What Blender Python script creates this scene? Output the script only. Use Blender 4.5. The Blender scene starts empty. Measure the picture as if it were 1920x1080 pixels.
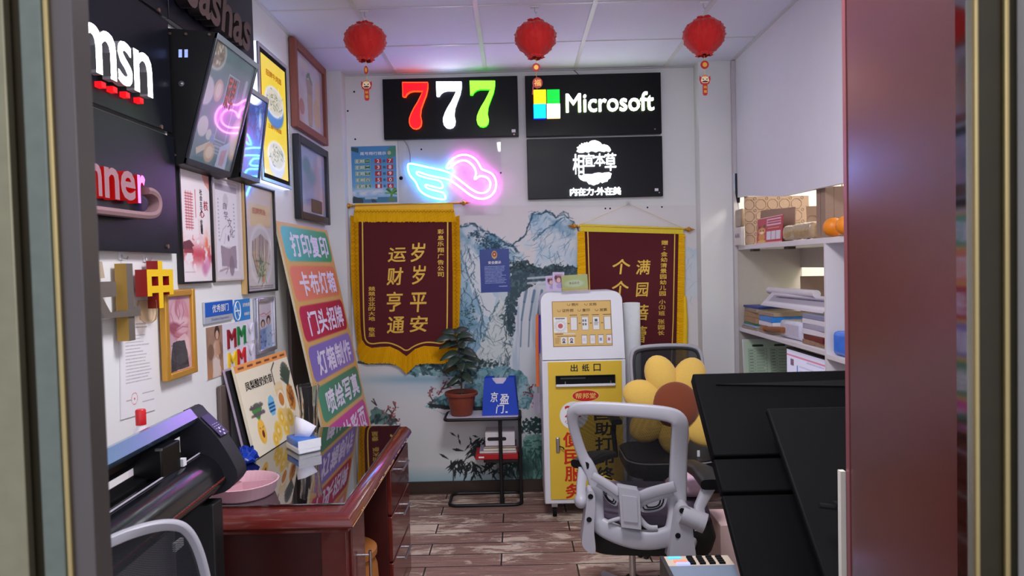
import bpy, bmesh, math, random
import numpy as np
from mathutils import Vector, Matrix
random.seed(7); rng = np.random.default_rng(7)
S = bpy.context.scene; COL = S.collection
R_ = math.radians

# ------------------------------------------------------------------ camera
EYE = Vector((0, 0, 1.54)); FPX = 1300.0
YAW, PITCH, ROLL = .0054, -.0310, -.0245
cy, sy, cp, sp = math.cos(YAW), math.sin(YAW), math.cos(PITCH), math.sin(PITCH)
FWD = Vector((-sy*cp, cy*cp, sp)); r0 = Vector((cy, sy, 0)); u0 = r0.cross(FWD)
RGT = math.cos(ROLL)*r0 + math.sin(ROLL)*u0; UPV = -math.sin(ROLL)*r0 + math.cos(ROLL)*u0
cam = bpy.data.cameras.new('camera'); cam_o = bpy.data.objects.new('camera', cam); COL.objects.link(cam_o)
cam.sensor_width = 36; cam.lens = FPX/1920*36; cam.clip_start = .05
M = Matrix((RGT, UPV, -FWD)).transposed().to_4x4(); M.translation = EYE
cam_o.matrix_world = M; S.camera = cam_o
cam.dof.use_dof = True; cam.dof.focus_distance = 3.6; cam.dof.aperture_fstop = 9.0

# ------------------------------------------------------------------ look, world, large lights
S.view_settings.view_transform = 'Standard'; S.view_settings.look = 'None'
S.view_settings.exposure = 1.60; S.view_settings.gamma = 1.0; S.view_settings.use_curve_mapping = False
W = bpy.data.worlds.new('corridor_light'); S.world = W; W.use_nodes = True
bg = W.node_tree.nodes['Background']; bg.inputs[0].default_value = (.76, .83, 1.0, 1); bg.inputs[1].default_value = .46

def area(name, loc, rot, sx, sy_, power, col):
    l = bpy.data.lights.new(name, 'AREA'); l.shape = 'RECTANGLE'; l.size = sx; l.size_y = sy_; l.energy = power; l.color = col
    o = bpy.data.objects.new(name, l); o.location = loc; o.rotation_euler = rot; COL.objects.link(o); return o
# lamp of the corridor ceiling behind the camera, the room's own LED ceiling tile, warm lamp of the neighbouring room
area('corridor_lamp', (0.1, -1.6, 2.35), (R_(72), 0, 0), 2.6, 1.0, 8, (.93, .90, 1.0))
area('led_ceiling_tile', (.13, 1.9, 2.825), (0, 0, 0), .58, .58, 17, (.97, .94, 1.0))
area('neighbour_room_lamp', (2.45, 3.9, 2.6), (0, R_(15), 0), .5, .8, 10, (1.0, .95, .82))

LW, RW, BW, CEIL = -1.225, 1.46, 4.70, 2.85

def at(px, py, X=None, Y=None, Z=None):
    """the point of a measured pixel on a wall / table / floor plane"""
    d = FWD + RGT*((px-960)/FPX) - UPV*((py-540)/FPX)
    t = (X/d.x) if X is not None else (Y/d.y) if Y is not None else (Z-EYE.z)/d.z
    return EYE + d*t

# ------------------------------------------------------------------ materials
def lin(c):
    c = np.asarray(c, float)
    return np.where(c <= .04045, c/12.92, ((c+.055)/1.055)**2.4)
def C(r, g, b): return tuple(float(v) for v in lin(np.array([r, g, b])/255.0)) + (1.0,)
MATS = {}
def mat(name, col, rough=.5, metal=0, spec=.5, emit=0, ecol=None, var=.06, scale=30, bump=0, coat=0, trans=0, ior=1.45, alpha=1, sheen=0, sub=0):
    if name in MATS: return MATS[name]
    m = bpy.data.materials.new(name); m.use_nodes = True; nt = m.node_tree; b = nt.nodes['Principled BSDF']
    b.inputs['Roughness'].default_value = rough; b.inputs['Metallic'].default_value = metal
    b.inputs['Specular IOR Level'].default_value = spec; b.inputs['IOR'].default_value = ior
    b.inputs['Transmission Weight'].default_value = trans; b.inputs['Alpha'].default_value = alpha
    b.inputs['Coat Weight'].default_value = coat; b.inputs['Coat Roughness'].default_value = .04
    b.inputs['Sheen Weight'].default_value = sheen
    c = C(*col)
    if emit:
        b.inputs['Emission Color'].default_value = C(*(ecol or col)); b.inputs['Emission Strength'].default_value = emit
    if var and not trans:
        tc = nt.nodes.new('ShaderNodeTexCoord'); n = nt.nodes.new('ShaderNodeTexNoise'); n.inputs['Scale'].default_value = scale
        n.inputs['Detail'].default_value = 4
        r = nt.nodes.new('ShaderNodeMix'); r.data_type = 'RGBA'
        r.inputs[6].default_value = tuple(max(0, v*(1-var)) for v in c[:3])+(1,); r.inputs[7].default_value = tuple(min(1, v*(1+var)) for v in c[:3])+(1,)
        nt.links.new(tc.outputs['Object'], n.inputs['Vector']); nt.links.new(n.outputs['Fac'], r.inputs[0]); nt.links.new(r.outputs[2], b.inputs['Base Color'])
        if bump:
            bp = nt.nodes.new('ShaderNodeBump'); bp.inputs['Strength'].default_value = bump; bp.inputs['Distance'].default_value = .002
            nt.links.new(n.outputs['Fac'], bp.inputs['Height']); nt.links.new(bp.outputs[0], b.inputs['Normal'])
    else: b.inputs['Base Color'].default_value = c
    MATS[name] = m; return m
def glow(name, col, s, body=None):
    return mat(name, body or col, .4, emit=s, ecol=col, var=0)
def paintmat(name, rough=.6, coat=0, emit=0, spec=.5):
    """print whose picture is the mesh's own colour attribute"""
    if name in MATS: return MATS[name]
    m = bpy.data.materials.new(name); m.use_nodes = True; nt = m.node_tree; b = nt.nodes['Principled BSDF']
    a = nt.nodes.new('ShaderNodeVertexColor'); a.layer_name = 'print'
    n = nt.nodes.new('ShaderNodeTexNoise'); n.inputs['Scale'].default_value = 900
    mx = nt.nodes.new('ShaderNodeMix'); mx.data_type = 'RGBA'; mx.blend_type = 'MULTIPLY'; mx.inputs[0].default_value = .12
    nt.links.new(a.outputs['Color'], mx.inputs[6]); nt.links.new(n.outputs['Fac'], mx.inputs[7]); nt.links.new(mx.outputs[2], b.inputs['Base Color'])
    b.inputs['Roughness'].default_value = rough; b.inputs['Coat Weight'].default_value = coat; b.inputs['Coat Roughness'].default_value = .03
    b.inputs['Specular IOR Level'].default_value = spec
    if emit:
        nt.links.new(a.outputs['Color'], b.inputs['Emission Color']); b.inputs['Emission Strength'].default_value = emit
    MATS[name] = m; return m

# ------------------------------------------------------------------ mesh builder
class Fr:
    """a flat frame: origin, right, up, outward normal"""
    def __init__(s, O, U, V, N=None):
        s.O, s.U, s.V = Vector(O), Vector(U).normalized(), Vector(V).normalized(); s.N = Vector(N).normalized() if N is not None else s.U.cross(s.V)
    def p(s, u, v, n=0): return s.O + s.U*u + s.V*v + s.N*n
def FL(y0, z0, n=0): return Fr((LW+n, y0, z0), (0, 1, 0), (0, 0, 1), (1, 0, 0))
def FB(x0, z0, n=0, Y=None): return Fr((x0, (BW if Y is None else Y)-n, z0), (1, 0, 0), (0, 0, 1), (0, -1, 0))
def F4(bl, br, tl):
    bl, br, tl = Vector(bl), Vector(br), Vector(tl); U = (br-bl).normalized(); V = (tl-bl); V = (V-U*V.dot(U)).normalized()
    return Fr(bl, U, V)

GL = {}
def glyphs(body, bold=0, shear=0, ext=0, bev=0, res=3):
    k = (body, bold, shear, ext, bev, res)
    if k not in GL:
        c = bpy.data.curves.new('lettering', 'FONT'); c.body = body; c.size = 1; c.offset = bold; c.shear = shear; c.extrude = ext; c.bevel_depth = bev; c.resolution_u = res
        o = bpy.data.objects.new('lettering', c); COL.objects.link(o); dg = bpy.context.evaluated_depsgraph_get(); dg.update()
        m = bpy.data.meshes.new_from_object(o.evaluated_get(dg)); v = np.array([tuple(x.co) for x in m.vertices]) if len(m.vertices) else np.zeros((0, 3))
        f = [tuple(p.vertices) for p in m.polygons]; nz = [p.normal.z for p in m.polygons]
        bpy.data.objects.remove(o); bpy.data.curves.remove(c); bpy.data.meshes.remove(m)
        GL[k] = (v, f, nz)
    return GL[k]

class MB:
    def __init__(s): s.v = []; s.f = []; s.mi = []; s.mats = []; s.smooth = []
    def mid(s, m):
        if m not in s.mats: s.mats.append(m)
        return s.mats.index(m)
    def add(s, vs, fs, m, smooth=False):
        b = len(s.v); s.v += [tuple(v) for v in vs]; i = s.mid(m)
        for f in fs: s.f.append(tuple(b+k for k in f)); s.mi.append(i); s.smooth.append(smooth)
        return s
    def obox(s, c, ax, ay, az, m):
        c, ax, ay, az = Vector(c), Vector(ax), Vector(ay), Vector(az)
        vs = [c+ax*i+ay*j+az*k for i in (-1, 1) for j in (-1, 1) for k in (-1, 1)]
        fs = [(0, 1, 3, 2), (4, 6, 7, 5), (0, 4, 5, 1), (2, 3, 7, 6), (0, 2, 6, 4), (1, 5, 7, 3)]
        if ax.cross(ay).dot(az) < 0: fs = [f[::-1] for f in fs]
        return s.add(vs, fs, m)
    def box(s, x0, x1, y0, y1, z0, z1, m):
        return s.obox(((x0+x1)/2, (y0+y1)/2, (z0+z1)/2), ((x1-x0)/2, 0, 0), (0, (y1-y0)/2, 0), (0, 0, (z1-z0)/2), m)
    def fbox(s, F, u0, u1, v0, v1, n0, n1, m):
        return s.obox(F.p((u0+u1)/2, (v0+v1)/2, (n0+n1)/2), F.U*((u1-u0)/2), F.V*((v1-v0)/2), F.N*((n1-n0)/2), m)
    def quad(s, a, b, c, d, m): return s.add([a, b, c, d], [(0, 1, 2, 3)], m)
    def fquad(s, F, u0, u1, v0, v1, n, m): return s.quad(F.p(u0, v0, n), F.p(u1, v0, n), F.p(u1, v1, n), F.p(u0, v1, n), m)
    def prism(s, F, poly, n0, n1, m, side=None, smooth=False):
        A = sum(poly[i][0]*poly[(i+1) % len(poly)][1]-poly[(i+1) % len(poly)][0]*poly[i][1] for i in range(len(poly)))
        if A < 0: poly = poly[::-1]
        k = len(poly); flip = F.U.cross(F.V).dot(F.N) < 0
        top = [F.p(u, v, n1) for u, v in poly]; bot = [F.p(u, v, n0) for u, v in poly]
        fl = (lambda f: f[::-1]) if flip else (lambda f: f)
        s.add(top, [fl(tuple(range(k)))], m)
        if abs(n1-n0) > 1e-7:
            s.add(bot, [fl(tuple(range(k))[::-1])], side or m)
            s.add(bot+top, [fl((i, (i+1) % k, k+(i+1) % k, k+i)) for i in range(k)], side or m, smooth)
        return s
    def tube(s, pts, r, m, n=10, closed=False, flat=None, up=None, caps=True):
        """round (or flat: rx, ry with up hint) section swept along points"""
        P = [Vector(p) for p in pts]; k = len(P); rs = r if isinstance(r, (list, tuple)) else [r]*k
        prev = None; vs = []
        for i in range(k):
            a = P[(i-1) % k] if (closed or i > 0) else P[0]; b = P[(i+1) % k] if (closed or i < k-1) else P[-1]
            t = (b-a).normalized() if (b-a).length > 1e-9 else Vector((0, 0, 1))
            if up is not None: x = Vector(up) - t*Vector(up).dot(t)
            elif prev is None: x = t.orthogonal()
            else: x = prev - t*prev.dot(t)
            x.normalize(); prev = x; y = t.cross(x)
            for j in range(n):
                q = 2*math.pi*j/n; ca, sa = math.cos(q), math.sin(q)
                if flat:
                    e = .55; ca = math.copysign(abs(ca)**e, ca); sa = math.copysign(abs(sa)**e, sa)
                    vs.append(P[i] + x*(ca*flat[0]*rs[i]) + y*(sa*flat[1]*rs[i]))
                else: vs.append(P[i] + x*(ca*rs[i]) + y*(sa*rs[i]))
        fs = []
        for i in range(k if closed else k-1):
            for j in range(n):
                a = i*n+j; b = i*n+(j+1) % n; c = ((i+1) % k)*n+(j+1) % n; d = ((i+1) % k)*n+j; fs.append((a, b, c, d))
        if caps and not closed: fs += [tuple(range(n))[::-1], tuple((k-1)*n+j for j in range(n))]
        return s.add(vs, fs, m, True)
    def cyl(s, p0, p1, r0, m, r1=None, n=20): return s.tube([p0, p1], [r0, r0 if r1 is None else r1], m, n)
    def lathe(s, c, prof, m, n=28, ax=(0, 0, 1), sx=1, wav=None):
        c = Vector(c); az = Vector(ax).normalized(); x = Vector((1, 0, 0)) if abs(az.x) < .9 else Vector((0, 1, 0)); x = (x-az*x.dot(az)).normalized(); y = az.cross(x)
        vs = []
        for r, h in prof:
            for j in range(n):
                q = 2*math.pi*j/n; rr = r*(wav(q) if wav else 1); vs.append(c+az*h+x*(rr*math.cos(q)*sx)+y*(rr*math.sin(q)))
        fs = [(i*n+j, i*n+(j+1) % n, (i+1)*n+(j+1) % n, (i+1)*n+j) for i in range(len(prof)-1) for j in range(n)]
        if prof[0][0] > 1e-6: fs.append(tuple(range(n))[::-1])
        if prof[-1][0] > 1e-6: fs.append(tuple((len(prof)-1)*n+j for j in range(n)))
        return s.add(vs, fs, m, True)
    def ball(s, c, rx, ry, rz, m, n=20, k=12, R=None):
        vs = []; c = Vector(c)
        for i in range(k+1):
            th = math.pi*i/k
            for j in range(n):
                q = 2*math.pi*j/n; v = Vector((rx*math.sin(th)*math.cos(q), ry*math.sin(th)*math.sin(q), rz*math.cos(th)))
                vs.append(c+(R @ v if R else v))
        return s.add(vs, [(i*n+j, (i+1)*n+j, (i+1)*n+(j+1) % n, i*n+(j+1) % n) for i in range(k) for j in range(n)], m, True)
    def text(s, F, body, u0, v0, u1, v1, m, n=.0012, bold=0, shear=0, depth=0, side=None, multi=False):
        """lettering fitted into a rectangle of the frame; depth raises it into channel letters"""
        if bold > .005 and (multi or not depth):   # heavier strokes: the same glyphs laid over each other a stroke's width apart
            d = bold*min(abs(u1-u0)/max(1, len(body)), abs(v1-v0)); u0, u1, v0, v1 = u0+d, u1-d, v0+d, v1-d
            for i, (a, b) in enumerate(((-d, -d), (d, -d), (d, d), (-d, d))): s.text(F, body, u0+a, v0+b, u1+a, v1+b, m, n+i*.00022, 0, shear, depth, side)
            return s
        v, f, nz = glyphs(body, bold if depth else 0, shear, .1 if depth else 0)
        if not len(v): return s
        lo, hi = v.min(0), v.max(0); w = np.maximum(hi-lo, 1e-6); q = (v-lo)/w
        ci = [(F.p(u0+(u1-u0)*a, v0+(v1-v0)*b, n+(depth*c if depth else 0))) for a, b, c in q]
        if not depth: return s.add(ci, f, m)
        fr = [i for i in range(len(f)) if abs(nz[i]) > .7 and q[f[i][0]][2] > .5]; st = set(fr)
        s.add(ci, [f[i] for i in fr], m); s.add(ci, [f[i] for i in range(len(f)) if i not in st], side or m)
        return s
    def vtext(s, F, body, uc, v0, v1, size, m, n=.0012, bold=0, wide=1.0):
        """one character under another, from v1 down to v0"""
        k = len(body); h = (v1-v0)/k
        for i, ch in enumerate(body):
            if ch == ' ': continue
            vc = v1-h*(i+.5); sz = size*(.3 if ch in '：:·' else 1)
            s.text(F, ch, uc-size*wide/2 if sz == size else uc-sz*.2, vc-sz/2, uc+size*wide/2 if sz == size else uc+sz*.2, vc+sz/2, m, n, bold)
        return s
    def build(s, name, parent=None, bevel=0, sub=0, solid=0, angle=.7, keep=False):
        me = bpy.data.meshes.new(name); V = np.array(s.v, float); lo, hi = V.min(0), V.max(0)
        c = Vector(((lo[0]+hi[0])/2, (lo[1]+hi[1])/2, lo[2])); V = V-np.array(c)
        me.from_pydata([tuple(v) for v in V], [], s.f)
        for m in s.mats: me.materials.append(m)
        me.polygons.foreach_set('material_index', s.mi); me.polygons.foreach_set('use_smooth', [True]*len(s.f) if (bevel or sub) else s.smooth)
        me.update(); me.set_sharp_from_angle(angle=angle)
        o = bpy.data.objects.new(name, me); COL.objects.link(o); o.location = c
        if parent is not None: put(o, parent)
        if bevel:
            b = o.modifiers.new('edge', 'BEVEL'); b.width = bevel; b.segments = 2; b.limit_method = 'ANGLE'; b.angle_limit = .6
        if sub: sd = o.modifiers.new('soft', 'SUBSURF'); sd.levels = sub; sd.render_levels = sub
        if solid: sl = o.modifiers.new('thick', 'SOLIDIFY'); sl.thickness = solid; sl.offset = 0
        return o
def world_of(o):
    m = Matrix.LocRotScale(o.location, o.rotation_euler, o.scale)
    return (world_of(o.parent) @ o.matrix_parent_inverse @ m) if o.parent else m
def put(o, p): o.parent = p; o.matrix_parent_inverse = world_of(p).inverted()
def tag(o, label, cat, group=None, kind=None):
    o['label'] = label; o['category'] = cat
    if group: o['group'] = group
    if kind: o['kind'] = kind
    return o
def thing(name, loc, label, cat, group=None):
    o = bpy.data.objects.new(name, None); o.empty_display_size = .05; o.location = loc; COL.objects.link(o); return tag(o, label, cat, group)
def struct(o): o['kind'] = 'structure'; return o
def dup(root, delta, label=None):
    r = root.copy(); COL.objects.link(r); r.location = root.location+Vector(delta)
    if label: r['label'] = label
    for ch in list(root.children):
        c = ch.copy(); COL.objects.link(c); c.parent = r
        for g in ch.children: d = g.copy(); COL.objects.link(d); d.parent = c
    return r

# ------------------------------------------------------------------ painted prints
def vnoise(x, y, seed=0):
    g = np.random.default_rng(seed).random((64, 64)); xi = np.floor(x).astype(int); yi = np.floor(y).astype(int); fx = x-xi; fy = y-yi
    fx = fx*fx*(3-2*fx); fy = fy*fy*(3-2*fy); a = g[yi % 64, xi % 64]; b = g[yi % 64, (xi+1) % 64]; c = g[(yi+1) % 64, xi % 64]; d = g[(yi+1) % 64, (xi+1) % 64]
    return (a*(1-fx)+b*fx)*(1-fy)+(c*(1-fx)+d*fx)*fy
def fbm(x, y, seed=0, o=4):
    s = 0; t = 0; a = 1
    for i in range(o): s = s+a*vnoise(x*2**i, y*2**i, seed+i); t += a; a *= .5
    return s/t
class Canvas:
    """numpy picture over (x, y) coordinates, y down; becomes a print mesh with a colour per vertex"""
    def __init__(s, x0, x1, y0, y1, w, h, bg):
        s.w, s.h = w, h; s.X, s.Y = np.meshgrid(np.linspace(x0, x1, w), np.linspace(y0, y1, h)); s.A = np.ones((h, w, 3))*np.array(bg)/255.
        s.x0, s.x1, s.y0, s.y1 = x0, x1, y0, y1; s.px = (x1-x0)/w
    def blend(s, m, col, a=1):
        m = (np.clip(m, 0, 1)*a)[..., None]; s.A = s.A*(1-m)+m*(np.asarray(col)/255. if np.ndim(col) == 1 else col); return s
    def ell(s, cx, cy_, rx, ry, col, a=1, soft=.08, rot=0):
        dx, dy = s.X-cx, s.Y-cy_; c, q = math.cos(rot), math.sin(rot); d = np.sqrt(((dx*c+dy*q)/rx)**2+((-dx*q+dy*c)/ry)**2)
        return s.blend((1+soft-d)/(2*soft), col, a)
    def pm(s, pts, jx=0, jy=0):
        X, Y = s.X+jx, s.Y+jy; ins = np.zeros(X.shape, bool); n = len(pts)
        for i in range(n):
            (xa, ya), (xb, yb) = pts[i], pts[(i+1) % n]
            if ya == yb: continue
            ins ^= ((ya > Y) != (yb > Y)) & (X < (xb-xa)*(Y-ya)/(yb-ya)+xa)
        return ins.astype(float)
    def poly(s, pts, col, a=1, j=0, jf=.05, seed=3):
        jx = (fbm(s.X*jf, s.Y*jf, seed)-.5)*2*j if j else 0; jy = (fbm(s.X*jf+31, s.Y*jf, seed+9)-.5)*2*j if j else 0
        return s.blend(s.pm(pts, jx, jy), col, a)
    def rect(s, x0, x1, y0, y1, col, a=1): return s.blend(((s.X >= x0) & (s.X <= x1) & (s.Y >= y0) & (s.Y <= y1)).astype(float), col, a)
    def line(s, pts, w, col, a=1, taper=False):
        n = len(pts)-1
        for i in range(n):
            (xa, ya), (xb, yb) = pts[i], pts[i+1]; ww = w*(1-.8*i/n) if taper else w
            d = w+2*s.px
            iy0 = np.searchsorted(s.Y[:, 0], min(ya, yb)-d); iy1 = np.searchsorted(s.Y[:, 0], max(ya, yb)+d); ix0 = np.searchsorted(s.X[0], min(xa, xb)-d); ix1 = np.searchsorted(s.X[0], max(xa, xb)+d)
            if iy1 <= iy0 or ix1 <= ix0: continue
            X, Y = s.X[iy0:iy1, ix0:ix1], s.Y[iy0:iy1, ix0:ix1]; L2 = (xb-xa)**2+(yb-ya)**2+1e-9
            t = np.clip(((X-xa)*(xb-xa)+(Y-ya)*(yb-ya))/L2, 0, 1); dd = np.hypot(X-xa-t*(xb-xa), Y-ya-t*(yb-ya))
            m = (np.clip((ww/2-dd)/s.px+.5, 0, 1)*a)[..., None]; s.A[iy0:iy1, ix0:ix1] = s.A[iy0:iy1, ix0:ix1]*(1-m)+m*np.asarray(col)/255.
        return s
    def lines(s, x0, x1, y0, y1, k, col, w, a=.8, seed=1, ragged=.3):
        """rows of small unreadable print"""
        r = random.Random(seed)
        for i in range(k):
            y = y0+(y1-y0)*(i+.5)/k; x = x0; xe = x1-(x1-x0)*r.random()*ragged
            while x < xe:
                d = (x1-x0)*.03*(.6+r.random()); s.line([(x, y), (min(x+d, xe), y)], w, col, a*(.6+.4*r.random())); x += d*1.35
        return s
    def build(s, name, pos, m, parent=None):
        """pos(X, Y) -> (x, y, z) arrays"""
        P = np.stack(pos(s.X, s.Y), -1).reshape(-1, 3).astype(float); w, h = s.w, s.h
        lo, hi = P.min(0), P.max(0); c = Vector(((lo[0]+hi[0])/2, (lo[1]+hi[1])/2, lo[2])); P = P-np.array(c)
        i = np.arange(w*h).reshape(h, w); q = np.stack([i[1:, :-1], i[1:, 1:], i[:-1, 1:], i[:-1, :-1]], -1).reshape(-1, 4)
        me = bpy.data.meshes.new(name); me.vertices.add(w*h); me.vertices.foreach_set('co', P.ravel().astype(np.float32))
        me.loops.add(q.size); me.loops.foreach_set('vertex_index', q.ravel().astype(np.int32)); me.polygons.add(len(q))
        me.polygons.foreach_set('loop_start', np.arange(0, q.size, 4, dtype=np.int32)); me.update(calc_edges=True); me.validate()
        ca = me.color_attributes.new('print', 'FLOAT_COLOR', 'POINT')
        col = np.concatenate([lin(np.clip(s.A, 0, 1)).reshape(-1, 3), np.ones((w*h, 1))], 1); ca.data.foreach_set('color', col.ravel().astype(np.float32))
        me.materials.append(m); o = bpy.data.objects.new(name, me); COL.objects.link(o); o.location = c
        if parent is not None: put(o, parent)
        return o
    def on(s, name, F, w, h, m, parent=None, n=0.0):
        """flat on a frame, filling u 0..w, v 0..h"""
        def pos(X, Y):
            u = (X-s.x0)/(s.x1-s.x0)*w; v = (1-(Y-s.y0)/(s.y1-s.y0))*h
            return tuple(F.O[k]+F.N[k]*n+u*F.U[k]+v*F.V[k] for k in range(3))
        return s.build(name, pos, m, parent)
# ------------------------------------------------------------------ shared materials
WALL = mat('wall_paint', (224, 224, 223), .75, var=.025, scale=6, bump=.06)
BLACKSIGN = mat('sign_black', (9, 9, 13), .35, spec=.25, var=.15)
BLACK = mat('black_plastic', (20, 20, 22), .42, spec=.4, var=.12, scale=200, bump=.1)
MATTE = mat('black_matte', (14, 14, 15), .8, spec=.25)
WHITEP = mat('white_plastic', (226, 223, 226), .38, var=.03)
STEEL = mat('brushed_steel', (190, 190, 192), .28, metal=1, var=.1)
SCREW = mat('screw_head', (150, 120, 110), .35, metal=.8)
GOLDM = mat('gold_metal', (214, 160, 70), .25, metal=.9)
ALU = mat('anodised_bronze', (122, 116, 92), .33, metal=.75, var=.12, scale=60)
GOLDALU = mat('champagne_aluminium', (158, 138, 92), .3, metal=.7, var=.08)
DARKALU = mat('dark_bronze', (44, 38, 24), .4, metal=.6, var=.2)

# ------------------------------------------------------------------ setting
def floor_mat():
    m = bpy.data.materials.new('worn_plank_tile'); m.use_nodes = True; nt = m.node_tree; b = nt.nodes['Principled BSDF']; L = nt.links.new; N = nt.nodes.new
    g = N('ShaderNodeNewGeometry'); mp = N('ShaderNodeMapping'); mp.inputs['Location'].default_value = (.11, -.08, 0); L(g.outputs['Position'], mp.inputs[0])
    def noise(sx, sy_, sc, det, ro=.6, dist=0):
        q = N('ShaderNodeMapping'); q.inputs['Scale'].default_value = (sx, sy_, 1); L(g.outputs['Position'], q.inputs[0]); n = N('ShaderNodeTexNoise'); n.inputs['Scale'].default_value = sc; n.inputs['Detail'].default_value = det; n.inputs['Roughness'].default_value = ro; n.inputs['Distortion'].default_value = dist; L(q.outputs[0], n.inputs[0]); return n.outputs['Fac']
    def brick(mortar, smooth=.1):
        br = N('ShaderNodeTexBrick'); L(mp.outputs[0], br.inputs['Vector']); br.offset = .5
        for k, v in (('Scale', 1), ('Mortar Size', mortar), ('Mortar Smooth', smooth), ('Brick Width', .78), ('Row Height', .15), ('Bias', 0)): br.inputs[k].default_value = v
        br.inputs['Color1'].default_value = (0, 0, 0, 1); br.inputs['Color2'].default_value = (1, 1, 1, 1); br.inputs['Mortar'].default_value = (.5, .5, .5, 1); return br
    def mth(op, a, b_, c=None):
        q = N('ShaderNodeMath'); q.operation = op
        for i, v in enumerate((a, b_, c)):
            if v is None: continue
            if isinstance(v, (int, float)): q.inputs[i].default_value = v
            else: L(v, q.inputs[i])
        return q.outputs[0]
    def ramp(v, p0, c0, p1, c1):
        q = N('ShaderNodeValToRGB'); q.color_ramp.elements[0].position = p0; q.color_ramp.elements[0].color = c0; q.color_ramp.elements[1].position = p1; q.color_ramp.elements[1].color = c1; L(v, q.inputs[0]); return q.outputs[0]
    def mix(f, a, b_):
        q = N('ShaderNodeMix'); q.data_type = 'RGBA'; L(f, q.inputs[0])
        for i, v in ((6, a), (7, b_)):
            if isinstance(v, tuple): q.inputs[i].default_value = v
            else: L(v, q.inputs[i])
        return q.outputs[2]
    br, edge = brick(.0045), brick(.02, 1.0)
    grain = noise(1.2, 26, 4, 7, .62, .3); fine = noise(6, 30, 14, 6, .7); big = noise(1.1, 2.2, 1.5, 3, .5, .4); pat = noise(2.2, 6.5, 3.0, 9, .66, .8)
    wood = ramp(mth('MULTIPLY_ADD', fine, .35, mth('MULTIPLY', grain, .75)), .36, C(98, 70, 62), .72, C(172, 138, 124))
    wear = mth('ADD', mth('MULTIPLY_ADD', br.outputs['Color'], .10, mth('MULTIPLY', pat, .62)), mth('MULTIPLY', big, .50)); wear = mth('MULTIPLY_ADD', edge.outputs['Fac'], .03, wear); wear = mth('MULTIPLY_ADD', fine, .14, wear)
    col = mix(ramp(wear, .69, (0, 0, 0, 1), .78, (1, 1, 1, 1)), wood, C(214, 196, 176))
    cem = noise(3, 6, 2.2, 5, .6, .5); col = mix(ramp(mth('MULTIPLY_ADD', big, .4, mth('MULTIPLY', cem, .6)), .645, (0, 0, 0, 1), .66, (1, 1, 1, 1)), col, C(140, 124, 112))
    col = mix(br.outputs['Fac'], col, C(44, 36, 32)); L(col, b.inputs['Base Color']); b.inputs['Roughness'].default_value = .5
    bp = N('ShaderNodeBump'); bp.inputs['Strength'].default_value = .3; bp.inputs['Distance'].default_value = .004; L(mth('SUBTRACT', grain, br.outputs['Fac']), bp.inputs['Height']); L(bp.outputs[0], b.inputs['Normal'])
    return m
struct(MB().box(-1.6, 2.7, -2.5, BW+.1, -.06, 0, floor_mat()).build('floor'))
TILE = mat('mineral_fibre_tile', (220, 222, 236), .85, var=.07, scale=190, bump=.25)
struct(MB().box(LW-.1, RW+.02, .62, BW+.1, CEIL, CEIL+.06, TILE).build('ceiling'))
g = MB(); TB = mat('ceiling_grid_bar', (206, 205, 206), .35, var=.03)
for x in (-.768, -.168, .432, 1.032): g.box(x-.012, x+.012, .62, BW, CEIL-.004, CEIL, TB)
for y in (4.11, 3.51, 2.91, 2.31, 1.71, 1.11): g.box(LW, RW, y-.006, y+.006, CEIL-.0035, CEIL-.0005, TB)
g.box(LW, LW+.022, .62, BW, CEIL-.005, CEIL-.001, TB).box(RW-.022, RW, .62, BW, CEIL-.005, CEIL-.001, TB).box(LW, RW, BW-.02, BW, CEIL-.006, CEIL-.001, TB)
struct(g.build('trim_1'))
g = MB(); LED = mat('led_diffuser', (245, 245, 250), .5, emit=1.5, ecol=(245, 240, 255), var=0)
struct(MB().box(LW-.1, LW, .62, BW+.1, 0, CEIL, WALL).build('wall_left'))
struct(MB().box(LW-.1, 2.75, BW, BW+.1, 0, CEIL+.06, WALL).build('wall_back'))
UP = mat('upper_board_paint', (214, 212, 222), .7, var=.03, scale=9)
FRW = Fr((RW, 0, 0), (0, 1, 0), (0, 0, 1), (-1, 0, 0))
struct(MB().prism(FRW, [(.62, 1.872), (3.09, 1.874), (3.80, 1.886), (4.39, 1.947), (4.585, 1.955), (4.585, CEIL), (.62, CEIL)], -.03, 0, UP).build('wall_right'))
struct(MB().box(LW, -1.115, 4.59, BW, 0, CEIL-.0, WALL).build('wall_back_left_pier'))
struct(MB().box(1.228, 1.49, 4.585, BW, 0, CEIL-.0, WALL).build('wall_back_right_pier'))
struct(MB().box(1.437, 1.459, 4.55, 4.585, 0, CEIL-.01, mat('corner_bead', (196, 190, 192), .6)).build('trim_2'))
struct(MB().box(2.68, 2.75, .62, BW, 0, CEIL+.06, mat('cream_wall', (236, 226, 196), .8)).build('wall_right_beyond'))
struct(MB().box(RW+.03, 2.75, .62, BW, CEIL, CEIL+.06, TILE).build('ceiling_beyond'))
BBM = mat('brown_baseboard', (62, 48, 40), .45, var=.1)
struct(MB().box(-1.115, 1.228, BW-.014, BW-.0005, 0, .085, BBM).box(-1.115, 1.228, BW-.02, BW-.014, 0, .012, BBM).build('baseboard_back'))
struct(MB().box(1.228, 1.46, 4.571, 4.585, 0, .085, BBM).build('baseboard_right'))
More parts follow.
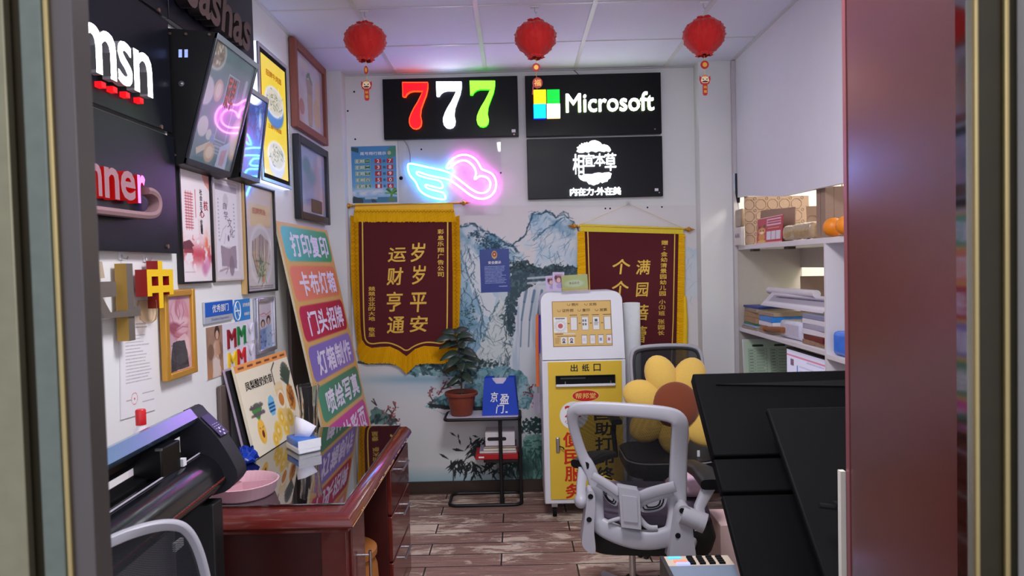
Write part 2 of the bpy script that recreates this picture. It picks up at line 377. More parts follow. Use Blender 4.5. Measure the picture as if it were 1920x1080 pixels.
# window of the neighbouring room seen through the open back of the shelf
wn = MB(); WF = mat('window_frame_white', (236, 236, 230), .4, var=.02)
fr = Fr((2.66, 4.6, .9), (0, -1, 0), (0, 0, 1), (-1, 0, 0))
for u in (0, .22, .44, .66, .88): wn.fbox(fr, u, u+.05, 0, 1.3, 0, .04, WF)
for v in (0, .62, 1.25): wn.fbox(fr, 0, .93, v, v+.05, 0, .045, WF)
wf = struct(wn.build('window_1'))
MB().fquad(fr, .02, .9, .02, 1.28, .008, mat('daylit_pane', (214, 226, 186), .2, emit=.8, ecol=(226, 240, 205), var=0)).build('window_pane', wf)

# ------------------------------------------------------------------ mural print on the back wall
def mural():
    c = Canvas(640, 1335, 385, 920, 720, 555, (226, 222, 222)); X, Y = c.X, c.Y; r = random.Random(4)
    n1 = fbm(X*.035, Y*.035, 5, 5); n2 = fbm(X*.09, Y*.09, 11, 4); n3 = fbm(X*.22, Y*.22, 17, 3)
    ridge = 1-np.abs(2*fbm(X*.05+n1*2, Y*.028+n2, 23, 5)-1); ridge2 = 1-np.abs(2*fbm(X*.11+n1*3, Y*.07, 31, 4)-1)
    c.blend(np.clip((Y-640)/200, 0, 1), (210, 216, 214), .8)
    wat = np.clip((Y-872)/40, 0, 1); c.blend(wat*(X < 1000), (120, 172, 184), .8)
    def inside(p, pts):
        x, y = p; k = False; n = len(pts)
        for i in range(n):
            (xa, ya), (xb, yb) = pts[i], pts[(i+1) % n]
            if (ya > y) != (yb > y) and x < (xb-xa)*(y-ya)/(yb-ya)+xa: k = not k
        return k
    def ink(pts, n, col, w, ang, spread, L, seed=1, a=.8, clump=None):
        """brush strokes scattered inside an outline"""
        q = random.Random(seed); xs = [p[0] for p in pts]; ys = [p[1] for p in pts]; k = 0
        while k < n:
            p = (q.uniform(min(xs), max(xs)), q.uniform(min(ys), max(ys)))
            if not inside(p, pts): k += .05; continue
            k += 1; t = ang+q.gauss(0, spread); ll = L*q.uniform(.4, 1.3); path_ = [p]
            for _ in range(4): t += q.gauss(0, .35); p = (p[0]+math.cos(t)*ll/4, p[1]+math.sin(t)*ll/4); path_.append(p)
            c.line(path_, w*q.uniform(.6, 1.3), col, a*q.uniform(.5, 1), True)
    def outline(pts, col, w, seed=1, a=.85, rep=3):
        q = random.Random(seed)
        for _ in range(rep):
            P = []
            for i in range(len(pts)-1):
                (xa, ya), (xb, yb) = pts[i], pts[i+1]; k = max(2, int(math.dist(pts[i], pts[i+1])/5))
                P += [(xa+(xb-xa)*j/k+q.gauss(0, 1.3), ya+(yb-ya)*j/k+q.gauss(0, 1.6)) for j in range(k)]
            for i in range(len(P)-1):
                if q.random() < .8: c.line([P[i], P[i+1]], w*q.uniform(.5, 1.6), col, a*q.uniform(.4, 1))
    def rock(pts, base, dark, light, a=1, j=9, dk=.66, lt=.5):
        m = c.pm(pts, (n1-.5)*j*3+(n3-.5)*j, (n2-.5)*j*2+(n3-.5)*j); c.blend(m, base, a)
        c.blend(m*np.clip((n1-.45)*5, 0, 1), light, lt); c.blend(m*np.clip((ridge-.86)*9, 0, 1), dark, dk*.7); c.blend(m*np.clip((ridge2-.90)*9, 0, 1), dark, dk*.6)
        return m
    def wash(pts, col, a, sc=.03, seed=3, th=.45, k=4, j=10):
        m = c.pm(pts, (n2-.5)*j*2, (n3-.5)*j); c.blend(m*np.clip((fbm(X*sc, Y*sc, seed, 5)-th)*k, 0, 1), col, a)
    def trees(pts, n, seed, col=(26, 48, 54), rad=3.2):
        q = random.Random(seed); xs = [p[0] for p in pts]; ys = [p[1] for p in pts]; k = 0
        while k < n:
            p = (q.uniform(min(xs), max(xs)), q.uniform(min(ys), max(ys))); k += .1
            if inside(p, pts):
                k += .9
                for _ in range(4): c.ell(p[0]+q.gauss(0, rad), p[1]+q.gauss(0, rad*.7), q.uniform(1.0, rad*.7), q.uniform(.8, rad*.5), col, q.uniform(.45, .9), .3)
    DK, MB_, PB_ = (34, 72, 92), (92, 146, 178), (168, 202, 222)
    # pale far peaks on the right
    peak = [(1000, 545), (1004, 452), (985, 470), (975, 455), (1000, 440), (990, 425), (998, 402), (1006, 396), (1030, 398), (1042, 408), (1058, 400), (1070, 412), (1085, 430), (1200, 455), (1340, 470), (1340, 560)]
    m = c.pm(peak, (n3-.5)*8, (n3-.5)*8); c.blend(m, (216, 222, 226), .95); wash(peak, PB_, .8, .02, 5, .42, 4); wash([(990, 402), (1045, 400), (1075, 415), (1085, 450), (1010, 455)], MB_, .65, .05, 8, .45)
    ink([(1000, 400), (1075, 405), (1088, 500), (1010, 510)], 70, (70, 120, 150), 1.4, 2.1, .5, 24, 3, .6); ink(peak, 80, (120, 160, 184), 1.2, 2.0, .6, 22, 4, .5)
    outline([(958, 462), (985, 440), (992, 425), (998, 402), (1030, 397), (1042, 408), (1058, 400), (1072, 413), (1084, 432), (1090, 450)], DK, 1.8, 3); outline([(1000, 452), (1020, 432), (1040, 420), (1060, 404)], (60, 104, 132), 1.6, 5)
    # left cliff
    cliff = [(840, 428), (866, 424), (885, 420), (900, 432), (925, 440), (942, 452), (960, 462), (978, 475), (990, 500), (985, 560), (985, 640), (975, 705), (840, 705)]
    m = c.pm(cliff, (n3-.5)*10, (n3-.5)*10); c.blend(m, (206, 218, 224), .97)
    wash([(845, 425), (890, 420), (930, 440), (975, 470), (985, 510), (900, 500), (860, 500)], (86, 142, 172), .9, .04, 11, .36, 4); wash([(850, 470), (895, 480), (912, 560), (915, 650), (880, 680), (850, 690)], (104, 152, 176), .85, .035, 12, .40, 4); wash(cliff, PB_, .6, .025, 14, .4, 4)
    c.poly([(866, 482), (880, 470), (898, 478), (908, 520), (930, 560), (922, 600), (905, 590), (885, 545)], (228, 232, 234), .85, 6); c.poly([(905, 640), (920, 590), (938, 556), (950, 590), (958, 640), (975, 690), (930, 715), (880, 690)], (222, 228, 224), .9, 7)
    ink([(850, 440), (890, 470), (905, 560), (912, 660), (880, 690), (850, 640)], 120, DK, 1.7, 1.5, .5, 30, 6, .7); ink([(880, 425), (960, 462), (985, 500), (900, 480)], 70, DK, 1.8, .8, .7, 18, 7, .75); ink([(915, 600), (945, 570), (975, 690), (930, 712), (890, 690)], 70, (84, 122, 128), 1.3, 1.2, .6, 22, 8, .65)
    outline([(842, 428), (866, 424), (886, 418), (902, 432), (926, 442), (944, 454), (962, 463), (978, 478)], DK, 2.2, 8); outline([(905, 640), (920, 596), (938, 560)], (70, 112, 124), 1.6, 9); outline([(868, 490), (890, 545), (905, 590), (900, 640)], (60, 100, 118), 1.5, 10)
    trees([(895, 446), (925, 446), (945, 462), (935, 470), (900, 462)], 34, 2, (30, 62, 76)); trees([(875, 432), (895, 436), (900, 445), (880, 442)], 12, 3, (40, 76, 92)); trees([(868, 585), (885, 570), (892, 600), (876, 610)], 14, 4, (44, 78, 84)); trees([(935, 586), (955, 590), (965, 612), (945, 608)], 18, 14, (44, 74, 72), 2.6)
    # dark wooded ledge above the falls
    m = c.pm([(955, 500), (985, 492), (1010, 502), (1050, 498), (1092, 506), (1092, 530), (1040, 528), (1000, 532), (978, 545), (966, 590), (956, 640), (946, 600), (950, 540)], (n3-.5)*22, (n2-.5)*18); c.blend(m, (40, 66, 74), .9); c.blend(m*np.clip((n3-.5)*6, 0, 1), (110, 142, 150), .55)
    trees([(940, 486), (1000, 496), (1090, 498), (1090, 512), (1000, 512), (945, 505)], 70, 5, (24, 44, 48)); ink([(950, 540), (966, 590), (962, 680), (944, 690), (945, 600)], 50, (36, 60, 68), 2, 1.5, .3, 26, 12, .7)
    # waterfalls
    fall = c.pm([(978, 548), (1000, 536), (1095, 532), (1095, 705), (952, 705), (962, 640), (970, 580)], (n2-.5)*8, 0); c.blend(fall, (222, 228, 232), .96)
    st = fbm(X*.14, Y*.010, 41, 3); c.blend(fall*np.clip((st-.55)*6, 0, 1), (176, 196, 212), .7)
    for x in (983, 998, 1012): c.line([(x+4, 545), (x, 566), (x-5, 600), (x-7, 650)], 5, (74, 112, 140), .7, True)
    for y in (522, 531): c.line([(990, y), (1045, y-4)], 4, (226, 232, 236), .75)
    c.blend(np.exp(-((Y-714)/24)**2)*(X > 850), (216, 224, 228), .55)
    # lake and shore line
    c.blend(np.exp(-((Y-712)/9)**2)*np.exp(-((X-790)/95)**2), (112, 164, 186), .8); c.blend(np.exp(-((Y-728)/16)**2)*np.exp(-((X-800)/90)**2), (186, 206, 216), .6)
    c.line([(672, 681), (715, 683), (760, 684)], 2, (90, 100, 100), .6); c.line([(672, 679), (690, 682)], 4, (50, 62, 62), .7)
    rock([(760, 700), (775, 690), (800, 680), (835, 672), (880, 676), (905, 690), (910, 704), (830, 706), (770, 704)], (108, 158, 166), (18, 46, 48), (190, 214, 212), 1, 5, .9, .5)
    m = c.pm([(800, 690), (830, 676), (880, 680), (930, 672), (960, 690), (968, 705), (900, 706), (880, 712), (820, 702)], (n3-.5)*30, (n2-.5)*26); c.blend(m*np.clip((n3-.35)*5, 0, 1), (28, 56, 58), .9)
    # middle rocks behind the pot
    rock([(855, 765), (870, 720), (905, 690), (950, 688), (985, 705), (1000, 740), (990, 770), (905, 772)], (128, 176, 184), (28, 66, 72), (196, 220, 220), 1, 7, .75, .6)
    rock([(800, 764), (815, 745), (840, 736), (880, 742), (915, 756), (915, 768)], (112, 166, 174), (16, 44, 46), (186, 212, 212), 1, 5, .8, .6)
    c.poly([(798, 754), (850, 762), (905, 762), (905, 769), (835, 768), (806, 762)], (26, 40, 42), .92, 3); c.poly([(810, 768), (830, 774), (870, 774), (840, 780)], (110, 150, 158), .6, 3)
    # left lower rock
    rock([(690, 795), (694, 770), (705, 762), (722, 772), (745, 786), (746, 797)], (110, 140, 134), (14, 34, 36), (186, 206, 200), 1, 4, .9, .4)
    # right lower rocks and bushes
    rock([(968, 905), (974, 850), (986, 815), (1020, 812), (1030, 905)], (122, 172, 156), (20, 62, 58), (178, 212, 198), 1, 5, .6, .5)
    m = c.pm([(972, 812), (985, 788), (1005, 782), (1025, 790), (1025, 815)], (n3-.5)*26, (n3-.5)*18); c.blend(m*np.clip((n3-.3)*6, 0, 1), (16, 52, 48), .95)
    r = random.Random(4)
    for i in range(40):
        x, y = r.uniform(972, 1025), r.uniform(835, 900); c.line([(x, y+14), (x+r.uniform(-6, 8), y)], 2.2, (18, 66, 60), .7, True)
    for i in range(26):
        x, y = r.uniform(985, 1020), r.uniform(825, 850); c.ell(x, y, 4, 2, (40, 96, 86), .7)
    # plum blossom
    def plum(pts, seed):
        rr = random.Random(seed)
        for p in pts:
            c.line(p, 2.2, (60, 34, 30), .9)
            for (x, y) in p:
                for _ in range(4): c.ell(x+rr.uniform(-6, 6), y+rr.uniform(-6, 6), rr.uniform(1.0, 1.9), rr.uniform(1.0, 1.8), rr.choice([(170, 52, 62), (206, 110, 112), (140, 40, 48)]), .85, .4)
    plum([[(728, 790), (735, 775), (742, 764), (738, 756)], [(735, 775), (728, 766), (724, 772)], [(738, 782), (746, 790)]], 1)
    plum([[(812, 752), (806, 742), (806, 732), (812, 728)], [(822, 740), (834, 722), (836, 716)], [(828, 730), (842, 726)]], 2)
    plum([[(985, 735), (995, 738), (1006, 745), (1012, 752)], [(995, 738), (992, 728), (998, 724)], [(1006, 745), (1003, 760)]], 3)
    c.line([(697, 752), (706, 760), (700, 748)], 2, (40, 30, 30))
    # ink bamboo
    def leaf(x, y, L, a, w=6): c.poly([(x, y), (x+math.cos(a)*L*.4-math.sin(a)*w*.5, y+math.sin(a)*L*.4+math.cos(a)*w*.5), (x+math.cos(a)*L, y+math.sin(a)*L), (x+math.cos(a)*L*.4+math.sin(a)*w*.5, y+math.sin(a)*L*.4-math.cos(a)*w*.5)], (22, 30, 32), .93)
    leaf(843, 810, 16, .6, 4); leaf(859, 812, 14, 1.5, 3); leaf(860, 822, 14, 1.3, 4); leaf(823, 850, 24, .55, 5); leaf(847, 842, 24, .15, 6); leaf(885, 816, 14, .3, 4)
    for x, y in ((862, 862), (850, 870), (888, 842), (905, 828)):
        for k in range(9): leaf(x+r.uniform(-8, 10), y+r.uniform(-12, 8), r.uniform(16, 32), r.uniform(.8, 2.6), r.uniform(3.5, 6))
    for k in range(60): leaf(r.uniform(872, 960), r.uniform(862, 886), r.uniform(14, 30), r.uniform(.3, 2.8), r.uniform(3, 5))
    for k in range(26): leaf(r.uniform(880, 925), r.uniform(818, 850), r.uniform(10, 20), r.uniform(-.4, 2.8), r.uniform(3, 5))
    c.line([(850, 868), (850, 908)], 2, (30, 40, 40), .9); c.line([(862, 880), (885, 840), (905, 822)], 2, (30, 40, 40), .8)
    for x, y in ((955, 878), (965, 868), (985, 880)):
        m = np.exp(-(((X-x)/22)**2+((Y-y)/20)**2)); c.blend(m*np.clip((ridge2-.4)*3, 0, 1)*(X > 925), (30, 58, 56), .9)
    def pos(PX, PY):
        d = [FWD[k]+RGT[k]*((PX-960)/FPX)-UPV[k]*((PY-540)/FPX) for k in range(3)]; t = (BW-.0025)/d[1]
        return (d[0]*t, d[1]*t, EYE.z+d[2]*t)
    o = c.build('wall_mural', pos, paintmat('print_matte', .7))
    tag(o, 'ink landscape mural of teal cliffs and waterfalls covering the lower back wall', 'mural')
mural()

# ------------------------------------------------------------------ light signs of the back wall
YS = 4.655
FS = Fr((0, YS, 0), (1, 0, 0), (0, 0, 1), (0, -1, 0))
def zp(pts, ox, oy, sc, Y=YS):
    out = []
    for x, y in pts: p = at(ox+x/sc, oy+y/sc, Y=Y); out.append((p.x, p.z))
    return out
def bbox(pts): return min(p[0] for p in pts), min(p[1] for p in pts), max(p[0] for p in pts), max(p[1] for p in pts)
def lightbox(name, x0, x1, z0, z1, label):
    t = thing(name, ((x0+x1)/2, YS+.02, z0), label, 'sign', 'black light signs on the back wall')
    MB().box(x0, x1, YS, BW-.001, z0, z1, BLACKSIGN).build('panel', t, bevel=.003)
    return t
s7 = lightbox('light_sign', -.855, .045, 2.408, 2.808, 'black sign board with three lit sevens in red, white and green')
sev = [(1103, 625), (1293, 625), (1293, 665), (1283, 715), (1262, 770), (1244, 820), (1238, 870), (1247, 915), (1243, 945), (1228, 964), (1205, 972), (1180, 967), (1162, 948), (1155, 920), (1157, 890), (1170, 855), (1190, 815), (1215, 775), (1240, 725), (1256, 690), (1185, 690), (1158, 697), (1138, 712), (1126, 732), (1107, 732)]
for k, (dx, dy, face, side) in enumerate(((0, 2, glow('lit_red', (255, 10, 24), .48), glow('lit_red_rim', (255, 60, 20), .9)),
                                      (251, -4, glow('lit_white', (246, 250, 255), 2.2), glow('lit_white_rim', (210, 225, 255), 1.2)),
                                      (501, -12, glow('lit_green', (130, 255, 50), .62), glow('lit_green_rim', (40, 240, 20), .6)))):
    pts = zp([(x+dx, y+dy) for x, y in sev], 480, 0, 4.0)
    o = MB().prism(FS, pts, 0, .03, face, side).build('digit', s7); o['label'] = ('red lit seven', 'white lit seven', 'green lit seven')[k]
    if k == 0:
        cx_, cz_ = np.mean(pts, 0); MB().tube([FS.p(u, v, .031) for u, v in pts], .0035, side, 6, closed=True).build('led_edge', o)
for (x, y) in ((963, 252), ):
    p = at(x, y-6, Y=YS); MB().box(p.x-.013, p.x+.013, YS-.002, YS, p.z-.008, p.z+.012, WHITEP).build('sticker', s7)
    p = at(964, 252, Y=YS); MB().cyl((p.x, YS, p.z), (p.x, YS-.004, p.z), .005, SCREW).build('screw', s7)

sm = lightbox('light_sign', .095, .998, 2.402, 2.806, 'black sign board with a four coloured square logo and white lit word')
FSn = FS
for k, (zx, zy, colr, st, lb) in enumerate((((160, 255), (682, 785), (255, 226, 20), .55, 'yellow lit square'), ((260, 357), (680, 782), (10, 200, 60), .4, 'green lit square'), ((160, 255), (788, 893), (0, 190, 255), .5, 'blue lit square'), ((260, 360), (787, 890), (255, 255, 250), 1.6, 'white lit square'))):
    b = bbox(zp([(zx[0], zy[0]), (zx[1], zy[1])], 960, 0, 4))
    rim = [glow('rim_red', (255, 30, 10), .7), glow('rim_green', (10, 150, 40), .5), glow('rim_blue', (20, 30, 255), .7), glow('rim_pale', (200, 160, 80), .8)][k]
    o = MB().prism(FS, [(b[0], b[1]), (b[2], b[1]), (b[2], b[3]), (b[0], b[3])], 0, .028, glow('square_%d' % k, colr, st), rim).build('logo_square', sm); o['label'] = lb
b = bbox(zp([(405, 850), (1060, 690)], 960, 0, 4))
WL = glow('lit_white', (246, 250, 255), 2.2); WR = glow('rim_word', (215, 235, 190), .7)
MB().text(FS, 'Microsoft', b[0], b[1]+.002, b[2], b[3], WL, 0, bold=.02, depth=.022, side=WR, multi=True).build('lettering', sm)
p = at(1228, 242, Y=YS); MB().cyl((p.x, YS, p.z), (p.x, YS-.004, p.z), .005, SCREW).build('screw', sm)

sx = lightbox('light_sign', .097, 1.0, 1.986, 2.386, 'black sign board with white lit round emblem and slogan')
S5 = (1050, 250, 8.3077)
b = bbox(zp([(205, 640), (865, 300)], *S5))
for k, ch in enumerate('相宜本草'):
    w = (b[2]-b[0])/4; lo = (b[1], b[1]+.05, b[1]+.05, b[1]+.018)[k]
    MB().text(FS, ch, b[0]+w*k-.001, lo, b[0]+w*(k+1)+.001, b[3]-.005, WL, 0, bold=0, depth=.018, side=WL).build('lit_character', sx)
def blob(pts, name):
    q = zp(pts, *S5); m = MB().prism(FS, q, 0, .016, WL, WL); return m
top = [(258, 280), (280, 240), (262, 225), (300, 205), (300, 185), (330, 190), (330, 160), (362, 172), (375, 150), (400, 160), (415, 140), (435, 165), (460, 135), (500, 118), (545, 115), (590, 130), (625, 150), (650, 182), (690, 180), (735, 195), (770, 225), (790, 270), (770, 288), (715, 275), (690, 290), (640, 280), (600, 275), (560, 295), (520, 280), (480, 278), (440, 300), (390, 285), (350, 305), (300, 300)]
blob(top, 'ornament').build('upper_flourish', sx)
botp = [(285, 650), (330, 665), (380, 640), (440, 640), (500, 640), (540, 625), (600, 618), (660, 625), (700, 615), (760, 612), (800, 632), (785, 665), (780, 700), (745, 720), (735, 750), (700, 755), (660, 775), (630, 755), (600, 785), (560, 795), (525, 812), (490, 795), (450, 790), (415, 745), (370, 745), (320, 720), (295, 690)]
m_ = blob(botp, 'x')
dk = BLACKSIGN
for (x0, y0, x1, y1) in ((560, 715, 600, 690), (640, 690, 660, 688), (690, 690, 705, 680), (490, 750, 545, 705), (730, 655, 750, 650)):
    a_, b_ = zp([(x0, y0), (x1, y1)], *S5); m_.tube([FS.p(*a_, .0165), FS.p(*b_, .0165)], .0022, dk, 6)
m_.build('lower_flourish', sx)
b = bbox(zp([(160, 985), (945, 835)], *S5))
MB().text(FS, '内在力·外在美', b[0], b[1]+.004, b[2], b[3], WL, 0, bold=.016, depth=.012, side=WL, multi=True).build('slogan', sx)
p = at(1231, 356, Y=YS); MB().box(p.x-.012, p.x+.012, YS-.002, YS, p.z-.008, p.z+.01, WHITEP).build('sticker', sx)
p = at(1236, 361, Y=YS); MB().cyl((p.x, YS, p.z), (p.x, YS-.004, p.z), .005, SCREW).build('screw', sx)
# thin power wires of the signs
WIRE = mat('thin_black_wire', (24, 24, 26), .5)
def wire(pts, r=.0016, label='', Y=BW-.004):
    o = MB().tube([at(x, y, Y=Y) for x, y in pts], r, WIRE, 6).build('wire'); tag(o, label, 'wire')
wire([(757, 262), (765, 275), (769, 290), (769, 305)], .0014, 'thin black wire running down from the sevens board to the neon wing')
wire([(1075, 131), (1081, 136), (1085, 140)], .002, 'short black wire above the four square sign', Y=BW-.004)

# ------------------------------------------------------------------ neon wing-and-heart sign on clear acrylic
ZN = (480, 270, 4.0)
path = [(1425, 183), (1440, 152), (1475, 112), (1520, 87), (1570, 80), (1620, 95), (1658, 127), (1680, 165), (1692, 192), (1722, 202), (1762, 217), (1790, 247), (1803, 290), (1799, 335), (1778, 377), (1740, 405), (1695, 415), (1650, 407), (1600, 380), (1550, 340), (1500, 302), (1465, 278), (1430, 264), (1390, 256), (1330, 245), (1270, 228), (1225, 212), (1207, 209), (1203, 222), (1222, 238), (1290, 258), (1350, 270), (1383, 278), (1398, 300), (1404, 325), (1393, 335), (1350, 328), (1300, 312), (1277, 305), (1265, 315), (1285, 333), (1340, 350), (1390, 360), (1413, 372), (1425, 408), (1414, 419), (1360, 412), (1300, 395), (1250, 370), (1220, 335), (1205, 295), (1185, 268), (1157, 240), (1143, 200), (1138, 162), (1150, 147), (1200, 155), (1270, 172), (1340, 186), (1400, 200), (1450, 216), (1500, 250), (1550, 290), (1600, 330), (1650, 361), (1690, 372), (1730, 362), (1753, 335), (1761, 295), (1745, 261), (1715, 244), (1680, 240), (1657, 255), (1642, 268), (1638, 258), (1650, 235), (1650, 205), (1635, 172), (1600, 137), (1565, 122), (1525, 129), (1490, 150), (1462, 180), (1440, 186)]
# smooth the loop
def chaikin(P, n=2, closed=True):
    P = [np.array(p, float) for p in P]
    for _ in range(n):
        Q = []
        for i in range(len(P) if closed else len(P)-1):
            a, b = P[i], P[(i+1) % len(P)]; Q += [a*.75+b*.25, a*.25+b*.75]
        P = Q if closed else [P[0]]+Q+[P[-1]]
    return [tuple(p) for p in P]
nb = thing('neon_sign', at(845, 400, Y=BW-.02), 'pink and blue neon sign of a wing and heart shaped cloud on clear acrylic', 'neon sign')
ACR = mat('clear_acrylic', (250, 250, 252), .02, trans=1, ior=1.25, spec=.3, var=0)
b = bbox(zp([(745, 262), (942, 402)], 0, 0, 1, BW-.01)); MB().box(b[0], b[2], BW-.012, BW-.008, b[1], b[3], ACR).build('acrylic_sheet', nb)
YN = BW-.024; PINK = glow('neon_pink', (255, 150, 250), 4.0); BLUE = glow('neon_blue', (120, 225, 255), 3.4)
PKS = glow('neon_pink_side', (255, 30, 235), 5.0); BLS = glow('neon_blue_side', (0, 105, 255), 8.0)
sm_ = chaikin(path, 2); xz = zp(sm_, *ZN, Y=YN); n_ = len(sm_)
isb = [p[0] < 1476 for p in sm_]
def neon_runs():
    st = next(i for i in range(n_) if isb[i] != isb[i-1]); runs = []; cur = [st]
    for k in range(1, n_+1):
        i = (st+k) % n_; cur.append(i)
        if isb[i] != isb[cur[0]] or k == n_: runs.append((isb[cur[0]], cur)); cur = [i]
    return runs
for blue, idx in neon_runs():
    if len(idx) < 3: continue
    o = MB().tube([(xz[i][0], YN-.006, xz[i][1]) for i in idx], .0058, BLUE if blue else PINK, 10).tube([(xz[i][0], YN+.003, xz[i][1]) for i in idx], .0050, BLS if blue else PKS, 8).build('neon_tube', nb); o['label'] = 'blue tube' if blue else 'pink tube'
for x, y in ((752, 334),):
    p = at(x, y, Y=BW-.003); o = MB().lathe((p.x, BW-.002, p.z), [(.012, 0), (.013, .002), (.009, .004), (.0, .004)], MATTE, 16, (0, -1, 0)).build('cable_outlet'); tag(o, 'round black cable outlet between the blue calendar poster and the neon sign', 'cable outlet')
sc = 0
for x, y, w in ((790, 280, 'left of the neon cloud on the back wall'), (939, 324, 'right of the neon cloud on the back wall'), (1135, 391, 'leftmost of the pair beside the right banner hook'), (1144, 391, 'rightmost of the pair beside the right banner hook'), (1214, 389, 'right of the right banner hook, nearer to it'), (1241, 388, 'right of the right banner hook, farther from it'), (664, 172, 'upper of the three left of the sevens board'), (652, 208, 'middle of the three left of the sevens board'), (666, 261, 'lower of the three left of the sevens board')):
    p = at(x, y, Y=BW-.002); o = MB().lathe((p.x, BW-.0005, p.z), [(.0062, 0), (.006, .002), (.0, .003)], MATTE, 10, (0, -1, 0)).build('wall_plug'); tag(o, 'small dark wall plug hole, '+w, 'wall plug', 'wall plugs in the back wall')

# ------------------------------------------------------------------ blue number calendar poster
def calendar():
    c = Canvas(0, 100, 0, 120, 150, 180, (70, 140, 196)); Y = c.Y
    c.blend(np.clip((Y-20)/80, 0, 1), (120, 180, 224), .8); c.blend(np.exp(-((Y-98)/9)**2)*fbm(c.X*.08, Y*.14, 3), (236, 230, 236), 1.3)
    c.rect(0, 100, 108, 120, (56, 120, 160)); c.poly([(0, 104), (22, 110), (24, 120), (0, 120)], (40, 60, 66), 1, 4); c.poly([(40, 108), (50, 113), (56, 120), (44, 120)], (44, 60, 80), 1); c.rect(28, 56, 108, 112, (220, 224, 230), .7)
    r = random.Random(2)
    for k in range(14):
        a = r.uniform(0, 6.3); c.line([(88, 101), (88+math.cos(a)*14, 98+math.sin(a)*9)], 3.4, r.choice([(60, 130, 60), (90, 160, 70), (40, 100, 60)]), .9, True)
    c.rect(80, 96, 110, 118, (96, 130, 80))
    for k in range(12): c.line([(100, 2+k*1.6), (78+r.uniform(0, 8), 4+k*2.2)], 1.6, (60, 140, 80), .8, True)
    for k in range(7): c.line([(0, 2+k), (16, 4+k*1.5)], 1.5, (40, 70, 70), .8, True)
    for k in range(5):
        y = 27+k*13.3; c.rect(8, 42, y, y+9, (170, 214, 170)); c.rect(8.8, 17, y+.8, y+8.2, (24, 110, 74)); c.rect(18.5, 28, y+.8, y+8.2, (24, 110, 74)); c.rect(30, 41, y+.8, y+8.2, (24, 110, 74))
        c.rect(52, 67, y, y+9.5, (178, 26, 44)); c.rect(79, 93, y, y+9.5, (178, 26, 44))
    c.ell(85, 15, 4, 4, (210, 190, 160), .9)
    t = thing('poster', at(702, 380, Y=BW), 'blue beach poster of weekday number pairs taped above the left banner', 'poster')
    b = bbox(zp([(658, 275), (745, 379)], 0, 0, 1, BW-.002)); F = FB(b[0], b[1], .002); w, h = b[2]-b[0], b[3]-b[1]
    MB().fbox(F, 0, w, 0, h, -.0015, -.0003, WHITEP).build('sheet', t); c.on('print', F, w, h, paintmat('print_gloss', .35), t)
    T = MB(); wt = mat('ink_white', (240, 240, 240), .5, var=0); nv = mat('ink_navy', (30, 46, 100), .5, var=0)
    def tt(s, x0, y0, x1, y1, m, bold=.012): T.text(F, s, x0/100*w, (1-y1/120)*h, x1/100*w, (1-y0/120)*h, m, .0008, bold)
    tt('尾号限行提示', 20, 12, 78, 19, wt)
    for k in range(5):
        y = 27+k*13.3; tt('星', 9.5, y+1.2, 16.5, y+8, wt); tt('期', 19, y+1.2, 27.5, y+8, wt); tt('一二三四五'[k], 31.5, y+(3.8 if k == 0 else 1.6), 40, y+(4.8 if k == 0 else 7.8), wt)
        tt('23451'[k], 57, y+1.2, 62.5, y+8.4, wt, .02); tt('78906'[k], 83, y+1.2, 89, y+8.4, wt, .02); tt('和', 70, y+2, 76, y+8, nv)
    T.build('lettering', t)
calendar()

# ------------------------------------------------------------------ silk banners
YEL = mat('yellow_fringe', (255, 198, 20), .6, var=.2, scale=300); YEL2 = mat('gold_braid', (246, 190, 40), .55, var=.1); MAROON = mat('maroon_velvet', (84, 10, 22), .85, var=.12, scale=120, sheen=.2)
GOLDINK = mat('gold_ink', (226, 182, 70), .38, var=.06, metal=.25); YELSAT = mat('yellow_satin', (222, 200, 30), .5, var=.08, scale=60)
def fringe(F, A, B, k, m, depth=.012, n0=.002):
    """strands from polyline A (seam) to polyline B (ends)"""
    def samp(P, t):
        L = [math.dist(P[i], P[i+1]) for i in range(len(P)-1)]; s_ = t*sum(L)
        for i, l in enumerate(L):
            if s_ <= l or i == len(L)-1: q = min(1, s_/max(l, 1e-9)); return (P[i][0]+(P[i+1][0]-P[i][0])*q, P[i][1]+(P[i+1][1]-P[i][1])*q)
            s_ -= l
    b = MB(); rr = random.Random(5)
    for i in range(k):
        t0, t1 = i/k, (i+1)/k; a0, a1 = samp(A, t0), samp(A, t1); b0, b1 = samp(B, t0), samp(B, t1); d = depth*rr.uniform(.6, 1); j = rr.uniform(.96, 1.03)
        b0 = (a0[0]+(b0[0]-a0[0])*j, a0[1]+(b0[1]-a0[1])*j); b1 = (a1[0]+(b1[0]-a1[0])*j, a1[1]+(b1[1]-a1[1])*j)
        am = ((a0[0]+a1[0])/2, (a0[1]+a1[1])/2); bm = ((b0[0]+b1[0])/2, (b0[1]+b1[1])/2)
        v = [F.p(*a0, n0), F.p(*am, n0+d), F.p(*a1, n0), F.p(*b1, n0), F.p(*bm, n0+d*.8), F.p(*b0, n0)]
        b.add(v, [(0, 1, 4, 5), (1, 2, 3, 4), (0, 5, 3, 2)], m)
    return b
def finial(c, ax, t):
    MB().lathe(c, [(.006, 0), (.011, .004), (.006, .010), (.015, .018), (.019, .028), (.013, .038), (.006, .043), (.009, .048), (.004, .058), (.0, .072)], GOLDM, 16, ax).build('finial', t)
YB = BW-.030; FBN = Fr((0, YB, 0), (1, 0, 0), (0, 0, 1), (0, -1, 0)); ZB = (640, 380, 3.6)
b1 = thing('silk_banner', at(762, 696, Y=YB), 'maroon banner with gold characters and scalloped yellow fringe under the neon sign', 'banner', 'award banners on the back wall')
pz = lambda pts: zp(pts, *ZB, Y=YB)
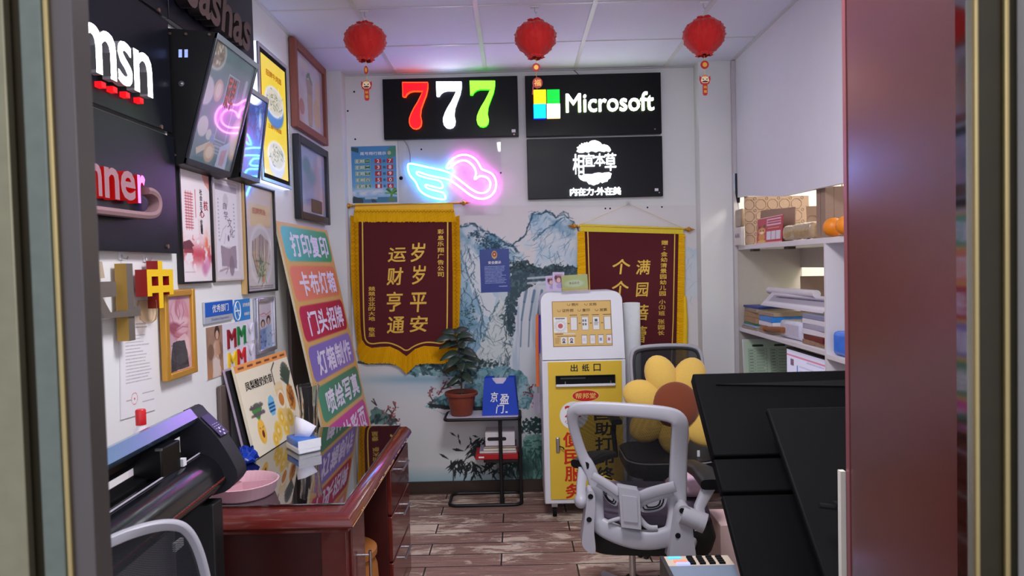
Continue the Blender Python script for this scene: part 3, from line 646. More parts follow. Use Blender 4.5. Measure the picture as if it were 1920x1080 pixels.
mar = [(112, 125), (750, 125), (755, 880), (742, 940), (712, 968), (680, 978), (620, 968), (560, 968), (500, 988), (440, 1038), (390, 1000), (330, 972), (265, 970), (205, 980), (165, 962), (140, 925), (128, 880)]
MB().prism(FBN, pz(mar), -.006, .002, MAROON).build('cloth', b1)
gl = pz([(143, 130), (148, 600), (155, 900), (172, 940), (205, 955), (265, 945), (330, 946), (395, 972), (440, 1005), (492, 966), (560, 942), (625, 943), (680, 953), (706, 930), (714, 880), (717, 600), (718, 130)])
MB().tube([FBN.p(u, v, .004) for u, v in chaikin(gl, 2, False)], 1, GOLDINK, 8, flat=(.0022, .005), up=(0, -1, 0)).build('gold_piping', b1)
hd = pz([(95, 8), (755, 8), (757, 48), (93, 48)])
MB().prism(FBN, hd, -.004, .008, YEL2).build('rod_sleeve', b1, bevel=.003)
p0, p1 = at(661, 386, Y=YB-.004), at(862, 380.5, Y=YB-.004); MB().cyl(p0, p1, .006, GOLDM).build('rod', b1)
finial(p0, p0-p1, b1); finial(p1, p1-p0, b1)
fringe(FBN, pz([(90, 46), (760, 46)]), pz([(82, 132), (778, 130)]), 90, YEL, .008, .006).build('top_fringe', b1)
fringe(FBN, pz([(117, 105), (120, 500), (132, 850), (142, 925)]), pz([(62, 85), (66, 500), (95, 850), (112, 985)]), 150, YEL).build('left_fringe', b1)
fringe(FBN, pz([(745, 930), (752, 850), (752, 500), (745, 105)]), pz([(778, 985), (795, 850), (806, 500), (798, 85)]), 150, YEL).build('right_fringe', b1)
fringe(FBN, pz([(140, 925), (165, 962), (205, 980), (330, 970), (390, 998), (440, 1036), (500, 986), (560, 966), (680, 976), (712, 968), (745, 930)]), pz([(105, 985), (125, 1068), (190, 1088), (320, 1082), (372, 1095), (440, 1155), (505, 1095), (560, 1085), (690, 1085), (745, 1068), (785, 985)]), 110, YEL).build('bottom_fringe', b1)
zg = []
for i in range(60): zg.append((100+(i % 2)*660*0+(8 if i % 2 else -6), 135+i*13))
for side, off in (('l', 0), ('r', 1)):
    q = [((92 if not off else 772)+(7 if i % 2 else -7)+(i*.42 if not off else i*.1), 130+i*13.5) for i in range(60)]
    MB().tube([FBN.p(u, v, .0135) for u, v in pz(q)], .0016, mat('zigzag_thread', (150, 104, 20), .6), 5).build('zigzag_stitch', b1)
q = [(90+i*11.2, 62+(5 if i % 2 else -5)) for i in range(61)]; MB().tube([FBN.p(u, v, .0155) for u, v in pz(q)], .0016, MATS['zigzag_thread'], 5).build('zigzag_stitch', b1)
T = MB()
def bt(ch, cx, cy_, w, h, bold=.014, sh=.0):
    a, b_ = pz([(cx-w/2, cy_+h/2), (cx+w/2, cy_-h/2)]); T.text(FBN, ch, a[0], a[1], b_[0], b_[1], GOLDINK, .0035, bold, sh)
for ch, x, y, w, h in (('岁', 518, 335, 100, 132), ('岁', 524, 487, 94, 132), ('平', 520, 672, 108, 135), ('安', 522, 818, 122, 112), ('运', 376, 352, 124, 100), ('财', 362, 497, 112, 122), ('亨', 362, 668, 106, 136), ('通', 366, 825, 116, 116)): bt(ch, x, y, w, h, .016, .12)
for i, ch in enumerate('彩息乐翔广告公司'): bt(ch, 671, 196+i*41.2, 42, 34, .02)
for i, ch in enumerate('兢兢业业的大地 敬呈'):
    if ch != ' ': bt(ch, 206, 581+i*33.6+(6 if i > 6 else 0), 44, 30, .02)
T.build('lettering', b1)

b2 = thing('silk_banner', at(1185, 740, Y=YB), 'maroon banner with yellow side fringe hung by a cord behind the print kiosk', 'banner', 'award banners on the back wall')
pq = lambda pts: zp(pts, 0, 0, 1, Y=YB)
p0, p1 = at(1083, 424, Y=YB-.004), at(1284, 430, Y=YB-.004)
MB().cyl(p0, p1, .006, GOLDM).build('rod', b2); finial(p0, p0-p1, b2); finial(p1, p1-p0, b2)
MB().prism(FBN, pq([(1087, 420), (1281, 427), (1280, 439), (1088, 434)]), -.003, .009, YELSAT).build('rod_sleeve', b2, bevel=.003)
MB().prism(FBN, pq([(1094, 432), (1274, 438), (1274, 640), (1266, 740), (1250, 775), (1190, 800), (1120, 775), (1106, 740)]), -.006, .002, MAROON).build('cloth', b2)
fringe(FBN, pq([(1096, 432), (1100, 560), (1108, 760)]), pq([(1083, 434), (1082, 560), (1092, 770)]), 110, YEL).build('left_fringe', b2)
fringe(FBN, pq([(1262, 770), (1268, 640), (1272, 438)]), pq([(1278, 775), (1283, 640), (1284, 438)]), 110, YEL).build('right_fringe', b2)
fringe(FBN, pq([(1106, 740), (1120, 775), (1190, 800), (1250, 775), (1266, 740)]), pq([(1094, 755), (1112, 800), (1190, 830), (1260, 800), (1278, 755)]), 50, YEL).build('bottom_fringe', b2)
for q in ([(1102, 434), (1107, 600), (1113, 745)], [(1265, 439), (1262, 600), (1256, 745)]):
    MB().tube([FBN.p(u, v, .004) for u, v in pq(q)], 1, GOLDINK, 8, flat=(.0022, .004), up=(0, -1, 0)).build('gold_piping', b2)
tp = [at(1284, 556, Y=YB-.006), at(1285, 600, Y=YB-.006), at(1284, 646, Y=YB-.006), at(1285, 700, Y=YB-.006)]
MB().tube(tp, [.010, .016, .018, .02], YEL, 12).tube([at(1281, 555, Y=YB-.006), at(1279, 440, Y=YB-.006)], .002, YEL, 6).build('tassel', b2)
T = MB()
def bt2(ch, cx, cy_, w, h, bold=.014, sh=.12):
    a, b_ = pq([(cx-w/2, cy_+h/2), (cx+w/2, cy_-h/2)]); T.text(FBN, ch, a[0], a[1], b_[0], b_[1], GOLDINK, .0035, bold, sh)
for ch, x, y, w, h in (('满', 1206, 501, 27, 28), ('园', 1204, 543, 24, 27), ('蓓', 1202, 586, 28, 30), ('蕾', 1199, 627, 28, 32), ('个', 1165, 500, 33, 29), ('个', 1163, 541, 31, 29)): bt2(ch, x, y, w, h)
yy = 455
for i, ch in enumerate('赠：金幼清景园幼儿园 小②班 张园长'):
    if ch == ' ': yy += 5; continue
    x = 1246-(yy-455)*.041; s_ = '(2)' if ch == '②' else ch
    bt2(s_, x, yy, 4 if ch == '：' else 12, 6 if ch == '：' else 9, .02, 0); yy += 10.6
T.build('lettering', b2)
hk = at(1179, 381, Y=YB)
MB().fbox(Fr(hk, (1, 0, 0), (0, 0, 1), (0, -1, 0)), -.016, .016, -.014, .018, -.010, -.007, ACR).tube([hk+Vector((0, -.002, .008)), hk+Vector((0, -.006, -.006)), hk+Vector((0, -.012, -.008)), hk+Vector((0, -.014, 0))], .0015, STEEL, 6).build('adhesive_hook', b2)
MB().tube([p0+Vector((.005, 0, .004)), hk+Vector((0, -.008, -.006)), p1+Vector((-.005, 0, .004))], .0013, mat('yellow_cord', (214, 178, 96), .7), 6).build('hanging_cord', b2)

# ------------------------------------------------------------------ blue safety notice
t = thing('notice_sheet', at(927, 549, Y=BW), 'dark blue safety notice with a round badge taped on the mural beside the left banner', 'notice')
c = Canvas(0, 100, 0, 140, 110, 154, (22, 48, 132)); c.blend(fbm(c.X*.03, c.Y*.02, 8), (40, 70, 160), .5)
c.lines(15, 88, 54, 112, 12, (190, 204, 236), 2.0, .85, 3, .25); c.lines(62, 90, 118, 124, 1, (200, 210, 236), 2, .9, 6, 0)
c.poly([(44, 8), (50, 5), (56, 8), (60, 16), (58, 27), (50, 33), (42, 27), (40, 16)], (206, 170, 80)); c.ell(50, 17, 7, 8, (168, 30, 40)); c.ell(50, 17, 3, 3, (226, 196, 110))
p0 = at(902, 549, Y=BW-.003); p1 = at(957, 547, Y=BW-.003); p2 = at(898, 468, Y=BW-.003); F = F4(p0, p1, p2); w, h = (p1-p0).length, (p2-p0).length
MB().fbox(F, 0, w, 0, h, -.002, -.0004, WHITEP).build('sheet', t); c.on('print', F, w, h, paintmat('print_gloss', .35), t)
MB().text(F, '安全提示', w*.28, h*.655, w*.72, h*.725, mat('ink_white', (240, 240, 240), .5, var=0), .001, .02).build('lettering', t)
# ================================================================== LEFT WALL
def yz(px, py, n=0): p = at(px, py, X=LW+n); return p.y, p.z
def wframe(name, y0, y1, z0, z1, label, cat, m, border=.02, depth=.02, n=0, back=None, group=None, inner=None):
    t = thing(name, (LW+n, (y0+y1)/2, z0), label, cat, group); F = FL(y0, z0, n); w, h = y1-y0, z1-z0; b = MB()
    b.fbox(F, 0, border, 0, h, 0, depth, m).fbox(F, w-border, w, 0, h, 0, depth, m).fbox(F, border, w-border, 0, border, 0, depth, m).fbox(F, border, w-border, h-border, h, 0, depth, m)
    b.build('frame', t, bevel=min(.004, border/4)); MB().fbox(F, border, w-border, border, h-border, .001, depth*.45, back or WHITEP).build('backing_board', t)
    return t, FL(y0+border, z0+border, n+depth*.45+.0008), w-2*border, h-2*border
PG, PM = paintmat('print_gloss', .35), paintmat('print_matte', .7); PGL = paintmat('print_under_glass', .5, coat=1.0); PLIT = paintmat('print_backlit', .35, coat=.6, emit=.22); PSCR = paintmat('screen_picture', .3, coat=1.0, emit=.10)
INKB = mat('ink_black', (26, 26, 28), .6, var=0); INKW = MATS['ink_white']; INKR = mat('ink_red', (190, 40, 50), .6, var=0)

# dark sign boards
def board(y0, y1, z0, z1, label):
    t = thing('sign_board', (LW, (y0+y1)/2, z0), label, 'sign', 'dark sign boards on the left wall'); MB().box(LW+.001, LW+.03, y0, y1, z0, z1, mat('board_black', (15, 16, 25), .3, spec=.3, var=.1)).build('panel', t, bevel=.002); return t
bA = board(1.25, 2.452, 2.037, 2.428, 'dark sign board with large white lit rounded letters on the left wall')
bC = board(1.25, 2.462, 1.615, 2.024, 'dark sign board with red glowing letters and a grey swoosh under the white lit letters')
bT = board(1.25, 2.452, 2.437, 2.84, 'plain dark sign board up at the ceiling above the white lit letters')
bB = board(2.46, 3.265, 2.44, 2.84, 'dark sign board with unlit brown script letters up at the ceiling')
SCRM = SCREW
def scr(t, px, py): y, z = yz(px, py, .03); MB().cyl((LW+.03, y, z), (LW+.036, y, z), .007, SCRM).build('screw', t)
scr(bT, 296, 19); scr(bC, 313, 462); scr(bA, 301, 238)
FW_ = FL(0, 0, .045)
MW = glow('channel_white', (250, 252, 255), 2.2); MR = mat('channel_grey_side', (120, 118, 124), .5, emit=.08)
zt, zb = yz(298, 109, .09)[1], yz(298, 184, .09)[1]; xs = [yz(a, 150, .09)[0] for a in (232, 235, 261, 264, 297)]
zn0 = zb; m_ = MB()
for ch, a, b in (('m', xs[0]-.17, xs[0]), ('s', xs[1], xs[2]), ('n', xs[3], xs[4])):
    o = MB().text(FW_, ch, a, zb, b, zt, MW, 0, bold=.03, depth=.025, side=MR, multi=True).build('lit_letter', bA)
r = random.Random(3)
for px in (190, 212, 236, 262): y, z = yz(px, 152+(px-190)*.42, .05); MB().box(LW+.03, LW+.05, y, y+.022, z-.016, z, glow('red_led_clip', (255, 20, 30), .35, (180, 10, 20))).build('led_clip', bA)
FACEG = mat('frosted_face', (128, 106, 112), .45, emit=.04, ecol=(255, 120, 130)); REDS = mat('red_lit_return', (90, 12, 14), .4, emit=.09, ecol=(255, 16, 14)); PINKF = glow('pink_lit_face', (255, 110, 235), .5)
FC = FL(0, 0, .04)
for ch, p0, p1, t0, t1, face in (('n', 179, 201, 306, 366, FACEG), ('n', 206, 233, 314, 372, FACEG), ('e', 236, 263, 320, 375, FACEG), ('r', 267, 281, 328, 381, PINKF)):
    a = yz(p0, 340, .09)[0]; b = yz(p1, 340, .09)[0]; z1 = yz((p0+p1)/2, t0, .09)[1]; z0 = yz((p0+p1)/2, t1, .09)[1]
    MB().text(FC, ch, a, z0, b, z1, face, 0, bold=.02, depth=.035, side=REDS).build('lit_letter', bC)
sw = [yz(160+x/4, 270+y/4, .08) for x, y in chaikin([(40, 487), (200, 505), (380, 528), (500, 540), (548, 515), (563, 450), (548, 388), (500, 352), (470, 350)], 2, False)]
MB().tube([(LW+.065, y, z) for y, z in sw], 1, mat('swoosh_face', (150, 118, 122), .4, metal=.2), 8, flat=(.022, .012), up=(1, 0, 0)).build('swoosh', bC)
ma = mat('brown_letter_face', (86, 66, 62), .45); mb = mat('brown_letter_side', (40, 32, 34), .5)
y0, y1 = yz(352, 20, .08)[0], yz(472, 95, .08)[0]; z0 = yz(400, 45, .08)[1]; z1 = yz(437, 0, .08)[1]
MB().text(FL(0, 0, .035), 'sashas', y0, z0, y1, z1+.02, ma, 0, bold=.02, shear=.25, depth=.045, side=mb).build('script_lettering', bB)

# ---- advertising screens hung tilted on the left wall
def menu_picture():
    c = Canvas(0, 100, 0, 125, 130, 160, (66, 88, 92)); c.blend(fbm(c.X*.05, c.Y*.05, 4), (92, 118, 122), .8)
    c.ell(8, 12, 20, 17, (176, 176, 170)); c.ell(8, 12, 17, 14, (126, 96, 74)); r = random.Random(1)
    for k in range(40): c.ell(r.uniform(-4, 22), r.uniform(0, 24), 2.4, 1.5, r.choice([(186, 150, 110), (90, 60, 44), (220, 206, 180)]), .8, .3, r.random()*3)
    c.ell(4, 52, 15, 15, (196, 186, 190)); c.ell(28, 46, 10, 12, (206, 160, 136)); c.ell(28, 46, 6, 8, (226, 196, 180))
    c.ell(14, 88, 11, 11, (206, 190, 186)); c.ell(30, 94, 6, 6, (196, 196, 176)); c.ell(40, 98, 6, 7, (110, 130, 170)); c.poly([(10, 112), (36, 100), (38, 106), (14, 118)], (206, 176, 150)); c.ell(40, 112, 12, 11, (196, 150, 110)); c.ell(40, 112, 8, 7, (226, 190, 150))
    c.ell(96, 86, 18, 26, (206, 160, 130)); c.ell(96, 86, 14, 21, (230, 200, 176)); c.poly([(62, 102), (84, 92), (86, 125), (60, 125)], (180, 186, 214)); c.poly([(66, 106), (80, 102), (78, 122), (66, 122)], (196, 90, 100), .6)
    for p in ([(44, 24), (70, 24), (70, 96), (44, 96), (44, 24)],): c.line(p, 1.2, (190, 196, 200), .9)
    c.line([(88, 22), (88, 60)], 7, (190, 200, 212), .75); c.line([(48, 102), (62, 102)], 1, (190, 190, 200), .8); c.lines(46, 66, 98, 112, 4, (186, 190, 200), 1, .7); c.blend(np.ones_like(c.X), (70, 86, 98), .38)
    return c
def screen(name, y0, y1, top, bot, zt, zb, depth_top, label, canvas, mirror):
    """wedge cabinet: flat back on the wall, screen leaning out at the top"""
    t = thing(name, (LW, (y0+y1)/2, zb), label, 'advertising screen', 'tilted advertising screens'); A = (LW+.002, zt+.02); B = (top, zt); Cc = (bot, zb); D = (LW+.002, zb-.01)
    F = Fr((0, y0, 0), (1, 0, 0), (0, 0, 1), (0, 1, 0)); MB().prism(F, [A, B, Cc, D], 0, y1-y0, BLACK).build('cabinet', t, bevel=.006)
    Fs = F4((bot, y0, zb), (bot, y1, zb), (top, y0, zt)); w, h = y1-y0, math.dist((top, zt), (bot, zb)); e = .014
    b = MB(); FRM = mat('screen_bezel', (40, 42, 50), .25, spec=.6)
    b.fbox(Fs, 0, e, 0, h, -.004, .008, FRM).fbox(Fs, w-e, w, 0, h, -.004, .008, FRM).fbox(Fs, 0, w, h-.022, h, -.004, .009, mat('grey_bezel', (120, 126, 140), .3, metal=.4)).fbox(Fs, 0, w, 0, e*1.6, -.004, .008, FRM); b.build('bezel', t, bevel=.002)
    Fi = Fr(Fs.p(e, e*1.6, .003), Fs.U, Fs.V, Fs.N); canvas.on('screen', Fi, w-2*e, h-.022-e*1.6, PSCR, t)
    return t, F, Fi, w-2*e, h-.022-e*1.6
YM = 2.471
s1, F1, Fi, w, h = screen('advertising_screen', YM, 2.86, -1.036, -1.168, 2.393, 1.935, 0, 'big black tilted advertising screen with a food menu, nearest on the left wall', menu_picture(), None)
MB().text(Fi, '菜单', w*.45, h*.52, w*.66, h*.80, mat('menu_red', (190, 96, 90), .5, var=0), .0008, .02).build('lettering', s1)
for px, py in ((319, 63), (349, 64), (393, 65), (328, 291), (304, 245)):
    p = at(px, py, Y=YM); MB().cyl((p.x, YM, p.z), (p.x, YM-.004, p.z), .0045, SCREW).build('screw', s1)
v = MB(); LEDB = glow('standby_blue', (150, 170, 255), .5)
for cx_ in (338, 349):
    for k in range(8): a, b_ = at(cx_-3.2, 93+k*1.9, Y=YM-.0012), at(cx_+3.2, 94+k*1.9, Y=YM-.0012); v.quad((a.x, YM-.0012, b_.z), (b_.x, YM-.0012, b_.z), (b_.x, YM-.0012, a.z), (a.x, YM-.0012, a.z), LEDB)
v.build('vent_slots', s1)
p = at(340, 157, Y=YM); MB().lathe((p.x, YM, p.z), [(.010, 0), (.010, .002), (.005, .0025), (.0045, .005), (0, .006)], STEEL, 14, (0, -1, 0)).build('lock', s1)
c = Canvas(0, 100, 0, 130, 110, 140, (20, 40, 130)); c.blend(fbm(c.X*.03, c.Y*.03, 9), (30, 110, 220), 1.1); c.poly([(40, 20), (90, 10), (80, 70), (60, 60)], (60, 150, 240), .7, 6); c.ell(74, 35, 7, 16, (220, 236, 250), .9, .3, -.3)
c.line([(92, 20), (92, 74)], 6, (170, 190, 220), .7); c.blend(np.clip((c.Y-70)/50, 0, 1), (60, 50, 110), .6); c.blend(np.clip((ph := 1-np.abs(2*fbm(c.X*.06, c.Y*.05, 2)-1)-.85)*8, 0, 1), (30, 40, 90), .6)
s2, *_ = screen('advertising_screen', 2.93, 3.15, -1.10, -1.155, 2.322, 1.945, 0, 'smaller black tilted advertising screen with a blue picture, behind the big one', c, None)

# ---- yellow noodle light box
y0, z1 = yz(483, 76, .04); y1, z0 = yz(547, 356, .04)
t = thing('poster_light_box', (LW, (y0+y1)/2, z0), 'slim silver light box with a yellow poster of two noodle bowls', 'light box'); F = FL(y0, z0, .002); w, h = y1-y0, z1-z0
SILV = mat('silver_frame', (206, 208, 216), .25, metal=.6); EDGE = glow('light_box_edge', (205, 220, 255), .7)
MB().fbox(F, 0, w, 0, h, 0, .03, EDGE).build('edge_light', t); b = MB()
e = .018
for q in ((0, e, 0, h), (w-e, w, 0, h), (e, w-e, 0, e), (e, w-e, h-e, h)): b.fbox(F, *q, .028, .040, SILV)
b.build('frame', t, bevel=.002); MB().fbox(F, e, w-e, e, h-e, .03, .034, MATTE).build('black_border', t)
c = Canvas(0, 100, 0, 150, 120, 180, (232, 206, 40)); c.blend(fbm(c.X*.02, c.Y*.02, 3), (250, 226, 70), .6)
def bowl(cx_, cy_, rx, ry, outer, rim, seed):
    c.ell(cx_, cy_+ry*.5, rx*.98, ry*1.05, outer); c.ell(cx_, cy_, rx*1.1, ry*1.0, rim); c.ell(cx_, cy_, rx*.95, ry*.85, (206, 206, 190)); rr = random.Random(seed)
    for k in range(70): x, y = cx_+rr.gauss(0, rx*.38), cy_+rr.gauss(0, ry*.32); c.line([(x, y), (x+rr.uniform(-8, 8), y+rr.uniform(-5, 5))], 1.6, rr.choice([(232, 226, 206), (190, 180, 150), (120, 140, 96), (90, 110, 90)]), .85)
c.ell(50, 62, 38, 24, (60, 120, 190)); bowl(50, 52, 36, 20, (70, 130, 196), (214, 222, 232), 1); c.line([(70, 30), (66, 50)], 1.5, (240, 240, 230)); bowl(52, 122, 34, 19, (206, 208, 222), (228, 228, 238), 2)
ib = e+.022; Fp = FL(y0+ib, z0+ib, .0365); c.on('print', Fp, w-2*ib, h-2*ib, PLIT, t)
OR = mat('ink_orange', (216, 116, 40), .6, var=0); pw, phh = w-2*ib, h-2*ib
MB().text(Fp, '招牌牛肉面', pw*.18, phh*.845, pw*.82, phh*.90, OR, .0008, .01).text(Fp, '三鲜牛肉面', pw*.2, phh*.40, pw*.75, phh*.44, OR, .0008, .01).build('lettering', t)

# ---- framed pictures near the far corner
t, F, w, h = wframe('framed_picture', 3.86, 4.50, 2.345, 2.838, 'reddish brown framed faded drinks picture up at the ceiling', 'picture', mat('red_brown_wood', (132, 72, 56), .45), .045, .035, .004)
c = Canvas(0, 100, 0, 80, 120, 96, (196, 196, 208)); c.blend(fbm(c.X*.04, c.Y*.05, 6), (170, 150, 160), .6); c.blend(np.clip((30-c.X)/30, 0, 1)*np.clip((c.Y-30)/30, 0, 1), (176, 96, 90), .8)
c.poly([(38, 24), (60, 24), (57, 78), (42, 78)], (150, 120, 116), .8, 3); c.poly([(42, 40), (57, 40), (55, 76), (44, 76)], (190, 150, 100), .6, 3); c.ell(76, 56, 14, 18, (206, 166, 116), .8); c.ell(82, 30, 10, 16, (214, 180, 130), .7); c.ell(52, 20, 10, 3, (90, 130, 90), .9, .1, .5); c.ell(45, 18, 8, 2.6, (90, 130, 90), .9, .1, -.5); c.ell(20, 60, 9, 9, (170, 80, 80), .8); c.ell(30, 10, 18, 6, (206, 196, 160), .5)
c.on('print', F, w, h, PGL, t)
t, F, w, h = wframe('framed_picture', 3.87, 4.49, 1.835, 2.31, 'black framed faded still life picture with a small bronze plaque', 'picture', mat('black_wood', (30, 30, 36), .35), .045, .035, .004)
c = Canvas(0, 100, 0, 80, 120, 96, (176, 176, 196)); c.blend(fbm(c.X*.04, c.Y*.05, 16), (150, 166, 190), .8); c.ell(35, 45, 22, 24, (140, 130, 160), .8, .3); c.ell(28, 22, 14, 10, (90, 130, 130), .8, .3); c.ell(66, 40, 14, 28, (190, 130, 120), .6, .4); c.ell(45, 34, 18, 9, (100, 130, 130), .6, .4); c.ell(88, 60, 9, 18, (206, 160, 150), .8, .2)
c.rect(72, 100, 0, 16, (206, 176, 190), .5); c.on('print', F, w, h, PGL, t)
Pq = Fr(F.p(w*.42, h*.04, .001), F.U, F.V, F.N); o = MB().fbox(Pq, 0, w*.4, 0, h*.2, 0, .004, mat('bronze_plaque', (110, 84, 56), .4, metal=.6)).build('plaque', t)

# ---- row of three tall posters
def poster1():
    c = Canvas(0, 60, 0, 95, 120, 190, (236, 224, 228)); X, Y = c.X, c.Y; n = fbm(X*.09, Y*.09, 3); n2 = fbm(X*.2, Y*.2, 7)
    c.blend(((n+.25*n2 > .62)*np.exp(-((Y-72)/9)**2)), (206, 90, 100), .95); c.blend(np.clip((n2-.35)*4, 0, 1)*np.exp(-((Y-73)/5)**2), (196, 70, 92), .8); c.blend(np.exp(-((X-52)/5)**2)*np.exp(-((Y-62)/9)**2)*np.clip((n2-.2)*3, 0, 1), (226, 110, 70), .9)
    c.blend(np.exp(-((X-2)/5)**2)*np.exp(-((Y-62)/8)**2), (226, 130, 110), .7); c.poly([(6, 62), (18, 60), (26, 65), (22, 66), (24, 70), (4, 68)], (104, 46, 62), .95, 1); c.rect(6, 24, 68, 71, (150, 60, 70)); c.poly([(30, 60), (40, 55), (50, 61)], (230, 190, 196), .7, 2)
    c.ell(46, 84, 6, 6, (196, 110, 160), .8, .4); c.ell(52, 80, 5, 6, (214, 140, 180), .8, .4); c.poly([(46, 0), (60, 0), (60, 16), (52, 10)], (216, 120, 110), .7, 3)
    for i in range(3): c.line([(13+i*4.6, 20), (13+i*4.6, 51)], 2.6, (196, 120, 130), .45)
    c.lines(11, 26, 20, 51, 13, (190, 70, 84), 1.0, .8, 4, 0); c.line([(31, 17), (31, 40)], 1.3, (196, 60, 70), .8); c.line([(37, 42), (37, 55)], 1.0, (206, 130, 140), .7); c.lines(7, 27, 86, 88, 1, (150, 120, 130), .6, .6); c.line([(24, 56), (23, 59), (26, 60)], .8, (206, 60, 60))
    return c
t, F, w, h = wframe('wall_poster', 2.505, 2.775, 1.505, 1.945, 'white and pink poster with red characters in a black frame, first of the tall row', 'poster', mat('black_frame_thin', (20, 20, 24), .3), .008, .022, .002, group='tall posters on the left wall')
poster1().on('print', F, w, h, PM, t); T = MB(); RB = mat('ink_darkred', (176, 42, 56), .6, var=0)
T.vtext(F, '社会主义', w*.70, h*.62, h*.84, w*.085, INKB, .0008, .01).text(F, '核', w*.78, h*.65, w*.93, h*.74, RB, .0008, .01).text(F, '心', w*.64, h*.58, w*.80, h*.65, RB, .0008, .01).vtext(F, '价值观', w*.69, h*.43, h*.56, w*.08, INKB, .0008, .02).build('lettering', t)
t, F, w, h = wframe('wall_poster', 2.792, 3.078, 1.508, 1.945, 'pale grey poster with brush characters and an ink house, middle of the tall row', 'poster', mat('pale_frame', (196, 184, 182), .45), .012, .018, .002, group='tall posters on the left wall')
c = Canvas(0, 60, 0, 95, 100, 160, (206, 198, 206)); c.rect(5, 55, 7, 88, (222, 216, 226)); c.rect(5, 55, 5, 11, (170, 160, 176)); c.rect(6, 54, 2, 3, (190, 180, 186)); c.poly([(14, 64), (32, 67), (50, 63), (50, 86), (14, 84)], (146, 128, 142), .95, 2); c.blend(fbm(c.X*.2, c.Y*.1, 2)*(c.Y > 64)*(c.Y < 86)*(c.X > 14)*(c.X < 50), (170, 152, 166), .6); c.ell(38, 83, 6, 10, (130, 112, 124), .8); c.line([(10, 88), (30, 85), (24, 90)], 2, (170, 150, 160)); c.line([(12, 60), (20, 48), (28, 44)], .8, (140, 130, 140), .6); c.line([(22, 62), (26, 52)], .8, (130, 120, 130), .6)
c.lines(46, 48, 20, 50, 8, (150, 140, 156), 1, .7); c.lines(10, 12, 18, 60, 12, (160, 150, 160), 1, .6); c.ell(28, 20, 6, 7, (200, 190, 200), .9); c.ell(32, 56, 2.2, 3.2, (110, 90, 120), .9); c.on('print', F, w, h, PM, t)
T = MB(); GI = mat('ink_grey', (112, 100, 116), .6, var=0)
for ch, x, y, sz in (('自', .36, .70, .1), ('学', .38, .60, .12), ('文', .50, .52, .14), ('化', .58, .42, .14)): T.text(F, ch, w*x, h*y, w*(x+sz*1.3), h*(y+sz*.7), GI, .0008, .004)
T.build('lettering', t)
t, F, w, h = wframe('wall_poster', 3.105, 3.497, 1.447, 1.952, 'black framed poster of a fish platter, last of the tall row', 'poster', mat('black_frame_thin', (20, 20, 24), .3), .010, .024, .002, group='tall posters on the left wall')
MB().box(LW+.002, LW+.022, 3.088, 3.1045, 1.445, 1.95, mat('light_wood_edge', (196, 160, 104), .5)).build('wooden_edge', t)
c = Canvas(0, 80, 0, 100, 120, 150, (206, 200, 206)); c.blend(np.clip((34-c.Y)/34, 0, 1), (206, 180, 136), .8); c.rect(16, 72, 16, 38, (214, 190, 140), .7); c.ell(42, 66, 32, 30, (228, 226, 230)); c.ell(42, 66, 29, 27, (206, 204, 208)); r = random.Random(8)
for k in range(13): x = 20+k*3.7; c.line([(x, 46+abs(k-6)*1.2), (x+r.uniform(-2, 2), 66), (42+(x-42)*.5, 86)], 2.6, r.choice([(140, 112, 100), (120, 100, 96), (176, 150, 130)]), .85); c.line([(x+1.5, 48+abs(k-6)), (42+(x-42)*.5, 84)], .9, (206, 196, 180), .8)
for k in range(34): c.line([(42+r.gauss(0, 8), 78+r.gauss(0, 6)), (42+r.gauss(0, 9), 82+r.gauss(0, 6))], 1.5, r.choice([(110, 140, 90), (80, 120, 80), (196, 200, 170)]), .8)
c.ell(46, 90, 4, 4, (196, 120, 80), .8); c.lines(6, 74, 95, 99, 2, (90, 80, 80), 1, .8, 2, 0); c.on('print', F, w, h, PGL, t)
MB().text(F, '招牌烤鱼', w*.26, h*.74, w*.72, h*.80, mat('ink_salmon', (196, 120, 104), .6, var=0), .0008, .008).build('lettering', t)

# ---- hanging channel letter samples
HK = mat('clear_hook', (226, 226, 228), .15, spec=.6)
def hook(px, py, t):
    y, z = yz(px, py, .004); F = FL(y, z); MB().fbox(F, -.012, .012, -.012, .014, .0005, .004, HK).tube([F.p(0, .004, .004), F.p(0, -.008, .008), F.p(0, -.010, .020), F.p(0, -.002, .024)], .002, STEEL, 6).build('wall_hook', t)
RS = mat('red_channel_side', (150, 22, 24), .4); YF = mat('yellow_channel_face', (232, 190, 20), .35)
n0, n1 = .018, .056; ya, yb = yz(276, 530, n1)[0], yz(325, 530, n1)[0]; zc = lambda py: yz(300, py, n1)[1]
t = thing('channel_letter', (LW+.03, (ya+yb)/2, zc(577)), 'thick yellow faced red sided channel letter hanging above the gold framed rose', 'sign letter')
F = FL(0, 0, n0); b = MB().text(F, '中', ya, zc(578), yb, zc(489), YF, 0, .036, depth=n1-n0, side=RS)
b.build('letter_body', t); hook(273, 484, t)
p = Vector((LW+.036, ya+.03, zc(577)))
y_, z_ = yz(276, 606, .03)
o = MB().lathe((LW+.034, y_, z_), [(.0, .0), (.012, .002), (.022, .012), (.027, .03), (.028, .06), (.026, .075)], mat('clear_plastic', (250, 238, 220), .05, trans=1, ior=1.12, var=0), 24, wav=lambda q: 1+.05*math.cos(q*12)).build('plastic_cup', None, solid=.0015)
tag(o, 'clear ridged plastic cup hanging under the yellow and red channel letter', 'plastic cup')
GF = mat('grey_channel_face', (112, 104, 96), .4, metal=.3); GO = mat('ochre_channel_side', (170, 132, 58), .45)
yv = yz(236, 560, .045)[0]; t = thing('channel_letter', (LW+.03, yv, yz(232, 640, .04)[1]), 'grey and ochre unfinished channel letter hanging left of the yellow faced letter', 'sign letter')
zt_, zb_ = yz(238, 494, .045)[1], yz(238, 640, .045)[1]; b = MB()
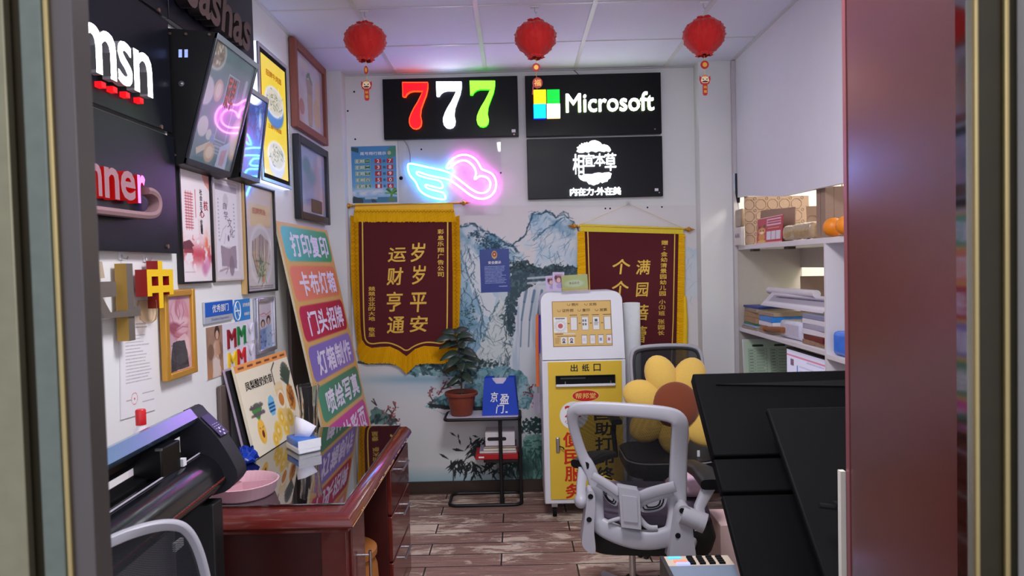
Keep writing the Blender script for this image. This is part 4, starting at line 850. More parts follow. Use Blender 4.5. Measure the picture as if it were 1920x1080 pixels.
Fv = FL(0, 0); b.prism(Fv, [(yv, zb_), (yv+.035, zb_), (yv+.035, zt_), (yv, zt_)], .014, .05, GF, GO).build('upright', t)
zc1 = yz(236, 592, .05)[1]; MB().prism(Fv, [(yv-.13, zc1+.0), (yv+.06, zc1-.005), (yv+.06, zc1+.026), (yv+.035, zc1+.022), (yv-.02, zc1+.012), (yv-.10, zc1+.016), (yv-.14, zc1+.066), (yv-.16, zc1+.05)], .016, .056, GF, GF).build('crossbar', t); hook(228, 480, t)
ya2 = yz(196, 560, .04)[0]; t = thing('channel_letter', (LW+.03, ya2, 1.30), 'pale tan channel letter hanging half hidden by the door panel', 'sign letter'); TF = mat('tan_channel_face', (176, 160, 138), .5)
z1_, z0_ = yz(198, 490, .04)[1], 1.25
MB().prism(Fv, [(ya2-.03, z0_), (ya2+.006, z0_), (ya2+.006, z1_-.05), (ya2+.05, z1_-.048), (ya2+.04, z1_), (ya2-.08, z1_+.004), (ya2-.08, z1_-.05), (ya2-.03, z1_-.05)], .002, .014, TF, GF).build('letter_body', t); z2 = yz(200, 541, .04)[1]
MB().box(LW+.014, LW+.04, ya2-.03, ya2+.06, z2-.025, z2+.02, GF).build('stub', t)

# ---- paper notice, rose picture, plates and photos
y0, z1 = yz(217, 603); y1, z0 = yz(290, 768); F = F4((LW+.004, y0, yz(218, 790)[1]), (LW+.004, y1, z0), (LW+.004, y0, z1)); w, h = y1-y0, z1-yz(218, 790)[1]
t = thing('paper_notice', (LW, (y0+y1)/2, z0), 'white paper notice of small print with a round red seal on the left wall', 'notice'); c = Canvas(0, 70, 0, 100, 110, 160, (232, 230, 232))
c.lines(10, 66, 14, 66, 15, (120, 112, 118), .7, .8, 5, .5); c.lines(30, 58, 2, 9, 2, (120, 112, 118), 1, .8, 6, .3); c.lines(42, 68, 77, 80, 1, (120, 112, 118), .7); c.lines(42, 68, 86, 89, 1, (120, 112, 118), .7); c.lines(10, 20, 81, 84, 1, (120, 112, 118), .7)
for k in range(40): a = k/40*6.283; c.ell(26+6*math.cos(a), 82+6*math.sin(a), .5, .5, (206, 80, 84), .9)
c.ell(26, 82, 1.2, 1.2, (206, 70, 70)); MB().fbox(F, 0, w, 0, h, -.003, -.0005, WHITEP).build('sheet', t); c.on('print', F, w, h, PM, t)
t, F, w, h = wframe('framed_picture', 2.352, 2.575, 1.175, 1.487, 'gold framed picture of a large pink rose above a dark dress', 'picture', mat('gilt_frame', (206, 152, 62), .35, metal=.45), .024, .024, .008)
c = Canvas(0, 60, 0, 100, 110, 180, (206, 168, 180)); c.blend(fbm(c.X*.05, c.Y*.05, 2), (186, 140, 158), .6); r = random.Random(5)
c.ell(32, 30, 24, 28, (196, 120, 138)); c.ell(20, 26, 10, 20, (220, 176, 186), .9, .2, .2); c.ell(40, 22, 12, 18, (206, 140, 154), .9, .2, -.3); c.ell(30, 16, 9, 12, (182, 104, 124), .9, .2); c.ell(34, 24, 8, 14, (214, 160, 172), .9, .2, .2); c.ell(36, 36, 20, 7, (226, 186, 194), .9, .2, -.1); c.ell(22, 44, 17, 9, (156, 70, 92), .9, .2, .3); c.ell(36, 50, 18, 9, (190, 110, 128), .9, .2, -.2); c.ell(40, 46, 14, 5, (222, 170, 182), .9, .3)

for q_ in ([(12, 22), (18, 36), (30, 40), (44, 36)], [(26, 6), (24, 20), (30, 30)], [(40, 8), (44, 22), (38, 32)], [(10, 40), (24, 46), (40, 42), (54, 44)], [(16, 52), (30, 56), (48, 54)], [(30, 12), (34, 24), (30, 32)]): c.line(q_, 1.1, (140, 62, 88), .75)
c.poly([(24, 58), (46, 52), (56, 60), (58, 84), (46, 70), (30, 66)], (222, 180, 184), .95, 2); c.poly([(14, 62), (24, 60), (44, 62), (48, 74), (54, 98), (6, 100), (8, 80)], (44, 34, 40), 1, 2); c.blend(np.clip((fbm(c.X*.25, c.Y*.25, 8)-.55)*5, 0, 1)*(c.Y > 64)*(c.X < 52), (84, 58, 66), .6); c.poly([(44, 58), (52, 58), (58, 78), (54, 86), (47, 72)], (228, 190, 194), .95, 1); c.on('print', F, w, h, PGL, t)
y0, z1 = yz(357, 634, .02); y1, z0 = yz(364, 687, .02); o = MB().box(LW+.001, LW+.02, 2.58, y1, z0, z1, GO).build('sample_block', bevel=.002); tag(o, 'small dark ochre block on the wall at the right edge of the gold framed rose', 'sign sample')
# blue department plate
y0, z1 = yz(383, 567, .01); y1, z0 = yz(437, 599, .01); t = thing('door_plate', (LW, (y0+y1)/2, z0), 'blue and silver department plate on the left wall above the portrait photo', 'sign plate'); F = FL(y0, z0); w, h = y1-y0, z1-z0
MB().fbox(F, 0, w, 0, h, .001, .010, mat('plate_silver', (188, 192, 204), .3, metal=.3)).build('plate', t, bevel=.002); MB().fbox(F, .004, w-.001, h*.32, h-.003, .0102, .0112, mat('plate_blue', (24, 90, 190), .25)).build('blue_field', t)
MB().text(F, '优秀部门', w*.24, h*.48, w*.82, h*.84, INKW, .012, .01).text(F, 'Excellent Department', w*.22, h*.08, w*.84, h*.24, mat('ink_steel', (110, 124, 160), .5, var=0), .0112, 0).build('lettering', t)
y0, z1 = yz(438, 563, .005); y1, z0 = yz(470, 599, .005); t = thing('no_smoking_plate', (LW, (y0+y1)/2, z0), 'light blue no smoking plate right of the department plate', 'sign plate'); F = FL(y0, z0); w, h = y1-y0, z1-z0
MB().fbox(F, w*.1, w, 0, h, .001, .004, mat('plate_lightblue', (40, 130, 206), .3)).build('plate', t); cx_, cz_ = w*.2, h*.5; ring = [F.p(cx_+w*.17*math.cos(a), cz_+h*.42*math.sin(a), .006) for a in np.linspace(0, 6.283, 29)[:-1]]
MB().lathe(F.p(cx_, cz_, .001), [(h*.44, 0), (h*.44, .003), (0, .0032)], MATS['plate_lightblue'], 24, F.N).tube(ring, .0022, INKW, 6, closed=True).tube([F.p(cx_-w*.11, cz_+h*.3, .006), F.p(cx_+w*.11, cz_-h*.3, .006)], .002, INKW, 6).tube([F.p(cx_-w*.1, cz_, .006), F.p(cx_+w*.1, cz_, .006)], .003, INKW, 6).build('symbol', t)
MB().text(F, '请勿吸烟', w*.52, h*.64, w*.95, h*.82, INKW, .005, .01).text(F, '谢谢配合', w*.6, h*.24, w*.95, h*.38, INKW, .005, .01).build('lettering', t)
# portrait photo, acrylic letter samples, silver frame
y0, z1 = yz(384, 615); y1, z0 = yz(418, 702); c = Canvas(0, 50, 0, 90, 80, 140, (176, 140, 118)); c.blend(fbm(c.X*.06, c.Y*.05, 3), (140, 104, 84), .8); c.blend(np.clip((c.Y-55)/30, 0, 1), (190, 130, 80), .8)
c.ell(28, 60, 12, 34, (206, 184, 170), .9); c.ell(12, 44, 10, 14, (120, 88, 70), .8); c.ell(42, 46, 8, 16, (130, 96, 74), .8); c.ell(33, 12, 8, 12, (54, 38, 34), .95); c.ell(33, 16, 5, 8, (216, 170, 148)); c.poly([(28, 26), (38, 26), (42, 50), (30, 56), (26, 42)], (196, 150, 124), .9, 1); c.poly([(20, 58), (34, 52), (44, 90), (14, 90)], (222, 204, 196), .9, 2); c.line([(28, 32), (24, 48), (34, 58)], 4, (206, 160, 136), .9)
F = FL(y0, z0, .004); w, h = y1-y0, z1-z0; t = thing('photo_print', (LW, (y0+y1)/2, z0), 'unframed sepia portrait print of a seated woman under the department plate', 'photo'); MB().fbox(F, 0, w, 0, h, -.0035, -.0005, WHITEP).build('board', t); c.on('print', F, w, h, PG, t)
y0, z1 = yz(418, 613, .004); y1, z0 = yz(474, 676, .004); z0 -= .02; F = FL(y0, z0); w, h = y1-y0, z1-z0+.01
t = thing('letter_sample_board', (LW, (y0+y1)/2, z0), 'white board of raised coloured sample letters between the portrait and the silver frame', 'sample board'); MB().fbox(F, 0, w, 0, h, .001, .006, mat('sample_white', (222, 220, 232), .3)).build('backing_board', t)
Fn = FL(y0, z0, .006)
for k, (u, v, col, lb) in enumerate(((.10, .50, (140, 20, 34), 'dark red letter'), (.44, .52, (20, 120, 60), 'green letter'), (.76, .54, (214, 210, 224), 'white upper letter'), (.10, .04, (232, 190, 30), 'yellow letter'), (.42, .06, (196, 26, 36), 'red letter'), (.76, .08, (214, 208, 222), 'white lower letter'))):
    o = MB().text(Fn, 'M', w*u, h*v, w*(u+.27), h*(v+.38), mat('sample_%d' % k, col, .3), 0, 0, depth=.007).build('sample_letter', t); o['label'] = lb
t, F, w, h = wframe('framed_photo', 3.213, 3.46, 1.155, 1.42, 'silver framed photo of people in pale blue right of the sample letters', 'photo', mat('polished_silver', (206, 206, 220), .2, metal=.8), .022, .022, .002)
c = Canvas(0, 60, 0, 100, 90, 150, (210, 200, 214)); c.ell(20, 46, 8, 9, (60, 44, 48)); c.ell(20, 48, 5, 7, (216, 180, 170)); c.ell(42, 40, 8, 10, (60, 44, 48)); c.ell(42, 43, 5, 7, (216, 180, 170)); c.poly([(8, 60), (32, 56), (36, 100), (2, 100)], (120, 150, 206), .95, 4); c.poly([(32, 54), (54, 52), (58, 100), (30, 100)], (170, 190, 226), .95, 4); c.blend(np.clip((fbm(c.X*.2, c.Y*.2, 3)-.6)*6, 0, 1)*(c.Y > 55), (50, 60, 100), .8); c.line([(10, 26), (26, 24), (34, 28), (52, 22)], 2, (196, 90, 96), .7); c.line([(12, 30), (40, 31), (54, 28)], 1.2, (196, 110, 110), .6); c.on('print', F, w, h, PGL, t)
y0, z1 = yz(510, 596); y1, z0 = yz(522, 680); o = MB().box(LW+.001, LW+.004, 3.47, y1, z0, z1, mat('sticker_white', (222, 218, 214), .6)).build('blank_card'); tag(o, 'blank white card on the wall between the silver frame and the leaning menu board', 'card')
# ================================================================== CEILING LANTERNS
LRED = mat('red_tissue_paper', (206, 24, 22), .7, var=.1, sheen=.2); LGOLD = mat('pendant_gold', (226, 166, 60), .4, metal=.2)
def lantern(px, py, hx, hy, label, lion):
    Y = 3.55; c = at(px, py, Y=Y); t = thing('paper_lantern', (c.x, Y, c.z-.09), label, 'lantern', 'red paper lanterns under the ceiling')
    prof = [(.034, .094), (.042, .088), (.036, .080), (.062, .072), (.086, .052), (.099, .025), (.100, 0), (.094, -.025), (.078, -.05), (.056, -.072), (.036, -.083), (.044, -.092), (.030, -.098)]
    b = MB(); n = 64; vs = []
    for i, (r, h) in enumerate(prof):
        for j in range(n):
            q = 2*math.pi*j/n; ph = (0 if i % 2 else math.pi/1); k = 1+.11*math.cos(12*q+ph*(1 if 1 < i < 11 else .3)); vs.append((c.x+r*k*math.cos(q), Y+r*k*math.sin(q), c.z+h*(1+.03*math.cos(5*q))))
    b.add(vs, [(i*n+j, (i+1)*n+j, (i+1)*n+(j+1) % n, i*n+(j+1) % n) for i in range(len(prof)-1) for j in range(n)], LRED, True).build('paper_ball', t)
    h = at(hx, hy, Z=CEIL-.002); b = MB(); b.box(c.x-.02, c.x+.02, Y-.016, Y+.016, CEIL-.005, CEIL-.0005, HK).tube([(c.x, Y, CEIL-.004), (c.x, Y, CEIL-.025), (c.x+.006, Y, CEIL-.034), (c.x+.011, Y, CEIL-.026)], .0018, STEEL, 6); b.build('ceiling_hook', t)
    MB().tube([(c.x, Y, CEIL-.033), (c.x+.001, Y, c.z+.09)], .0009, WHITEP, 5).tube([(c.x, Y, c.z-.095), (c.x+.002, Y, c.z-.29)], .0009, YEL, 5).build('string', t)
    F = Fr((c.x, Y-.002, c.z), (1, 0, 0), (0, 0, 1), (0, -1, 0)); a = [2*math.pi*k/18 for k in range(18)]
    wch = .021 if not lion == 1 else .010
    MB().prism(F, [(wch*math.cos(x), -.144+.021*math.sin(x)) for x in a], 0, .004, mat('pendant_red', (176, 30, 26), .5)).prism(F, [(wch*.55*math.cos(x), -.144+.012*math.sin(x)) for x in a], .004, .0055, LGOLD).build('round_charm', t)
    PR, PC = MATS['pendant_red'], mat('pendant_cream', (236, 214, 180), .5); DKR = mat('pendant_dark', (70, 24, 20), .5)
    if lion:
        hd = [(-.026, -.20), (-.028, -.217), (-.022, -.238), (-.012, -.244), (-.012, -.29), (-.007, -.298), (.007, -.298), (.012, -.29), (.012, -.244), (.022, -.238), (.028, -.217), (.026, -.20), (.018, -.207), (.010, -.198), (0, -.195), (-.010, -.198), (-.018, -.207)]
        b = MB().prism(F, hd, 0, .004, PR)
        b.prism(F, [(-.017, -.209), (-.010, -.202), (.010, -.202), (.017, -.209), (.021, -.226), (.012, -.236), (-.012, -.236), (-.021, -.226)], .004, .0055, PC).prism(F, [(-.010, -.205), (.010, -.205), (.007, -.199), (-.007, -.199)], .0055, .0065, LGOLD)
        for s_ in (-1, 1): b.prism(F, [(s_*.006, -.216), (s_*.013, -.213), (s_*.012, -.219), (s_*.006, -.221)], .0055, .0065, DKR)
        b.prism(F, [(-.016, -.228), (0, -.224), (.016, -.228), (.010, -.233), (-.010, -.233)], .0055, .0065, DKR)
        b.text(F, '纳', -.008, -.264, .008, -.249, LGOLD, .0046, .02).text(F, '福', -.008, -.286, .008, -.271, LGOLD, .0046, .02); b.build('paper_pendant', t)
    else:
        MB().prism(F, [(.005+.026*math.cos(x), -.222+.027*math.sin(x)) for x in a], 0, .004, PR).text(F, '福', -.012, -.238, .022, -.206, LGOLD, .0046, .01).prism(F, [(-.024, -.28), (-.018, -.28), (-.014, -.235), (-.02, -.235)], -.001, .001, PR).build('paper_pendant', t)
lantern(685, 78, 685, 25, 'red paper lantern with a lion charm, left of the sevens board', 1)
lantern(1004, 73, 1003, 11, 'red paper lantern with a round charm, in front of the upper two signs', 0)
lantern(1320, 68, 1320, 7, 'red paper lantern with a lion charm, nearest the right wall', 2)

# ================================================================== DESK
WOOD = mat('mahogany_lacquer', (92, 30, 24), .22, var=.3, scale=14, coat=.5); WOODD = mat('mahogany_dark', (62, 20, 18), .35, var=.25, scale=12); WEAR = mat('worn_edge', (196, 158, 120), .7)
XR, Y0, Y1 = -.535, 2.17, 3.42
dk = thing('office_desk', ((LW+XR)/2, (Y0+Y1)/2, 0), 'dark red lacquered wooden desk with a glass top along the left wall', 'desk')
def slab(x0, x1, y0, y1, z0, z1, m, name, bev): MB().box(x0, x1, y0, y1, z0, z1, m).build(name, dk, bevel=bev)
b = MB(); XL = LW+.03
rim = [(.0, .758), (.045, .758), (.066, .742), (.070, .728), (.060, .716), (.050, .712), (.050, .704), (.036, .698)]
P = [(XL, Y0+.07), (XR-.07, Y0+.07), (XR-.07, Y1-.02)]
ring = []
for d, z in rim: ring.append([(XL, Y0+.07-d, z), (XR-.07+d, Y0+.07-d, z), (XR-.07+d, Y1, z)])
vs = [p for q in ring for p in q]; fs = []
for i in range(len(rim)-1):
    for j in range(2): fs.append((i*3+j, (i+1)*3+j, (i+1)*3+j+1, i*3+j+1))
b.add(vs, fs, WOOD); b.box(XL, XR-.04, Y0+.035, Y1, .700, .7575, WOOD)
b.build('desk_top', dk)
wv = MB(); r = random.Random(2)
wv.tube([(XR-.0005, Y0+.004, .727), (XR-.0005, Y1-.5, .727)], .0014, WEAR, 6)
for k in range(26): y = r.uniform(Y0+.1, Y1-.1); wv.obox((XR-.003, y, .730), (.003, 0, .004), (0, r.uniform(.003, .012), 0), (-.001, 0, .0008), WEAR)
wv.build('worn_edge', dk)
GLT = mat('desk_glass', (16, 12, 13), .015, spec=.9, ior=2.3, var=0, coat=.6); MB().box(XL+.01, -.588, Y0+.115, Y1-.003, .7582, .766, GLT).build('glass_top', dk, bevel=.0015)
b = MB(); b.box(XL, -.64, Y0+.085, Y0+.105, .03, .70, WOODD); b.box(-.66, -.575, Y0+.075, Y0+.11, 0, .70, WOOD); b.box(XL, -.62, Y0+.07, Y0+.11, 0, .06, WOOD); b.build('end_panel', dk, bevel=.003)
b = MB(); b.box(XL, -.58, Y0+.11, 2.47, .02, .70, WOODD).build('near_pedestal', dk, bevel=.002)
o = MB().box(-.581, -.566, Y0+.115, 2.47, .03, .69, WOOD).build('pedestal_door', dk, bevel=.003)
def pull(p0, p1, par):
    p0, p1 = Vector(p0), Vector(p1); off = Vector((.026, 0, 0)); MB().tube([p0, p0+off], .004, STEEL, 8).tube([p1, p1+off], .004, STEEL, 8).tube([p0+off-(p1-p0)*.12, p1+off+(p1-p0)*.12], .0055, STEEL, 10).build('handle', par)
pull((-.566, 2.43, .41), (-.566, 2.43, .53), o)
MB().box(XL, -.565, 2.90, Y1-.04, .02, .70, WOODD).build('drawer_pedestal', dk, bevel=.002)
for z0, z1 in ((.50, .69), (.30, .49), (.06, .29)):
    o = MB().box(-.566, -.548, 2.905, Y1-.045, z0, z1, WOOD).build('drawer', dk, bevel=.003); zm = z1-.045; pull((-.548, 3.08, zm), (-.548, 3.20, zm), o)
MB().box(XL, XL+.02, 2.47, 2.90, .1, .70, WOODD).build('modesty_panel', dk)
st = thing('drum_stool', (-.70, 2.68, 0), 'round orange brown wooden stool pushed under the desk', 'stool'); OW = mat('orange_wood', (150, 92, 40), .4, var=.2, scale=18)
MB().lathe((-.70, 2.68, 0), [(.10, 0), (.125, .03), (.14, .2), (.13, .38), (.115, .42)], OW, 30).build('body', st); MB().lathe((-.70, 2.68, .42), [(.12, 0), (.13, .008), (.13, .03), (.12, .038), (0, .04)], OW, 30).build('seat', st)

# ================================================================== LEANING SERVICE BOARD
bl, br, tl = Vector((-.857, 3.5, .012)), Vector((-.845, 4.41, .012)), Vector((-1.203, 3.5, 1.80)); FBd = F4(bl, br, tl); w, h = (br-bl).length, (tl-bl).length
t = thing('service_board', (-.85, 3.95, 0), 'tall leaning board of six coloured service rows between the desk and the left banner', 'sign board')
def uvp(px, py, F):
    d = FWD+RGT*((px-960)/FPX)-UPV*((py-540)/FPX); k = (F.O-EYE).dot(F.N)/d.dot(F.N); q = EYE+d*k-F.O; return q.dot(F.U), q.dot(F.V)
c = Canvas(0, 90, 0, 183, 180, 366, (226, 184, 112)); c.blend(fbm(c.X*.02, c.Y*.01, 3), (216, 168, 92), .6)
def rr(x0, x1, y0, y1, rad, ca, cb, vert=False):
    dx = np.maximum(np.maximum(x0+rad-c.X, c.X-x1+rad), 0); dy = np.maximum(np.maximum(y0+rad-c.Y, c.Y-y1+rad), 0); m = np.clip(rad-np.hypot(dx, dy)+.5, 0, 1); g = np.clip((c.X-x0)/(x1-x0), 0, 1)[..., None]; c.blend(m, (np.array(ca)*(1-g)+np.array(cb)*g)/255.)
rows = [((96, 196, 206), (66, 166, 100)), ((240, 136, 116), (232, 140, 92)), ((196, 44, 84), (186, 34, 66)), ((132, 116, 196), (150, 132, 206)), ((78, 152, 118), (70, 138, 104)), ((214, 78, 168), (206, 62, 150)), ((60, 140, 196), (70, 150, 206))]
vv = [uvp(x, y, FBd)[1] for x, y in ((519, 421), (536, 499), (555, 579), (572, 655))]; v0_ = h-vv[0]; pitch = (vv[0]-vv[3])/3
for k, (ca, cb) in enumerate(rows): y = (v0_+k*pitch)*100; rr(3.5, 87, y, y+pitch*100*.88, 5, ca, cb)
MB().fbox(FBd, 0, w, 0, h, -.012, -.0006, mat('board_core', (206, 190, 160), .6)).build('board', t); c.on('print', FBd, w, h, paintmat('print_satin', .45), t); T = MB()
WT = mat('ink_lavender_white', (236, 230, 246), .5, var=0)
for k, s_ in enumerate(('打印复印', '卡布灯箱', '门头招牌', '灯箱制作', '喷绘写真', '名片彩页')):
    yt = h-(v0_+k*pitch)
    for i, ch in enumerate(s_): T.text(FBd, ch, w*(.16+i*.19), yt-pitch*.76, w*(.16+i*.19+.175), yt-pitch*.14, WT, .0008, .028)
T.build('lettering', t)
o = MB().box(LW+.003, LW+.02, 3.69, 4.45, .02, 1.44, mat('taupe_board', (106, 90, 88), .6)).build('plain_board'); tag(o, 'plain taupe board standing upright on the left wall behind the coloured service board', 'board')

# ================================================================== BOARDS AND THINGS ON THE DESK
ZD = .766
bl, br = at(481, 861, Z=ZD+.0035), at(571, 803, Z=ZD+.0035); tl = Vector((-1.172, bl.y+.015, 1.155)); F = F4(bl, br, tl); w, h = (br-bl).length, (tl-bl).length
t = thing('menu_board', bl, 'cream pineapple milkshake menu board leaning on the left wall at the front of its stack', 'menu board', 'boards leaning on the desk')
MB().fbox(F, 0, w, 0, h, -.012, -.0006, mat('cream_board', (226, 214, 186), .6)).build('board', t)
c = Canvas(0, 100, 0, 82, 150, 122, (238, 228, 202)); c.rect(0, 100, 0, 6.5, (236, 156, 84)); r = random.Random(4)
for k in range(6): c.lines(6+k*16, 15+k*16, 2.2, 4.6, 1, (120, 60, 40), 1.6, .9, k, 0)
def pine(cx_, cy_, s_, face):
    for k in range(9): a = -1.57+(k-4)*.22; c.line([(cx_, cy_-s_*9), (cx_+math.cos(a)*s_*8, cy_-s_*9+math.sin(a)*s_*11)], s_*2, (70, 140, 64) if face else (60, 84, 62), .95, True)
    c.ell(cx_, cy_, s_*5.2, s_*9, (240, 180, 60) if face else (214, 146, 58)); c.ell(cx_+s_, cy_, s_*3.6, s_*8, (250, 200, 84) if face else (196, 120, 44), .6)
    if face: c.ell(cx_+s_, cy_+s_*2, s_*1.7, s_*2.8, (110, 34, 24)); c.line([(cx_-s_*2, cy_-s_*3), (cx_-s_, cy_-s_*2.4)], .7, (90, 50, 20)); c.line([(cx_+s_*3, cy_-s_*3), (cx_+s_*2, cy_-s_*2.4)], .7, (90, 50, 20))
    else:
        for k in range(60): x, y = cx_+r.gauss(0, s_*2), cy_+r.gauss(0, s_*4); c.ell(x, y, .9, 1.3, (120, 64, 30), .7)
pine(20, 63, 1.25, True); pine(88, 46, 1.5, False)
for k in range(12): a = -1.57+(k-6)*.2; c.line([(88, 33), (88+math.cos(a)*12, 33+math.sin(a)*22)], 2.2, (64, 80, 66), .9, True)
for x, y, q in ((48, 70, 9), (60, 60, 9), (64, 72, 8), (76, 64, 9), (40, 76, 7)): c.ell(x, y, q*.8, q, (246, 206, 90)); c.ell(x, y, q*.5, q*.65, (240, 190, 66)); c.ell(x, y, q*.22, q*.28, (250, 226, 150))
c.poly([(60, 32), (76, 30), (74, 60), (64, 62)], (238, 204, 130), .95); c.ell(68, 44, 7, 9, (240, 232, 216)); c.ell(68, 44, 5, 6.5, (206, 130, 50)); c.ell(68, 30, 9, 3.5, (236, 214, 170)); c.line([(62, 28), (62, 14), (70, 8)], 1.6, (60, 52, 40)); c.poly([(40, 42), (44, 37), (49, 36), (53, 40), (54, 48), (50, 55), (44, 55), (40, 50)], (110, 190, 226), .95, 2); c.lines(42, 52, 42, 52, 3, (30, 70, 130), 1.6, .9, 3, 0)
for y in (38, 45): c.lines(9, 33, y, y+4.5, 1, (120, 100, 90), 2.4, .9, y, .1)
c.on('print', F, w, h, PG, t); MB().text(F, '凤梨酸奶奶昔', w*.10, h*.70, w*.60, h*.80, INKB, .0008, .018).text(F, '新鲜凤梨', w*.10, h*.485, w*.30, h*.545, GI, .0008, .01).text(F, '每日鲜乳', w*.13, h*.40, w*.32, h*.455, GI, .0008, .01).build('lettering', t)
for k, (m, lb, n_, du, dv) in enumerate(((mat('black_foam_board', (24, 22, 26), .6), 'black board right behind the menu board on the desk', -.024, -.006, -.012), (mat('mauve_board', (176, 160, 178), .5), 'mauve board at the back of the stack on the desk', -.038, -.012, -.004))):
    o = MB().fbox(F, du, w-.03, 0.013, h+dv, n_-(.011 if k == 0 else .006), n_, m).build('leaning_board'); tag(o, lb, 'board', 'boards leaning on the desk')
p = at(424, 726, X=LW+.06); o = MB().box(LW+.004, LW+.020, p.y+.04, p.y+.13, ZD, at(424, 726, X=LW+.05).z, mat('grey_brown_box', (96, 82, 76), .6)).build('box_file', bevel=.003); tag(o, 'narrow grey brown box standing on the desk behind the leaning boards', 'box')
# tissue pack
A = Vector((-.932, 2.897, ZD)); B = Vector((-.857, 2.967, ZD)); D = Vector((-1.03, 3.027, ZD)); t = thing('tissue_pack', (A+B+D)/3, 'blue and white plastic tissue pack with a sheet pulled up on the desk', 'tissues')
BLUP = mat('blue_tissue_wrap', (40, 110, 206), .25, var=.25, scale=40, bump=.3); WHP = mat('white_tissue_wrap', (228, 228, 234), .2, var=.06, scale=60, bump=.4)
e1, e2 = (B-A), (D-A); H_ = .062
def hexa(P, z0, z1, m, b): q = [Vector((p.x, p.y, z)) for z in (z0, z1) for p in P]; b.add(q, [(3, 2, 1, 0), (4, 5, 6, 7), (0, 1, 5, 4), (1, 2, 6, 5), (2, 3, 7, 6), (3, 0, 4, 7)], m)
b = MB(); hexa([A, B, B+e2, D], ZD+.0005, ZD+.026, WHP, b); hexa([A+e1*.02+e2*.02, B-e1*.02+e2*.02, B+e2*.98-e1*.02, D+e1*.02-e2*.02], ZD+.026, ZD+.056, BLUP, b)
b.quad(A+Vector((-.001, -.001, .02)), B+Vector((.001, -.001, .02)), B+Vector((.001, -.001, .058)), A+Vector((-.001, -.001, .058)), WHP); b.build('pack', t, bevel=.006)
c0 = (A+B+e2)*1; c0 = A+e1*.5+e2*.5; sh = MB(); P = [c0+Vector((-.04, .01, .052)), c0+Vector((.03, -.01, .052)), c0+Vector((.06, .0, .10)), c0+Vector((.0, .01, .13)), c0+Vector((-.035, .02, .14))]
sh.add([P[0], P[1], P[2], P[3], P[4], c0+Vector((0, -.006, .08))], [(0, 1, 5), (1, 2, 5), (2, 3, 5), (3, 4, 5), (4, 0, 5)], mat('tissue_paper', (232, 230, 240), .9)); sh.build('tissue_sheet', t, solid=.0012)
# cut glass vase
vx, vy = -.962, 3.15; t = None; GLS = mat('cut_glass', (252, 252, 253), .03, trans=1, ior=1.22, var=0)
o = MB().lathe((vx, vy, ZD+.0005), [(0, 0), (.036, 0), (.038, .01), (.036, .03), (.040, .12), (.046, .21), (.052, .255), (.048, .255), (.041, .21), (.035, .12), (.031, .03), (0, .022)], GLS, 40, wav=lambda q: 1+.045*math.cos(q*10)).build('glass_vase'); tag(o, 'tall clear cut glass vase on the desk in front of the service board', 'vase')
# pink divided snack tray
tx, ty = -.972, 2.40; PK = mat('pink_plastic', (206, 162, 172), .4, var=.04); t = thing('snack_tray', (tx, ty, ZD), 'round pink ribbed snack tray with dividers on the desk beside the plotter', 'tray')
MB().lathe((tx, ty, ZD), [(.0, 0), (.098, 0), (.106, .006), (.118, .044), (.122, .048), (.118, .050), (.113, .046), (.100, .010), (0, .008)], PK, 96, wav=lambda q: 1+.012*math.cos(q*40)).build('dish', t)
b = MB()
for a in (.25, 2.35, 4.45): b.obox((tx+.052*math.cos(a), ty+.052*math.sin(a), ZD+.026), (.052*math.cos(a), .052*math.sin(a), 0), (-.0015*math.sin(a), .0015*math.cos(a), 0), (0, 0, .018), PK)
b.build('dividers', t)
# crumpled blue pouch
p = at(462, 858, Z=ZD); b = MB(); bm = bmesh.new(); bmesh.ops.create_icosphere(bm, subdivisions=3, radius=1); r = random.Random(9)
V = [(v.co.x*.045*(1+.25*math.sin(v.co.z*7+v.co.y*5)), v.co.y*.045*(1+.2*math.sin(v.co.x*6)), max(0, (v.co.z+.85))*.032*(1+.3*math.sin(v.co.x*9+v.co.y*8))) for v in bm.verts]
b.add([(p.x+.03+x, p.y-.085+y, ZD+.0005+z) for x, y, z in V], [tuple(v.index for v in f.verts) for f in bm.faces], mat('blue_foil', (24, 60, 170), .2, var=.4, scale=50, bump=.5), True); bm.free()
o = b.build('snack_pouch'); tag(o, 'crumpled blue plastic pouch on the desk between the plotter and the menu board', 'pouch')

# ================================================================== VINYL PLOTTER
PB = mat('plotter_black', (13, 13, 15), .35, spec=.4, var=.1); PBM = mat('plotter_cap', (34, 33, 40), .5, var=.12, scale=300, bump=.15); PGL_ = mat('plotter_cover_blue_reflection', (104, 136, 168), .22, spec=.9, metal=.5, var=.05)  # cover's blue-grey base colour paints in the blue reflection on its black gloss
YF_ = 1.975
def xz_(px, py): p = at(px, py, Y=YF_); return (p.x, p.z)
pl = thing('vinyl_plotter', (-.95, 1.4, 0), 'long black vinyl cutting plotter on a stand along the left wall', 'plotter')
SHX = .047
def extr(prof, ya, yb, m, name, bev=0, par=None, smooth=False):
    n = len(prof); A = [(x+SHX*(YF_-ya), ya, z) for x, z in prof]; Bq = [(x+SHX*(YF_-yb), yb, z) for x, z in prof]
    ar = sum(prof[i][0]*prof[(i+1) % n][1]-prof[(i+1) % n][0]*prof[i][1] for i in range(n)); fl = ar < 0
    f = [tuple(range(n))[::(-1 if fl else 1)], tuple(range(n, 2*n))[::(1 if fl else -1)]]+[((i, n+i, n+(i+1) % n, (i+1) % n) if not fl else (i, (i+1) % n, n+(i+1) % n, n+i)) for i in range(n)]
    b = MB(); b.add(A+Bq, f[:2], m); b.add(A+Bq, f[2:], m, smooth); return b.build(name, par or pl, bevel=bev)
cap = [xz_(*q) for q in chaikin([(340, 770), (357, 766), (371, 783), (404, 815), (430, 854), (449, 892), (436, 913), (416, 926), (345, 940), (335, 800)], 1)]
